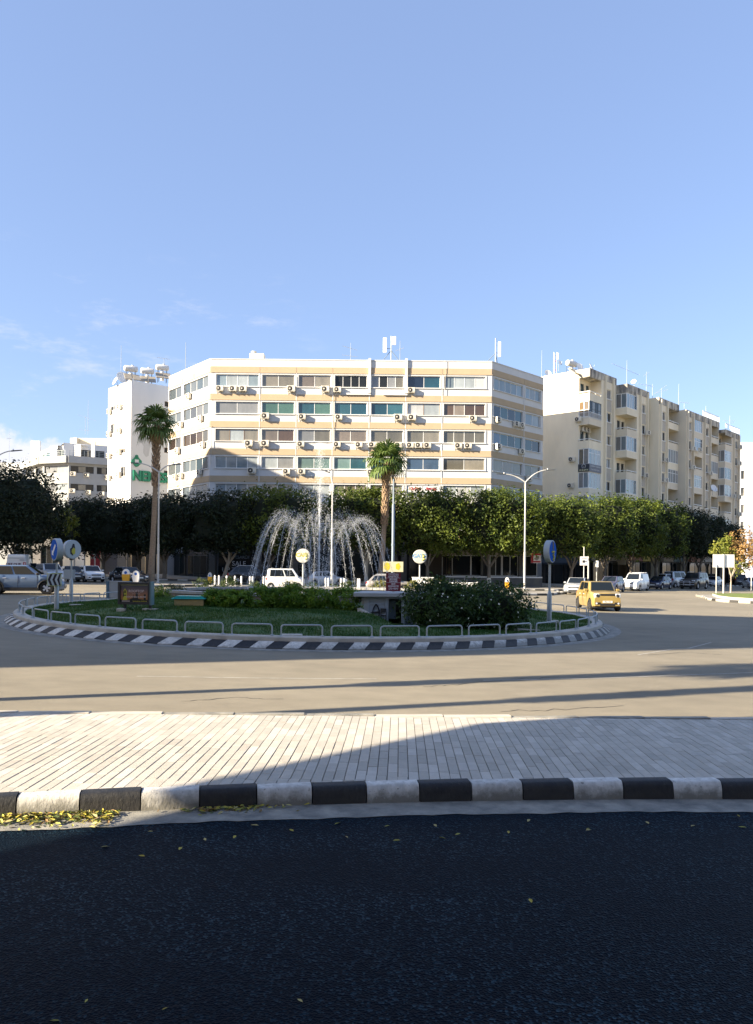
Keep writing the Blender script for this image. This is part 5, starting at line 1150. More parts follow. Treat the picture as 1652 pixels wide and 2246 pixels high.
for k in range(NA):
    a = 2*math.pi*(k+random.uniform(-.3,.3))/NA; pk = random.uniform(1.85,2.25); h = random.uniform(4.3,4.8); half = 1.55*random.uniform(.95,1.08)
    t = np.sort(RNG.uniform(-.98,1.04,420)); t = np.concatenate([t, RNG.uniform(-.5,.6,160)])
    r_ = pk + half*t; z = h - (h-z0)*t*t; keep = z > .8; t, r_, z = t[keep], r_[keep], z[keep]; n = len(t)
    sc = .02+.055*np.clip(1-np.abs(t),0,1); ang = a + RNG.normal(size=n)*.012 + RNG.normal(size=n)*sc*.45
    r_ = r_+RNG.normal(size=n)*sc*1.5; z = z+RNG.normal(size=n)*sc*1.6
    p = np.stack([r_*np.cos(ang), r_*np.sin(ang), z],1)
    mb = MB(); tt = [.1+.93*i/12 for i in range(13)]; mb.tube([((pk+half*q)*math.cos(a),(pk+half*q)*math.sin(a),max(.79,h-(h-z0)*q*q)) for q in tt],[.004+.006*i/12 for i in range(13)],5); st = mb.build('water_stream',M_thin,ft)
    drops('water_arc', p, RNG.uniform(.004,.011,n), 1.2+5*np.clip(np.abs(t)-.25,0,1)*RNG.uniform(.5,1.3,n), ft)
n = 2800; zz_ = 7.75*RNG.uniform(0,1,n)**.85+.8; zz_ = np.minimum(zz_,8.1); w_ = .05+.20*np.clip((zz_-4.2)/3.4,0,1)*np.where(zz_>7.4,.65,1)
p = np.stack([RNG.normal(size=n)*w_*.6,RNG.normal(size=n)*w_*.6,zz_],1); drops('central_jet',p,RNG.uniform(.005,.012,n),RNG.uniform(1,3,n),ft)
mb = MB(); mb.tube([(0,0,.6),(0,0,3),(.01,0,5),(0,0,7.4)],[.022,.018,.014,.006],8); mb.build('jet_core',M_thin,ft,smooth=60)
n = 2600; p = np.stack([RNG.normal(size=n)*.55,RNG.normal(size=n)*.5,.8+RNG.uniform(0,1,n)**1.5*6.2],1); drops('mist',p,RNG.uniform(.006,.012,n),RNG.uniform(1,2.5,n),ft)
mb = MB(); mb.lathe([(.5,.4),(.5,.84),(.2,.9),(.08,.9)],20); mb.build('nozzle_ring',M_dark,ft)

# ------------------------------------------------------------------ pump house at the pool
M_ph = mat('pump_house_render',(.36,.39,.41),.85,var=.08,scale=2,bump=.2); M_phd = mat('pump_house_metal',(.33,.38,.43),.5,var=.06,scale=4); M_pht = mat('pump_house_slab',(.42,.43,.43),.85,var=.1,scale=3,bump=.2)
pz = .06; PX, PY = -.40, 27.3; ph = thing('pump_house','low grey pump house with louvred door and open doorway at the pool','pump house',(PX,PY,GZ(PX)))
H0, H1 = 1.15, 1.30
mb = MB(); mb.cbox(-.40,2.9,-.22,1.55,H0,H1,.02); mb.build('roof_slab',M_pht,ph)
mb = MB(); mb.box(-.03,.10,0,1.45,-.1,H0-.002); mb.box(.10,2.45,1.30,1.45,-.1,H0-.002); mb.box(1.36,2.6,.0,.15,-.1,H0-.002); mb.box(2.45,2.6,.15,1.45,-.1,H0-.002); mb.box(.10,.78,.08,.12,-.1,H0-.004); mb.build('wall',M_ph,ph)
mb = MB(); mb.box(.10,.16,-.02,.06,pz,1.14); mb.box(.72,.79,-.02,.06,pz,1.14); mb.box(.16,.72,-.02,.06,1.07,1.14); mb.box(.16,.72,-.02,.06,pz,pz+.06); dr = mb.build('louvre_door',M_phd,ph)
for k in range(20):
    z_ = pz+.08+k*.0475; mb = MB(); mb.add([(.16,-.01,z_),(.72,-.01,z_),(.72,.05,z_+.045),(.16,.05,z_+.045),(.16,.0,z_-.012),(.72,.0,z_-.012),(.72,.06,z_+.035),(.16,.06,z_+.035)],[(0,1,2,3),(7,6,5,4),(0,4,5,1),(1,5,6,2),(2,6,7,3),(3,7,4,0)]); mb.build('louvre',mat('louvre_pale',(.52,.58,.63),.45),dr)
M_spray = mat('black_spray_paint',(.012,.010,.02),.6)
mb = MB(); c = (.40,.64)
pts = [(c[0]+.115*math.sin(a)*(1-.28*math.cos(a)),-.03,c[1]+.215*math.cos(a)+.02*(math.cos(a)>.95)) for a in [2*math.pi*k/24 for k in range(25)]]
mb.tube(pts,.022,5); mb.tube([(c[0]-.17,-.03,c[1]-.05),(c[0]+.1,-.03,c[1]-.03)],.026,5); mb.tube([(c[0]-.16,-.03,c[1]-.11),(c[0]-.11,-.03,c[1]-.0)],.02,5); mb.build('painted_mark',M_spray,dr)
mb = MB(); mb.box(.79,.84,-.02,.08,pz,1.14); mb.box(1.30,1.36,-.02,.08,pz,1.14); mb.box(.84,1.30,-.02,.08,1.08,1.14); mb.box(.84,1.30,-.02,.06,pz-.02,pz+.05); mb.build('door_frame',M_phd,ph)
mb = MB(); mb.box(1.36,1.40,-.5,.0,pz+.05,1.1); mb.build('open_door',M_phd,ph)
mb = MB(); mb.cbox(-.12,-.03,.25,.4,.85,1.08,.01); mb.build('lamp_box',M_pht,ph)
t = thing('switch_cabinet','blue grey switch cabinet standing inside the pump house doorway','cabinet',(PX+.98,PY+.55,GZ(PX)))
mb = MB(); mb.cbox(-.14,.14,-.15,.15,.33,1.02,.015); mb.build('casing',mat('cabinet_blue_grey',(.20,.26,.32),.45),t); mb = MB(); mb.box(-.12,-.09,-.02,.02,0,.33); mb.box(.09,.12,-.02,.02,0,.33); mb.build('leg',M_dark,t)
for z_ in (.42,.92): mb = MB(); mb.lathe([(.02,0),(.02,.015)],8,c=(.10,-.15,z_),axis='y'); mb.build('latch',M_dark,t)
t = thing('step_ladder','small dark folded ladder leaning on the louvred door','ladder',(PX+.66,PY-.10,GZ(PX)+pz))
for sx in (-.10,.10): mb = MB(); mb.tube([(sx,-.08,0),(sx*.85,.06,.66)],.02,5); mb.build('rail',M_dark,t)
for k in range(4): mb = MB(); mb.box(-.09,.09,-.08+k*.04,-.03+k*.04,.12+k*.15,.15+k*.15); mb.build('tread',M_dark,t)
mb = MB(); mb.cbox(-.1,.1,.03,.08,.56,.68,.01); mb.build('head_plate',M_dark,t)
a, b = Vector(PH), Vector(PB); d = (b-a); L_ = d.length; t = thing('wing_wall','sloping concrete edge beside the pump house pit','retaining wall',(a.x,a.y,GZ(a.x)),math.atan2(d.y,d.x))
mb = MB(); mb.prism_y([(0,-.1),(L_,-.1),(L_,.34),(L_*.85,.43),(L_*.4,.61),(0,.74)],-.07,.07); mb.build('edge',M_conc,t)
# red warning sign on the slab
sgp = Vector(((863.5-826)/F*28,28,0)); t = thing('warning_sign','dark red warning sign with white lettering on the pump house roof','sign',(sgp.x,sgp.y,GZ(PX)+H1))
M_mar = mat('maroon_sign',(.16,.008,.018),.5)
mb = MB(); mb.cbox(-.27,.27,-.015,.015,.03,.70,.008); bd = mb.build('sign_board',M_mar,t)
mb = MB(); mb.box(-.05,.05,.016,.05,0,.6); mb.build('post',M_whitemetal,t)
for s_,z_,sz in (('ΠΡΟΣΟΧΗ',.635,.085),('ΚΙΝΔΥΝΟΣ',.555,.085),('BEWARE',.46,.085),('DANGER',.385,.085),('ΜΗΝ',.285,.075),('ΕΙΣΕΡΧΕΣΤΕ',.205,.075),('ΣΤΟ ΝΕΡΟ',.115,.08)): text('lettering',s_,sz,M_bann,bd,Matrix.Translation((0,-.017,z_)),depth=.001,sx=.85,bold=.002)
mb = MB(); [mb.box(-.25,.25,-.018,-.0155,z_,z_+.008) for z_ in (.505,.335)]; mb.build('line',M_bann,bd)
# yellow and white board on a thin post, anemometer mast
p = at_depth(849,43.6,.45); t = thing('yellow_sign','yellow and white advertising board on thin post by anemometer mast','sign',p); zc = W(849,1242.5,43.6).z-p.z
mb = MB(); mb.tube([(0,0,0),(0,0,zc+.3)],.03,6); mb.build('post',M_pole,t)
mb = MB(); mb.box(-.22,.92,-.05,-.02,zc-.30,zc+.28); bd = mb.build('board',mat('pale_yellow_board',(.50,.48,.33),.6),t)
mb = MB(); mb.prism_y([(.0+.17*math.cos(a),zc+.23*math.sin(a)) for a in [2*math.pi*k/14 for k in range(14)]],-.056,-.0505); mb.prism_y([(.62+.15*math.cos(a),zc+.22*math.sin(a)) for a in [2*math.pi*k/5 for k in range(5)]],-.056,-.0505); mb.build('print',mat('strong_yellow',(.52,.42,.02),.6),bd)
p = at_depth(862,44.0,.4); h = W(862,1047,44).z-p.z; h1 = W(862,1105,44).z-p.z
t = thing('anemometer_mast','blue grey mast with spinning cup anemometer behind the red sign','mast',p)
mb = MB(); mb.tube([(0,0,0),(0,0,h1-.1),(0,0,h1),(0,0,h-.1)],[.085,.085,.05,.045],10); mb.tube([(0,0,h1*.55),(0,0,h1*.57)],.1,10); mb.build('pole',M_bluepole,t,smooth=40)
mb = MB(); mb.tube([(0,0,h-.1),(0,0,h+.12)],.02,6)
for k in range(3): a = 2*math.pi*k/3; q = Vector((math.cos(a)*.16,math.sin(a)*.16,h+.1)); mb.tube([(0,0,h+.1),q],.012,4); mb.lathe([(.01,-.05),(.055,-.02),(.06,.03)],8,c=q)
mb.build('cups',M_dark,t)
mb = MB(); mb.cbox(.05,.15,-.06,.06,h-.55,h-.3,.01); mb.build('box',M_dark,t)
# planter box with turquoise lid, yellow board, slabs on the lawn
def lawnp(x,y):
    p = G(x,y,.45); p.z = lawn_z(p.x,p.y)+GZ(p.x); return p
p = lawnp(417,1340); t = thing('grit_box','tan plastic box with turquoise lid on the lawn before the pool','box',p,R(4))
mb = MB(); mb.cbox(-.52,.52,-.25,.25,0,.26,.02); mb.build('tub',mat('tan_plastic',(.46,.34,.15),.5,var=.06,scale=4),t)
for q in (-.5,-.17,.17,.5): mb = MB(); mb.box(q-.02,q+.02,-.268,-.25,.0,.25); mb.build('rib',mat('tan_plastic',(.46,.34,.15),.5),t)
mb = MB(); mb.cbox(-.62,.60,-.31,.31,.255,.30,.012); mb.prism_y([(-.56,.3),(.54,.3),(.44,.37),(-.44,.37)],-.27,.27); mb.build('lid',mat('turquoise_plastic',(.02,.42,.40),.4,var=.05,scale=4),t)
p = W(476,1318,32); t = thing('orange_board','small orange yellow board behind the leftmost green shrub','board',p,R(5)); mb = MB(); mb.cbox(-.18,.18,-.02,.02,.0,.24,.005); mb.build('panel',mat('orange_board',(.55,.30,.03),.6),t); mb = MB(); mb.tube([(0,0,-.3),(0,0,0)],.015,5); mb.build('stake',M_dark,t)
for x,y,sx,sy,lab,rz in ((639,1382,.30,.22,'flat concrete access cover on the lawn near the hoop rails',3),(168,1325,.24,.14,'small flat concrete slab on lawn right of the chevron post',5),(243,1311,.26,.2,'flat concrete slab at the foot of the grey cabinet',0),(1157,1368,.45,.09,'slanting pale concrete strip on lawn beside the large bush',-38),(1212,1358,.22,.14,'small concrete slab behind the right round sign post',0),(790,1391-4,.2,.12,'tiny stone slab on lawn in front of wing wall',0)):
    if x == 790: continue
    q = lawnp(x,y); t = thing('concrete_slab',lab,'slab',q+Vector((0,0,-.03)),R(rz)); mb = MB(); mb.cbox(-sx,sx,-sy,sy,0,.09,.012); mb.build('slab',M_conc,t)
# billboard
p = lawnp(296,1344); t = thing('billboard','small advertising lightbox with sunset picture on the lawn','billboard',p,R(-3)); s_ = F/p.y; w = 35.8/s_; zb = (1347-1334)/s_; ztp = (1347-1285)/s_
mb = MB()
mb.box(-w,w,-.12,.12,zb,zb+.075); mb.box(-w,w,-.12,.12,ztp-.075,ztp); mb.box(-w,-w+.08,-.12,.12,zb+.075,ztp-.075); mb.box(w-.08,w,-.12,.12,zb+.075,ztp-.075); mb.box(-w+.08,w-.08,-.06,.12,zb+.075,ztp-.075); mb.build('case',M_dark,t)
mb = MB(); mb.cbox(w+.002,w+.06,-.16,.16,zb-.02,ztp+.02,.008); mb.build('side_panel',mat('teal_grey_metal',(.12,.20,.22),.5),t)
def sunset():
    m = bpy.data.materials.new('sunset_print'); m.use_nodes = True; N = m.node_tree.nodes; L = m.node_tree.links; tcn = N.new('ShaderNodeTexCoord'); sx = N.new('ShaderNodeSeparateXYZ'); L.new(tcn.outputs['Generated'],sx.inputs[0])
    cr = N.new('ShaderNodeValToRGB'); L.new(sx.outputs[2],cr.inputs[0]); e = cr.color_ramp.elements; e[0].position=0; e[0].color=(.02,.02,.045,1); e[1].position=1; e[1].color=(.025,.05,.085,1)
    for pos,c in ((.13,(.03,.025,.05,1)),(.17,(.42,.17,.05,1)),(.45,(.33,.15,.09,1)),(.72,(.13,.09,.10,1))): q = e.new(pos); q.color = c
    L.new(cr.outputs[0],N['Principled BSDF'].inputs['Base Color']); N['Principled BSDF'].inputs['Roughness'].default_value=.35; return m
x0, x1, y0, y1 = -w+.08, w-.08, zb+.075, ztp-.075; PW_, PH_ = x1-x0, y1-y0
mb = MB(); mb.box(x0,x1,-.066,-.061,y0,y1); pr = mb.build('poster',sunset(),t)
M_pk = mat('poster_black',(.008,.008,.012),.5); M_py = mat('poster_yellow',(.55,.48,.04),.5); M_pp = mat('poster_pink_white',(.62,.50,.48),.5)
X = lambda f: x0+f*PW_; Z = lambda f: y0+f*PH_
mb = MB(); mb.box(X(0),X(1),-.069,-.0665,Z(.94),Z(.985)); mb.build('print',mat('poster_cream',(.48,.47,.30),.5),pr)
mb = MB(); mb.prism_y([(X(.07),Z(.12)),(X(.25),Z(.12)),(X(.22),Z(.34)),(X(.225),Z(.62)),(X(.16),Z(.78)),(X(.11),Z(.62)),(X(.12),Z(.34))],-.069,-.0665); mb.build('print',M_py,pr)
mb = MB(); mb.box(X(.135),X(.19),-.071,-.0695,Z(.5),Z(.66)); mb.box(X(.12),X(.20),-.071,-.0695,Z(.36),Z(.42)); mb.box(X(.09),X(.12),-.071,-.0695,Z(.3),Z(.6)); mb.build('print',M_pk,pr)
mb = MB(); mb.prism_y([(X(0),Z(0)),(X(1),Z(0)),(X(1),Z(.14)),(X(.92),Z(.14)),(X(.915),Z(.45)),(X(.845),Z(.45)),(X(.84),Z(.15)),(X(.64),Z(.2)),(X(.625),Z(.56)),(X(.55),Z(.56)),(X(.54),Z(.24)),(X(.5),Z(.24)),(X(.47),Z(.45)),(X(.44),Z(.24)),(X(.36),Z(.19)),(X(.3),Z(.12)),(X(0),Z(.13))],-.0688,-.0664); mb.build('print',M_pk,pr)
text('lettering','ROOFTOP',.115,M_pp,pr,Matrix.Translation((X(.57),-.072,Z(.62))),depth=.001,bold=.003); text('lettering','COCKTAILS & MORE',.075,M_pp,pr,Matrix.Translation((X(.56),-.072,Z(.30))),depth=.001,bold=.002); text('lettering','Reservations 25 878146',.05,M_py,pr,Matrix.Translation((X(.70),-.072,Z(.06))),depth=.001,bold=.001); text('lettering','AWARD WINNING',.032,M_pp,pr,Matrix.Translation((X(.57),-.072,Z(.47))),depth=.001)
mb = MB(); mb.box(X(.05),X(.34),-.0715,-.0695,Z(.045),Z(.085)); mb.build('print',M_pp,pr)
for sx in (-w*.62,w-.02): mb = MB(); mb.box(sx-.04,sx+.04,-.05,.05,0,zb); mb.build('leg',M_dark,t)
for i,(x,sx) in enumerate(((-w*.8,.14),(w-.02,.26))): q = p+Vector((x,0,-.06)); tt = thing('footing_block',f'pale concrete block under the {("left","right")[i]} leg of the billboard','block',q); mb = MB(); mb.cbox(-sx,sx,-.16,.10,0,.13,.015); mb.build('block',M_conc,tt)
# grey electrical cabinet
p = lawnp(262,1302); p.z -= .05; s_ = F/p.y; t = thing('street_cabinet','grey electrical street cabinet behind the billboard','cabinet',p,R(-12)); w = 20.5/s_; h = 36/s_
mb = MB(); mb.cbox(-w,w,-.2,.25,0,h,.015); mb.build('casing',mat('cabinet_grey',(.36,.38,.38),.55,col2=(.28,.30,.31),scale=2.5),t)
for sx in (-w-.10,-w-.03,w+.03): mb = MB(); mb.box(sx-.03,sx+.03,-.24,.28,-.05,h+.03); mb.build('side_post',mat('cabinet_blue',(.08,.16,.22),.5),t)
mb = MB(); mb.box(-w,w,-.22,.27,h,h+.03); mb.build('lid',M_grey,t)
# ------------------------------------------------------------------ vehicles
M_tyre = mat('tyre_rubber',(.014,.014,.015),.85); M_rim = mat('alloy_rim',(.66,.67,.69),.35,metal=.1); M_rimd = mat('dark_rim',(.10,.10,.11),.4,metal=.5)
M_glass = mat('car_glass',(.010,.014,.018),.05,spec=.45); M_trim = mat('black_trim',(.015,.015,.017),.6); M_head = mat('headlight_glass',(.62,.66,.70),.12,spec=.9); M_tail = mat('tail_light_red',(.35,.012,.012),.2); M_plate = mat('number_plate',(.70,.70,.66),.5); M_grillm = mat('grille_black',(.02,.02,.022),.4)
wheel_cache = {}
def wheel_mesh(r_, dark):
    k = (round(r_,3),dark)
    if k not in wheel_cache:
        mb = MB(); mb.lathe([(r_*.62,-.10),(r_*.92,-.105),(r_,-.07),(r_,.07),(r_*.92,.105),(r_*.62,.10),(r_*.60,.0),(r_*.62,-.10)],22,axis='y',caps=False); ty = mb.mesh('tyre',M_tyre,40)
        mb = MB(); mb.lathe([(r_*.63,.092),(r_*.60,.100),(r_*.56,.06),(r_*.52,.035),(.01,.03)],22,0,axis='y',caps=False)
        for q in range(5):
            a = 2*math.pi*q/5; ca, sa = math.cos(a), math.sin(a)
            for da in (-.16,.16):
                e = Vector((math.cos(a+da),0,math.sin(a+da)))*r_*.58; c0 = Vector((ca,0,sa))*r_*.1; sd_ = Vector((-sa,0,ca))*r_*.085
                mb.add([c0-sd_+Vector((0,-.09,0)),c0+sd_+Vector((0,-.09,0)),e+sd_+Vector((0,-.088,0)),e-sd_+Vector((0,-.088,0)),c0-sd_+Vector((0,-.04,0)),c0+sd_+Vector((0,-.04,0)),e+sd_+Vector((0,-.04,0)),e-sd_+Vector((0,-.04,0))],[(0,1,2,3),(0,4,5,1),(1,5,6,2),(2,6,7,3),(3,7,4,0)],1)
        mb.lathe([(r_*.15,.06),(r_*.15,.098),(.02,.10)],10,1,axis='y')
        rm = mb.mesh('rim',[M_trim,M_rimd if dark else M_rim]); wheel_cache[k] = (ty,rm)
    return wheel_cache[k]
TYPES = {
 'hatch': dict(L=3.95,W=1.72,H=1.47,wb=2.5,fo=.80,hf=.70,hb=.96,belt=.97,cw=.26,rf=.43,rr=.84,tl=.965,dk=.97,r=.30,rear=True),
 'mini':  dict(L=3.70,W=1.68,H=1.60,wb=2.43,fo=.66,hf=.98,hb=1.10,belt=1.06,cw=.24,rf=.355,rr=.84,tl=.90,dk=1.05,r=.33,rear=True),
 'suv':   dict(L=4.57,W=1.85,H=1.67,wb=2.66,fo=.93,hf=.86,hb=1.09,belt=1.10,cw=.25,rf=.43,rr=.84,tl=.965,dk=1.08,r=.36,rear=True),
 'sedan': dict(L=4.60,W=1.80,H=1.44,wb=2.7,fo=.85,hf=.68,hb=.94,belt=.95,cw=.29,rf=.45,rr=.72,tl=.88,dk=.98,r=.32,rear=True),
 'mvan':  dict(L=3.40,W=1.50,H=1.86,wb=2.4,fo=.55,hf=.92,hb=1.12,belt=1.10,cw=.13,rf=.30,rr=.95,tl=.99,dk=1.1,r=.28,rear=True),
 'van':   dict(L=4.40,W=1.82,H=1.86,wb=2.73,fo=.88,hf=.90,hb=1.16,belt=1.16,cw=.22,rf=.38,rr=.96,tl=.99,dk=1.16,r=.32,rear=False),
 'bigvan':dict(L=5.4,W=2.0,H=2.5,wb=3.2,fo=1.0,hf=1.0,hb=1.3,belt=1.3,cw=.16,rf=.28,rr=.985,tl=.995,dk=1.3,r=.34,rear=False),
 'pickup':dict(L=5.1,W=1.80,H=1.75,wb=3.0,fo=.9,hf=.95,hb=1.08,belt=1.10,cw=.26,rf=.36,rr=.54,tl=.60,dk=1.08,r=.36,rear=True),
 'cruiser':dict(L=4.85,W=1.94,H=1.90,wb=2.85,fo=.85,hf=1.10,hb=1.20,belt=1.24,cw=.28,rf=.38,rr=.93,tl=.97,dk=1.22,r=.39,rear=True)}
def car(kind, label, Dx, y, th, body, sc=1.0, d=None, cladding=False, rack=False, dark_rim=False, plate=None, side=None, group='cars around the roundabout', rails=False, cat='car', name='parked_car'):
    T = TYPES[kind]; L_, W_, H_, belt = T['L'],T['W'],T['H'],T['belt']; hl, hw = L_/2, W_/2
    p = G(Dx,y) if d is None else at_depth(Dx,d)
    t = thing(name,label,cat,p,R(th),group); t.scale = (sc,)*3
    xf = lambda f: hl - f*L_
    wf, wr_ = hl-T['fo'], hl-T['fo']-T['wb']; rr = T['r']+.055
    xs = sorted(set([hl,hl-.06,hl-.16,-hl,-hl+.06,-hl+.16] + [hl-.3-(L_-.6)*i/26 for i in range(27)] + [c+rr*math.cos(R(a)) for c in (wf,wr_) for a in (0,15,35,60,90,120,145,165,180)]), reverse=True)
    xs = [x for x in xs if -hl <= x <= hl]
    def ztop(x):
        f = (hl-x)/L_
        if f < T['cw']: q = f/T['cw']; z = T['hf'] + (T['hb']-T['hf'])*(1-(1-q)**1.8)
        elif f < T['tl']: q = min(1,(f-T['cw'])/.12); z = T['hb']+(belt-T['hb'])*q
        else: z = T['dk']
        e = min(hl-x, x+hl)
        return z - (.13*(1-e/.16)**2 if e < .16 else 0)
    def zlow(x):
        z = .24 if abs(x) < hl-.5 else .24 + .06*((abs(x)-hl+.5)/.5)
        for c in (wf,wr_):
            if abs(x-c) < rr: z = max(z, T['r'] + math.sqrt(max(0,rr*rr-(x-c)**2)))
        return z
    def hwid(x):
        e = min(hl-x, x+hl); q = max(0,1-e/.55); return hw*(1-.17*q**2.2)
    vs = []; fs = []; K = 11
    for x in xs:
        w_, zl, zt = hwid(x), zlow(x), ztop(x); h = max(.05,zt-zl)
        half = [(w_*.94,zl),(w_*.99,zl+h*.22),(w_,zl+h*.52),(w_*.975,zl+h*.80),(w_*.90,zt-.012)]
        ring_ = half + [(0,zt+.02)]
        for yy,zz__ in half: vs.append((x,yy,zz__))
        vs.append((x,0,zt+.025))
        for yy,zz__ in half[::-1]: vs.append((x,-yy,zz__))
    n = len(xs)
    for i in range(n-1):
        for j in range(K-1): fs.append((i*K+j,(i+1)*K+j,(i+1)*K+j+1,i*K+j+1))
    fs.append(tuple(range(K))); fs.append(tuple(range((n-1)*K,n*K))[::-1])
    mb = MB(); mb.add(vs,fs); bo = mb.build('body',body,t,smooth=38)
    mb = MB(); mb.box(-hl+.12,hl-.12,-hw*.86,hw*.86,.2,min(.62,belt-.3)); mb.build('underbody',M_trim,t)
    # cabin with rounded corners
    wb_, wt = hw*.895, hw*.74; c0, c1, c2, c3 = xf(T['cw'])-.02, xf(T['rf']), xf(T['rr']), xf(T['tl'])+.02; zb = belt-.03
    bm = bmesh.new(); Q = [bm.verts.new(q) for q in ((c0,wb_,zb),(c0,-wb_,zb),(c3,-wb_,zb),(c3,wb_,zb),(c1,wt,H_),(c1,-wt,H_),(c2,-wt,H_-.02),(c2,wt,H_-.02))]
    for f in ((4,5,6,7),(0,1,5,4),(2,3,7,6),(3,0,4,7),(1,2,6,5),(3,2,1,0)): bm.faces.new([Q[i] for i in f])
    bm.normal_update(); bmesh.ops.recalc_face_normals(bm, faces=bm.faces[:])
    bmesh.ops.bevel(bm, geom=[e for e in bm.edges if max(v.co.z for v in e.verts) > zb+.05], offset=.09, segments=3, affect='EDGES', profile=.6)
    me = bpy.data.meshes.new('cabin'); bm.to_mesh(me); bm.free(); me.materials.append(body); me.polygons.foreach_set('use_smooth',[True]*len(me.polygons)); me.set_sharp_from_angle(angle=R(40)); link('cabin',me,t)
    def panel(name, quad, mt, par=t, off=.012):
        q = [Vector(v) for v in quad]; nn = (q[1]-q[0]).cross(q[3]-q[0]).normalized(); ctr = sum(q,Vector())/4
        if nn.dot(ctr-Vector(((c1+c2)/2,0,zb))) < 0: nn = -nn
        mb = MB(); mb.add([v+nn*off for v in q]+[v-nn*.03 for v in q],[(0,1,2,3),(7,6,5,4)]+[(i,(i+1)%4,4+(i+1)%4,4+i) for i in range(4)])
        return mb.build(name,mt,par)
    def lerp(a,b,s): return Vector(a)+(Vector(b)-Vector(a))*s
    def face(b0,b1,t0,t1,s0,s1,v0,v1): 
        P = lambda s,v: lerp(lerp(b0,b1,s),lerp(t0,t1,s),v)
        return [P(s0,v0),P(s1,v0),P(s1,v1),P(s0,v1)]
    panel('windscreen',face((c0,wb_,zb),(c0,-wb_,zb),(c1,wt,H_),(c1,-wt,H_),.07,.93,.10,.93),M_glass)
    panel('rear_window',face((c3,wb_,zb),(c3,-wb_,zb),(c2,wt,H_),(c2,-wt,H_),.09,.91,.14 if kind!='cruiser' else .2,.86),M_glass if T['rear'] or kind=='van' else body)
    zf_mini = ztop(hl-.16)-.155
    for s_ in (1,-1):
        a = ((c0,s_*wb_,zb),(c3,s_*wb_,zb),(c1,s_*wt,H_),(c2,s_*wt,H_))
        if kind == 'pickup': spans = ((.10,.86),)
        elif kind in ('mini','hatch'): spans = ((.12,.50),(.54,.84))
        elif kind in ('van','bigvan'): spans = ((.08,.30),)
        elif kind == 'mvan': spans = ((.09,.40),(.44,.90))
        else: spans = ((.09,.43),(.46,.74),(.77,.91)) if kind != 'sedan' else ((.10,.50),(.53,.88))
        for u,v_ in spans: panel('side_window',face(*a,u,v_,.12,.87),M_glass)
        xm = c0-.22; mb = MB(); mb.cbox(xm-.09,xm+.09,s_*wb_+(.03 if s_>0 else -.23),s_*wb_+(.23 if s_>0 else -.03),zb+.03,zb+.17,.03); mb.build('mirror',M_trim if kind in('suv','cruiser') else body,t)
        for f in ((.47,.68) if kind not in ('pickup','van','bigvan') else (.42,)):
            x_ = xf(f); mb = MB(); mb.cbox(x_-.09,x_+.09,s_*hw*.985-.012,s_*hw*.985+.022,belt-.19,belt-.15,.008); mb.build('door_handle',M_rim,t)
        for f in ((.31,.53,.73) if kind in ('suv','cruiser','sedan','hatch','mini') else (.27,.5)):   # door shut lines
            x_ = xf(f); w_ = hwid(x_); zl = .40; zt = ztop(x_); h = zt-zl; mb = MB(); pr = [(w_*.985,zl),(w_*1.002,zl+h*.35),(w_*1.002,zl+h*.52),(w_*.980,zl+h*.80),(w_*.93,zl+h*.93)]; mb.add([(x_+dx,s_*(yy+.003),zz_q) for dx in (-.008,.008) for yy,zz_q in pr]+[(x_+dx,s_*(yy-.03),zz_q) for dx in (-.008,.008) for yy,zz_q in pr],[(i,i+1,i+6,i+5) for i in range(4)]+[(i,i+10,i+11,i+1) for i in range(4)]+[(i+5,i+6,i+16,i+15) for i in range(4)]); mb.build('door_gap',M_trim,t)
        # headlights, tail lights follow the corners
        zf = ztop(hl-.16)
        for nm,mt,x0,x1,ya,yb,za,zc in (('headlight',M_head,hl-.30,hl+.004,hw*.50,hw*.85,zf-(.27 if kind=='mini' else .20),zf-.05),('tail_light',M_tail,-hl-.0,-hl+.2,hw*.60,hw*.88,T['dk']-.30 if kind!='mvan' else .8,T['dk']-.06)):
            mb = MB(); ys = sorted((s_*ya,s_*yb)); mb.cbox(x0,x1,ys[0],ys[1],za,zc,.035); mb.build(nm,mt,t,smooth=30)
        ys = sorted((s_*hw*(.42 if kind=='mini' else .55),s_*hw*.80)); mb = MB(); mb.cbox(hl-.12,hl+.012,ys[0],ys[1],.36,.52 if kind=='mini' else .50,.03); fl = mb.build('fog_lamp',M_trim,t)
        MX = Matrix.Translation((hl,0,0)) @ Matrix.Rotation(R(90),4,'Z')
        if kind == 'mini':
            mb = MB(MX); mb.lathe([(.05,.012),(.05,.03),(.03,.034)],12,c=(s_*hw*.70,0,.44),axis='y'); mb.build('lamp_ring',M_rim,fl)
            mb = MB(MX); mb.lathe([(.085,.0),(.085,.02),(.06,.024)],14,c=(s_*hw*.64,0,zf_mini),axis='y',caps=False); mb.lathe([(.045,.0),(.045,.016)],12,c=(s_*hw*.64,0,zf_mini),axis='y'); mb.build('lamp_bezel',M_trim,t)
        mb = MB(); mb.lathe([(.055,.0),(.055,.02)],10,c=(s_*hw*.68,-hl,.43),axis='y'); 
        for wx in (wf,wr_):
            ty, rm = wheel_mesh(T['r'],dark_rim); wo = link('wheel',ty,t,(wx,s_*(hw-.11),T['r']),math.pi if s_>0 else 0); link('rim',rm,wo)
            if cladding:
                mb = MB(); pts = [(wx+(rr+.03)*math.cos(R(a)),s_*(hw+.003),T['r']+(rr+.03)*math.sin(R(a))) for a in range(0,181,20)]; mb.tube(pts,.035,6); mb.build('arch_trim',M_trim,t)
        if cladding: mb = MB(); ys = sorted((s_*hw*.9,s_*(hw+.006))); mb.box(wr_+rr,wf-rr,ys[0],ys[1],.22,.40); mb.build('sill_trim',M_trim,t)
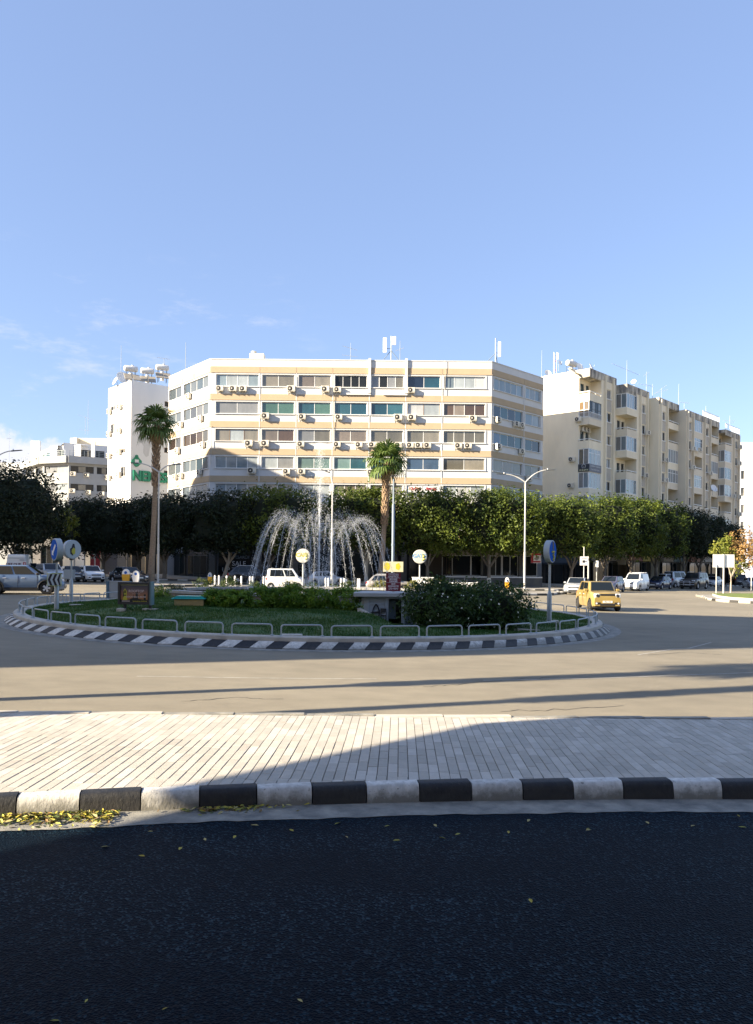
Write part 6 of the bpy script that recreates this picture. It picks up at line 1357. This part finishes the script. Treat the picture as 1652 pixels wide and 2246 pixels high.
        if rails: mb = MB(); mb.tube([(c1-.15,s_*(wt-.10),H_+.0),(c1-.25,s_*(wt-.10),H_+.06),(c2+.25,s_*(wt-.10),H_+.05),(c2+.15,s_*(wt-.10),H_-.01)],.018,5); mb.build('roof_rail',M_rim,t)
    zf = ztop(hl-.16)
    mb = MB(); mb.cbox(hl-.14,hl+.008,-hw*.48,hw*.48,zf-.18,zf-.06,.02); mb.build('grille',M_grillm,t)
    mb = MB(); mb.cbox(hl-.14,hl+.010,-hw*.5,hw*.5,.30,.44,.02); mb.build('air_intake',M_grillm,t)
    mb = MB(); mb.box(hl+.012,hl+.022,-.26,.26,.47,.585); pl = mb.build('number_plate',M_plate,t)
    if plate: text('lettering',plate,.105,M_dark,pl,Matrix.Translation((hl+.024,0,.527))@Matrix.Rotation(R(90),4,'Z'),depth=.0012,sx=.95)
    mb = MB(); mb.box(-hl-.02,-hl+.01,-.26,.26,.70,.81); mb.build('number_plate',M_plate,t)
    if rack:
        for x_ in (c1-.3,(c1+c2)/2,c2+.3): mb = MB(); mb.tube([(x_,-wt,H_+.07),(x_,wt,H_+.07)],.022,5); mb.build('roof_bar',M_rim,t)
    if kind == 'pickup': mb = MB(); mb.box(c3-.02,-hl+.12,-hw*.8,hw*.8,T['dk']+.021,T['dk']+.03); mb.build('load_bed',M_trim,t)
    return t, T
def bull_bar(r):
    t, T = r; hl = T['L']/2; mb = MB(); w = T['W']*.40
    for z_ in (.55,.82): mb.tube([(hl+.02,-w,z_),(hl+.14,-w*.8,z_),(hl+.14,w*.8,z_),(hl+.02,w,z_)],.03,6)
    for y_ in (-.35,.35): mb.tube([(hl+.12,y_,.42),(hl+.14,y_,.95)],.03,6)
    mb.tube([(hl+.14,-.35,.95),(hl+.14,.35,.95)],.03,6); mb.build('bull_bar',M_rim,t)
def twin_grille(r):
    t, T = r; hl = T['L']/2
    for y_ in (-.22,.02): mb = MB(); mb.cbox(hl-.05,hl+.02,y_,y_+.20,.49,.61,.03); mb.build('grille',M_grillm,t)
P_sil = paint('silver_paint',(.50,.52,.54),.3,.35); P_blu = paint('blue_silver_paint',(.13,.19,.29),.3,.3); P_whi = paint('white_paint',(.78,.78,.76)); P_gold = paint('gold_paint',(.42,.30,.10),.3,.35); P_blk = paint('black_paint',(.012,.014,.02),.25); P_pur = paint('purple_grey_paint',(.13,.125,.19),.3,.3); P_nav = paint('navy_paint',(.012,.02,.06),.25); P_bei = paint('beige_paint',(.44,.38,.27),.35,.2); P_brn = paint('dark_bronze_paint',(.055,.042,.03),.3,.3); P_gry = paint('warm_grey_paint',(.30,.28,.26),.3,.35)
car('suv','silver blue estate car driving past the left kerb of the roundabout',50,1302.5,17,P_blu,1.03,cladding=True,name='moving_car')
t,T = car('bigvan','white delivery van with red and black lettering at left edge',45,1272,107,P_whi,.92,d=69,name='delivery_van',cat='van')
MR = Matrix.Translation((-T['L']/2-.012,0,0)) @ Matrix.Rotation(R(-90),4,'Z')
text('lettering','LIKE OUR',.30,mat('sign_blackred',(.10,.02,.03),.5),t,MR@Matrix.Translation((-.22,-.02,1.55)),depth=.004,bold=.01)
mb = MB(MR); mb.box(.62,.86,-.03,-.0,1.42,1.76); o = mb.build('red_logo',M_red,t); text('lettering','f',.34,M_bann,o,MR@Matrix.Translation((.75,-.035,1.58)),depth=.003,bold=.012)
mb = MB(MR); mb.box(-.85,.85,-.03,0,2.12,2.16); mb.box(.3,.85,-.03,0,1.93,1.99); mb.box(-.85,.4,-.03,0,1.36,1.385); mb.build('stripe',M_bluepole,t)
car('suv','beige car facing the camera beside the white delivery van',63,1272,-55,P_bei,.92,d=70)
car('suv','silver off-roader parked left of the blue arrow sign',110,1277,-52,P_sil,.95,d=66)
car('sedan','black car mostly hidden behind the round grey sign',158,1275,-56,P_blk,.95,d=69)
car('hatch','white hatchback parked under the shaded trees left',199,1275,-55,P_whi,.98,d=69)
car('sedan','black saloon behind the grey electrical cabinet',282,1281,-47,P_blk,1.0,d=67.5)
car('suv','dark estate car parked in front of the sale window',553,1278,8,P_blk,1.0,d=73.5,rails=True)
car('mvan','small boxy white minivan behind the left jets of the fountain',627,1290,4,P_whi,.90,d=62.0,rack=True,name='moving_car',cat='minivan')
car('hatch','silver car parked between the central jet and pale tree',718,1283,8,P_sil,.93,d=72.5)
car('suv','grey brown car right behind the red warning sign',857,1300,-3,P_gry,.83,d=60.5,cladding=False,rails=True,name='moving_car')
car('mini','gold compact car driving round the right side of the roundabout',1311,1337,-90,P_gold,1.0,dark_rim=True,plate='PBA 542',name='moving_car')
twin_grille(car('sedan','silver coupe with twin grille behind the gold car',1266,1303,-112,P_sil,1.0,name='moving_car'))
car('suv','purple grey off-roader left of the white panel van',1342,1298,-123,P_pur,.92,d=75)
car('van','white panel van with roof rack in the right street',1395,1294,-126,P_whi,.98,d=81,rack=True,name='delivery_van',cat='van')
car('hatch','navy blue hatchback behind the white panel van',1446,1291,-131,P_nav,1.02,d=89)
car('pickup','white pickup truck parked behind the navy hatchback',1456,1284,24,P_whi,1.0,d=98,cat='pickup truck')
car('mvan','silver people carrier seen from behind in the right street',1484,1284,36,P_sil,1.12,d=99,cat='minivan')
bull_bar(car('cruiser','dark bronze off-roader with bull bar in the right street',1524,1288,-131,P_brn,1.05,d=94,cladding=True,rails=True,name='moving_car'))
car('sedan','white saloon far down the right street',1564,1281,-128,P_whi,1.0,d=110)
car('cruiser','black off-roader far right seen from behind',1624,1281,66,P_blk,.95,d=120)
car('hatch','silver car at the right edge behind the young tree',1650,1284,-100,P_sil,1.0,d=104)
# ------------------------------------------------------------------ lamps, signs, bollards, leaves
M_lamp = mat('lamp_head_dark',(.06,.065,.07),.5)
def lamp_head(t, p, d, ln=.85, mt=M_lamp):
    d = Vector(d).normalized(); s_ = Vector((-d.y,d.x,0)).normalized()*.13; u = Vector((0,0,.05)); a = Vector(p); b = a+d*ln
    mb = MB(); mb.add([a-s_*.5-u,a+s_*.5-u,b+s_-u*.6,b-s_-u*.6,a-s_*.4+u,a+s_*.4+u,b+s_*.8+u*.4,b-s_*.8+u*.4],[(0,1,2,3)[::-1],(4,5,6,7),(0,1,5,4),(1,2,6,5),(2,3,7,6),(3,0,4,7)]); mb.build('lamp_head',mt,t)
    mb = MB(); mb.lathe([(.05,0),(.05,.10),(.02,.12)],8,c=a+d*.15+Vector((0,0,.04))); mb.build('sensor',M_whitemetal,t)
def lamp(Dx, d, joint, tips, label, base_dz=.12, r0=.10):
    b = at_depth(Dx,d,base_dz); t = thing('street_lamp',label,'street lamp',b,0,'street lamps'); j = W(Dx,joint,d)-b; j.x = 0; j.y = 0
    mb = MB(); mb.tube([(0,0,-.2),(0,0,j.z*.35),(0,0,j.z*.352),j],[r0,r0,r0*.78,r0*.65],10)
    mb.lathe([(r0*1.6,0),(r0*1.6,.06),(r0,.09)],10); mb.build('pole',M_pole,t,smooth=40)
    for tx,ty in tips:
        q = W(tx,ty,d)-b; dx = q-j; mb = MB(); pts = []
        for k in range(9): s_ = k/8; pts.append(j+Vector((dx.x*s_,0,dx.z*(1-(1-s_)**2)))) 
        e = (pts[-1]-pts[-2]).normalized(); mb.tube(pts,[r0*.62]*4+[r0*.45]*5,8); mb.build('arm',M_pole,t,smooth=40)
        lamp_head(t, q-e*.1, e)
    return t
lamp(347,66,1036,[(302,1016),(380,1019)],'double armed street lamp beside the tall fan palm',.15)
lamp(1151,71,1058,[(1107,1040),(1200,1031)],'double armed street lamp in front of the restaurant corner',.15)
lamp(728,66,1060,[(722,1036)],'single street lamp right of the central jet seen end on',.15,.085)
lamp(-42,62,1040,[(28,989)],'street lamp whose arm enters at the left edge')
lamp(38,80,1075,[(68,1051)],'street lamp arm above the dark tree at left edge')
lamp(1291,90,1128,[(1326,1099)],'street lamp arm rising from the clipped trees of right street')
# round drum signs
M_bsign = mat('sign_blue',(.012,.10,.45),.8,spec=.1); M_drum = mat('drum_grey',(.36,.41,.44),.5,var=.1,scale=4); M_face = mat('drum_back_grey',(.40,.45,.48),.55,var=.1,scale=5); M_yel = mat('yellow_spray',(.48,.44,.04),.6); M_facew = mat('drum_back_white',(.66,.64,.56),.55,var=.08,scale=4); M_ltb = mat('pale_blue_spray',(.25,.42,.62),.6)
def drum(Dx, base_y, cy, d, rz, label, kind, face, r_=.42, dz=.35, thick_pole=True):
    b = at_depth(Dx,d,0); b.z = (lawn_z(b.x,b.y) if thick_pole else .2)+GZ(b.x); t = thing('round_sign',label,'traffic sign',b,0); zc = W(Dx,cy,d).z-b.z
    mb = MB(); mb.tube([(0,0,-.2),(0,0,zc-r_)],.042,8); mb.build('post',M_pole if not thick_pole else M_steel,t,smooth=40)
    if thick_pole: mb = MB(); mb.tube([(0,0,-.2),(0,0,zc*.40),(0,0,zc*.45)],[.085,.085,.045],10); mb.build('post_sleeve',M_steel,t,smooth=40)
    M = Matrix.Translation((0,0,zc)) @ Matrix.Rotation(R(rz),4,'Z')
    mb = MB(M); mb.lathe([(r_*.93,-.11),(r_,-.10),(r_,.10),(r_*.93,.11)],28,axis='y'); mb.build('drum',M_drum if face != M_facew else M_facew,t,smooth=40)
    mb = MB(M); mb.lathe([(.01,.112),(r_*.92,.112),(r_*.92,.114),(.01,.1145)][::-1],28,axis='y'); fo = mb.build('face',face,t)
    if kind == 'arrow':
        mb = MB(M); a = [(-.20,-.20),(-.02,-.22),(-.075,-.155),(.22,.13),(.14,.21),(-.155,-.08),(-.22,-.02)]; mb.prism_y(a,-.122,-.1155); mb.build('arrow',M_bann,fo)
    elif kind == 'blot':
        for pts,mt,z_ in (([(-.02,.26),(.06,.24),(.10,.05),(.08,-.12),(-.02,-.28),(-.14,-.2),(-.16,.02),(-.08,.08)],M_spray,.1155),([(.02,.08),(.10,.02),(.10,-.18),(.0,-.24),(-.08,-.12),(-.06,.0)],M_yel,.123)):
            mb = MB(M); mb.prism_y(pts,-z_-.006,-z_); mb.build('painted_mark',mt,fo)
    elif kind in ('word','word2'):
        s_ = 'CAFE' if kind == 'word' else 'GATE'
        text('painted_mark',s_,.30,M_ltb if kind=='word2' else M_yel,fo,M@Matrix.Translation((-.05,-.118,.03)),depth=.002,bold=.012)
        mb = MB(M); mb.tube([(.12,-.12,.14),(.24,-.12,.05),(.14,-.12,-.03),(.26,-.12,-.12),(.12,-.12,-.2)],.035,5); mb.build('painted_mark',M_yel,fo)
    elif kind == 'zig':
        mb = MB(M); mb.tube([(-.12,-.12,-.02),(.10,-.12,.0),(-.02,-.12,-.12),(.10,-.12,-.2),(.0,-.12,-.32)],.04,5); mb.build('painted_mark',M_yel,fo)
        mb = MB(M); mb.prism_y([(-.06,.36),(.1,.34),(.08,.02),(-.02,.05)],-.12,-.1155); mb.build('painted_mark',M_spray,fo)
    # face catches: bolt collar
    mb = MB(); mb.box(-.06,.06,-.09,.09,zc-r_-.06,zc-r_+.02); mb.build('clamp',M_dark,t)
    return t, zc
t, zc = drum(125,1337,1205.5,29,-50,'round blue direction sign with white arrow at the left of lawn','arrow',M_bsign)
# chevron board on the same post is a thing of its own
p = at_depth(119.5,28.85,0); z_ = W(119.5,1271.5,28.85).z; t2 = thing('chevron_board','black and white chevron board pointing left under the blue arrow sign','chevron sign',(p.x,p.y,z_),R(8))
cw, ch = .255, .235
mb = MB(); mb.cbox(-cw,cw,-.012,.012,-ch,ch,.004); mb.build('board',mat('chevron_border',(.50,.55,.16),.5),t2)
mb = MB(); mb.box(-cw+.018,cw-.018,-.0155,-.0125,-ch+.018,ch-.018); mb.build('white_ground',mat('chevron_white',(.50,.56,.60),.5),t2)
for k in range(3):
    x_ = -cw+.03+k*.165; mb = MB(); e = min(.085, cw-.02-x_-.075)
    P_ = [(x_,0),(x_+.085,ch-.02),(min(x_+.085+.085,cw-.02),ch-.02),(x_+.085,0),(min(x_+.085+.085,cw-.02),-ch+.02),(x_+.085,-ch+.02)]
    mb.add([(q[0],-.019,q[1]) for q in P_]+[(q[0],-.0157,q[1]) for q in P_],[(0,3,2,1),(0,5,4,3),(6,7,8,9),(6,9,10,11)]); mb.build('chevron',M_spray,t2)
t, zc = drum(157,1314,1205,34.5,56,'round grey sign back with black and yellow paint blot','blot',M_face)
p = at_depth(152.5,34.7,0); t2 = thing('square_sign','grey back of a small square board on the second post','sign',(p.x,p.y,W(152,1260,34.7).z)); mb = MB(); mb.cbox(-.26,.26,-.012,.012,-.22,.22,.005); mb.build('plate',M_face,t2); mb = MB(); mb.box(-.27,.27,.013,.04,.14,.18); mb.box(-.27,.27,-.04,-.013,-.2,-.16); mb.build('bracket',M_steel,t2)
drum(1206,1367,1209.5,27.6,58,'round blue sign edge on with yellow paint at the right of lawn','zig',M_bsign,r_=.40)
drum(665,1290,1219,43.6,0,'pale round sign back with faded yellow lettering before the minivan','word',M_facew,r_=.40,thick_pole=False)
drum(921,1290,1221,43.2,4,'pale round sign back with blue and yellow lettering by the second palm','word2',M_facew,r_=.39,thick_pole=False)
# keep-left beacons
def beacon(Dx, y, d, label, h, w, low, high):
    b = at_depth(Dx,d,.15); t = thing('traffic_beacon',label,'bollard',b,0,'keep left beacons'); n = 14
    def outline(z0, z1): return [(w*.5*math.cos(a), (z0+z1)/2+(z1-z0)/2*math.sin(a)) for a in [2*math.pi*k/n for k in range(n)]]
    def col(z0, z1, ww): return [(-ww*.36,z0),(ww*.36,z0),(ww*.5,z0+(z1-z0)*.6),(ww*.5,z1),(-ww*.5,z1),(-ww*.5,z0+(z1-z0)*.6)]
    mb = MB(); mb.prism_y(col(.08,h*.62,w),-.12,.12); mb.build('body',low,t)
    mb = MB(); mb.prism_y([(w*.5*math.cos(a),h*.621+(h*.38)*math.sin(a)) for a in [math.pi*k/10 for k in range(11)]],-.12,.12); mb.build('top',high,t)
    mb = MB(); mb.lathe([(w*.20,0),(w*.20,.004)],14,c=(0,-.122,h*.74),axis='y'); mb.build('arrow_disc',M_bsign,t)
    mb = MB(); mb.cbox(-w*.4,w*.4,-.18,.18,0,.078,.02); mb.build('base',M_conc,t)
M_or = mat('orange_yellow_plastic',(.62,.33,.02),.4)
beacon(277,1280,64,'orange and white beacon with blue disc above the grey cabinet',1.15,.62,M_or,M_whitemetal)
beacon(299,1281,63.5,'white oval beacon right of the grey cabinet',1.05,.55,M_whitemetal,M_whitemetal)
beacon(461,1279,66,'slim yellow beacon left of the row of white bollards',1.0,.34,M_or,M_face)
beacon(1113,1296,70,'orange beacon with white top in front of the restaurant',1.1,.36,M_or,M_whitemetal)
# white bollards
mb = MB(); mb.lathe([(.075,0),(.075,.70),(.055,.755),(.02,.78)],12); bm_ = mb.mesh('post',M_whitemetal,40); mb = MB(); mb.lathe([(.10,0),(.10,.03),(.078,.035)],12); bb_ = mb.mesh('base_ring',M_conc,40)
for bi, x in enumerate((472,481,498,516,530,549,555,579,585,715,721,748.5,755.5,786,789.5,1004.5,1017.5)):
    d = 65 if x < 560 else 65.8 if x < 800 else 69
    loc = at_depth(x,d,.15 if x < 800 else .0); t = thing('bollard',f'{ORD[bi]} short white bollard from the left on the far island behind fountain' if bi < 12 else ('short white bollard far right of the pale tree, left of a pair','short white bollard between silver car and grey brown car','white bollard close against the grey brown car','left white bollard before the restaurant wall','right white bollard before the restaurant wall')[bi-12],'bollard',loc,0,'white bollards behind the fountain' if x < 800 else 'white bollards before the restaurant'); link('post',bm_,t); link('base_ring',bb_,t)
# white cabinets left of the restaurant, low white barrier
p = at_depth(928,67,0); t = thing('white_cabinet','white twin utility cabinet under the tree by the restaurant','cabinet',p)
for sx in (-.9,.02): mb = MB(); mb.cbox(sx,sx+.88,-.25,.25,.35,1.1,.03); mb.build('casing',M_whitemetal,t)
mb = MB(); mb.box(-.95,.95,-.3,.3,1.1,1.15); mb.build('lid',M_whitemetal,t); mb = MB(); mb.box(-.8,-.6,-.2,.2,-.1,.35); mb.box(.6,.8,-.2,.2,-.1,.35); mb.build('leg',M_conc,t)
p = at_depth(1002,66.5,0); t = thing('white_barrier','low white panel barrier left of the restaurant wall','barrier',p)
mb = MB(); mb.cbox(-1.75,1.75,-.05,.05,.12,.78,.02); mb.build('panel',M_whitemetal,t)
for sx in (-1.8,1.72): mb = MB(); mb.box(sx,sx+.1,-.08,.08,-.1,.85); mb.build('post',M_whitemetal,t)
# fire hydrant style fitting on the lamp and bench by the sale window
p = at_depth(510,76.8,.12); t = thing('bench','pale slatted bench in front of the sale window','bench',p)
for k in range(3): mb = MB(); mb.box(-1.1,1.1,-.2+k*.14,-.1+k*.14,.42,.46); mb.build('slat',M_conc,t)
for sx in (-.9,.8): mb = MB(); mb.box(sx,sx+.1,-.2,.2,0,.42); mb.build('leg',M_dark,t)
# sign boards on the right
b = G(1586,1299,.15); t = thing('direction_sign','large white sign back on two posts at the right island','road sign',b); s_ = F/b.y
zt, zb_ = W(1586,1216,b.y).z-b.z, W(1586,1245,b.y).z-b.z
mb = MB(); mb.cbox(-23/s_,1/s_-.02,-.04,.0,zb_,zt,.01); mb.build('panel',M_whitemetal,t); mb = MB(); mb.cbox(1/s_+.02,24/s_,-.04,.0,zb_,zt,.01); mb.build('panel',M_whitemetal,t)
mb = MB(); mb.tube([(-16/s_,-.1,-.1),(-16/s_,-.1,zb_+.3)],.05,8); mb.build('post',M_pole,t); mb = MB(); mb.tube([(0,-.1,-.1),(0,-.1,zt)],.085,8); mb.build('post',M_pole,t)
mb = MB(); [mb.box(a,c,-.052,-.041,e,f) for a,c,e,f in ((-23/s_,23/s_,zt-.07,zt-.02),(-23/s_,23/s_,zb_+.02,zb_+.07))]; mb.build('rim_rail',M_pole,t)
b = G(1648,1294,.15); t = thing('sign_post','pale post with small sign back at right edge behind the young tree','road sign',b); mb = MB(); mb.tube([(0,0,-.1),(0,0,3.4)],.06,8); mb.build('post',M_pole,t); mb = MB(); mb.cbox(-.2,1.2,.07,.1,2.6,3.4,.01); mb.build('panel',M_whitemetal,t)
b = at_depth(1281,77,.12); t = thing('camera_sign','small white sign with black camera picture before the corner tree','road sign',b); zc = W(1281,1230.5,77).z-b.z
mb = MB(); mb.tube([(0,0,-.1),(0,0,zc+1.4)],.05,8); mb.build('post',M_pole,t); mb = MB(); mb.cbox(-.41,.41,-.09,-.055,zc-.44,zc+.44,.01); bd = mb.build('board',M_bann,t)
mb = MB(); mb.box(-.18,.10,-.096,-.091,zc-.18,zc+.08); mb.prism_y([(.11,zc-.05),(.24,zc-.16),(.24,zc+.08)],-.096,-.091); mb.box(-.26,.26,-.096,-.091,zc+.26,zc+.30); mb.box(-.28,.28,-.096,-.091,zc+.17,zc+.21); mb.box(-.24,.24,-.096,-.091,zc-.34,zc-.30); mb.build('pictogram',M_dark,bd)
b = at_depth(1309,80,.12); t = thing('slim_sign','narrow white sign seen edge on at the kerb of the right street','road sign',b); zc = W(1309,1237,80).z-b.z; mb = MB(); mb.tube([(0,0,-.1),(0,0,zc)],.045,8); mb.build('post',M_pole,t); mb = MB(); mb.cbox(-.09,.09,-.4,.4,zc-.35,zc+.35,.03); mb.build('plate',M_whitemetal,t)
# left background: green awning kiosk, shop with mannequins, sunlit wall
b = at_depth(208,92,.12); t = thing('green_kiosk','kiosk with dark green awning and red panel behind left trees','kiosk',b); s_ = F/92
mb = MB(); mb.add([(-32/s_,-2,3.0),(14/s_,-2,3.0),(14/s_,1.5,4.5),(-20/s_,1.5,4.5),(-32/s_,-2,2.7),(14/s_,-2,2.7)],[(0,1,2,3),(4,5,1,0),(4,0,3)]); mb.build('awning',mat('dark_green_canvas',(.01,.07,.04),.8),t)
mb = MB(); mb.box(-8/s_,13/s_,-.3,-.2,.8,3.0); rp = mb.build('red_panel',mat('red_panel',(.36,.03,.05),.6),t); mb = MB(); mb.box(-6/s_,4/s_,-.31,-.301,2.3,2.6); mb.box(-6/s_,2/s_,-.31,-.301,1.8,2.05); mb.build('white_bars',M_bann,rp)
mb = MB(); mb.box(-34/s_,40/s_,1.5,5,-.2,4.6); mb.build('wall',mat('dull_wall',(.20,.19,.18),.9,var=.1),t)
for q in (-31,-9,13): mb = MB(); mb.box(q/s_-.06,q/s_+.06,-1.95,-1.83,0,2.9); mb.build('post',M_pole,t)
b = at_depth(92,98,.12); t = thing('corner_shop','pale shop front with dark display window behind parked cars at left','shop',b); s_ = F/98
mb = MB(); wall_open(mb,-70/s_,42/s_,-.5,5.5,[(-3/s_,34/s_,.3,3.2),(-60/s_,-20/s_,.3,2.9)],.3); mb.build('wall',mat('dull_wall',(.20,.19,.18),.9,var=.1),t); mb = MB(); mb.add([(-70/s_,0,5.5),(42/s_,0,5.5),(42/s_,8,5.5),(-70/s_,8,5.5),(42/s_,0,-.5),(42/s_,8,-.5)],[(0,1,2,3),(1,4,5,2)]); mb.build('roof',M_roof,t)
window(t,Matrix(),-3/s_,34/s_,.3,3.2,.2,3,M_fr_d,[G_d,(.04,.04,.04)],.08,name='display_window'); window(t,Matrix(),-60/s_,-20/s_,.3,2.9,.2,2,M_fr_d,[G_d],.08,name='display_window')
b = at_depth(312,97,.12); t = thing('sunlit_passage_wall','yellowish sunlit end wall seen between the shaded tree trunks','wall',b); mb = MB()
for q,w_,y_ in ((-30,5,0),(-10,8,1.5),(16,5,3)): s_ = F/97; mb.box(q/s_,(q+w_)/s_,y_,y_+.4,-.2,4.6)
mb.build('wall',mat('sand_wall',(.58,.44,.27),.9,var=.1,scale=1),t)
# --- fallen leaves
M_lf = [mat('fallen_leaf_%d'%i,c,.7,var=.25,scale=20) for i,c in enumerate(((.42,.36,.05),(.30,.30,.06),(.46,.40,.16),(.20,.12,.04),(.10,.14,.03)))]
def leaf_mesh(mt):
    mb = MB(); o = [(-.05,0,.004),(-.025,.017,.012),(.012,.02,.014),(.05,0,.006),(.012,-.02,.012),(-.025,-.017,.010),(-.065,.004,.008)]
    mb.add(o+[(0,0,.002)],[(7,0,5),(7,5,4),(7,4,3),(7,3,2),(7,2,1),(7,1,0),(0,1,6)]); return mb.mesh('fallen_leaf',mt)
LM = [leaf_mesh(m) for m in M_lf]
spots = [(658,2195),(362,2213),(1164,1976),(330,1824),(1005,1830),(640,1822),(1115,1826),(870,1844),(970,1838),(1290,1821),(230,1858),(312,1878),(560,1811),(515,1836),(955,1811),(850,1812),(740,1807),(1620,1790),(1630,1815),(1290,1818),(1420,1805),(1160,1800),(120,2240),(190,2195),(760,1836),(450,1842),(395,1862),(1520,1812)]
for i,(x,y) in enumerate(spots):
    p = G(x,y,.006); o = link('fallen_leaf',random.choice(LM[:3]),None,p,random.uniform(0,6.28)); s_ = random.uniform(.42,.72)*(.75 if y > 2000 else 1); o.scale = (s_,)*3; o.rotation_euler.x = random.uniform(-.3,.3)
    tag(o,'single yellowish fallen leaf lying on the dark asphalt in front','leaf','fallen leaves on the near road')
def leafpile(name, label, n, f):
    pts = [f() for _ in range(n)]; vs = []; fs = []; mi = []
    base = [Vector(v.co) for v in LM[0].vertices]; bf = [tuple(p.vertices) for p in LM[0].polygons]
    for (x,y,z) in pts:
        M = Matrix.Translation((x,y,z)) @ Matrix.Rotation(random.uniform(0,6.28),4,'Z') @ Matrix.Rotation(random.uniform(-.6,.6),4,'X') @ Matrix.Rotation(random.uniform(-.4,.4),4,'Y') @ Matrix.Diagonal((random.uniform(.4,.75),)*3+(1,)); o = len(vs)
        vs += [tuple(M@b) for b in base]; m_ = random.choices(range(5),(5,3,2,3,3))[0]
        for q in bf: fs.append(tuple(i+o for i in q)); mi.append(m_)
    me = bpy.data.meshes.new(name); me.from_pydata(vs,[],fs); [me.materials.append(m) for m in M_lf]; me.polygons.foreach_set('material_index',mi); o = link(name,me); tag(o,label,'leaves',kind='stuff')
def pf1():
    x = -3.6+random.random()**.8*1.25; y = KY(x)-.02-abs(random.gauss(0,.15)); return zw(x,y,.012+random.uniform(0,.03))
def pf2():
    x = random.gauss(-1.35,.22); return zw(x,KY(x)-.02-abs(random.gauss(0,.06)),.012+random.uniform(0,.02))
leafpile('leaf_pile','sunlit pile of yellow fallen leaves in the gutter at lower left',620,pf1); leafpile('leaf_pile','smaller shaded pile of fallen leaves against the front kerb',130,pf2)
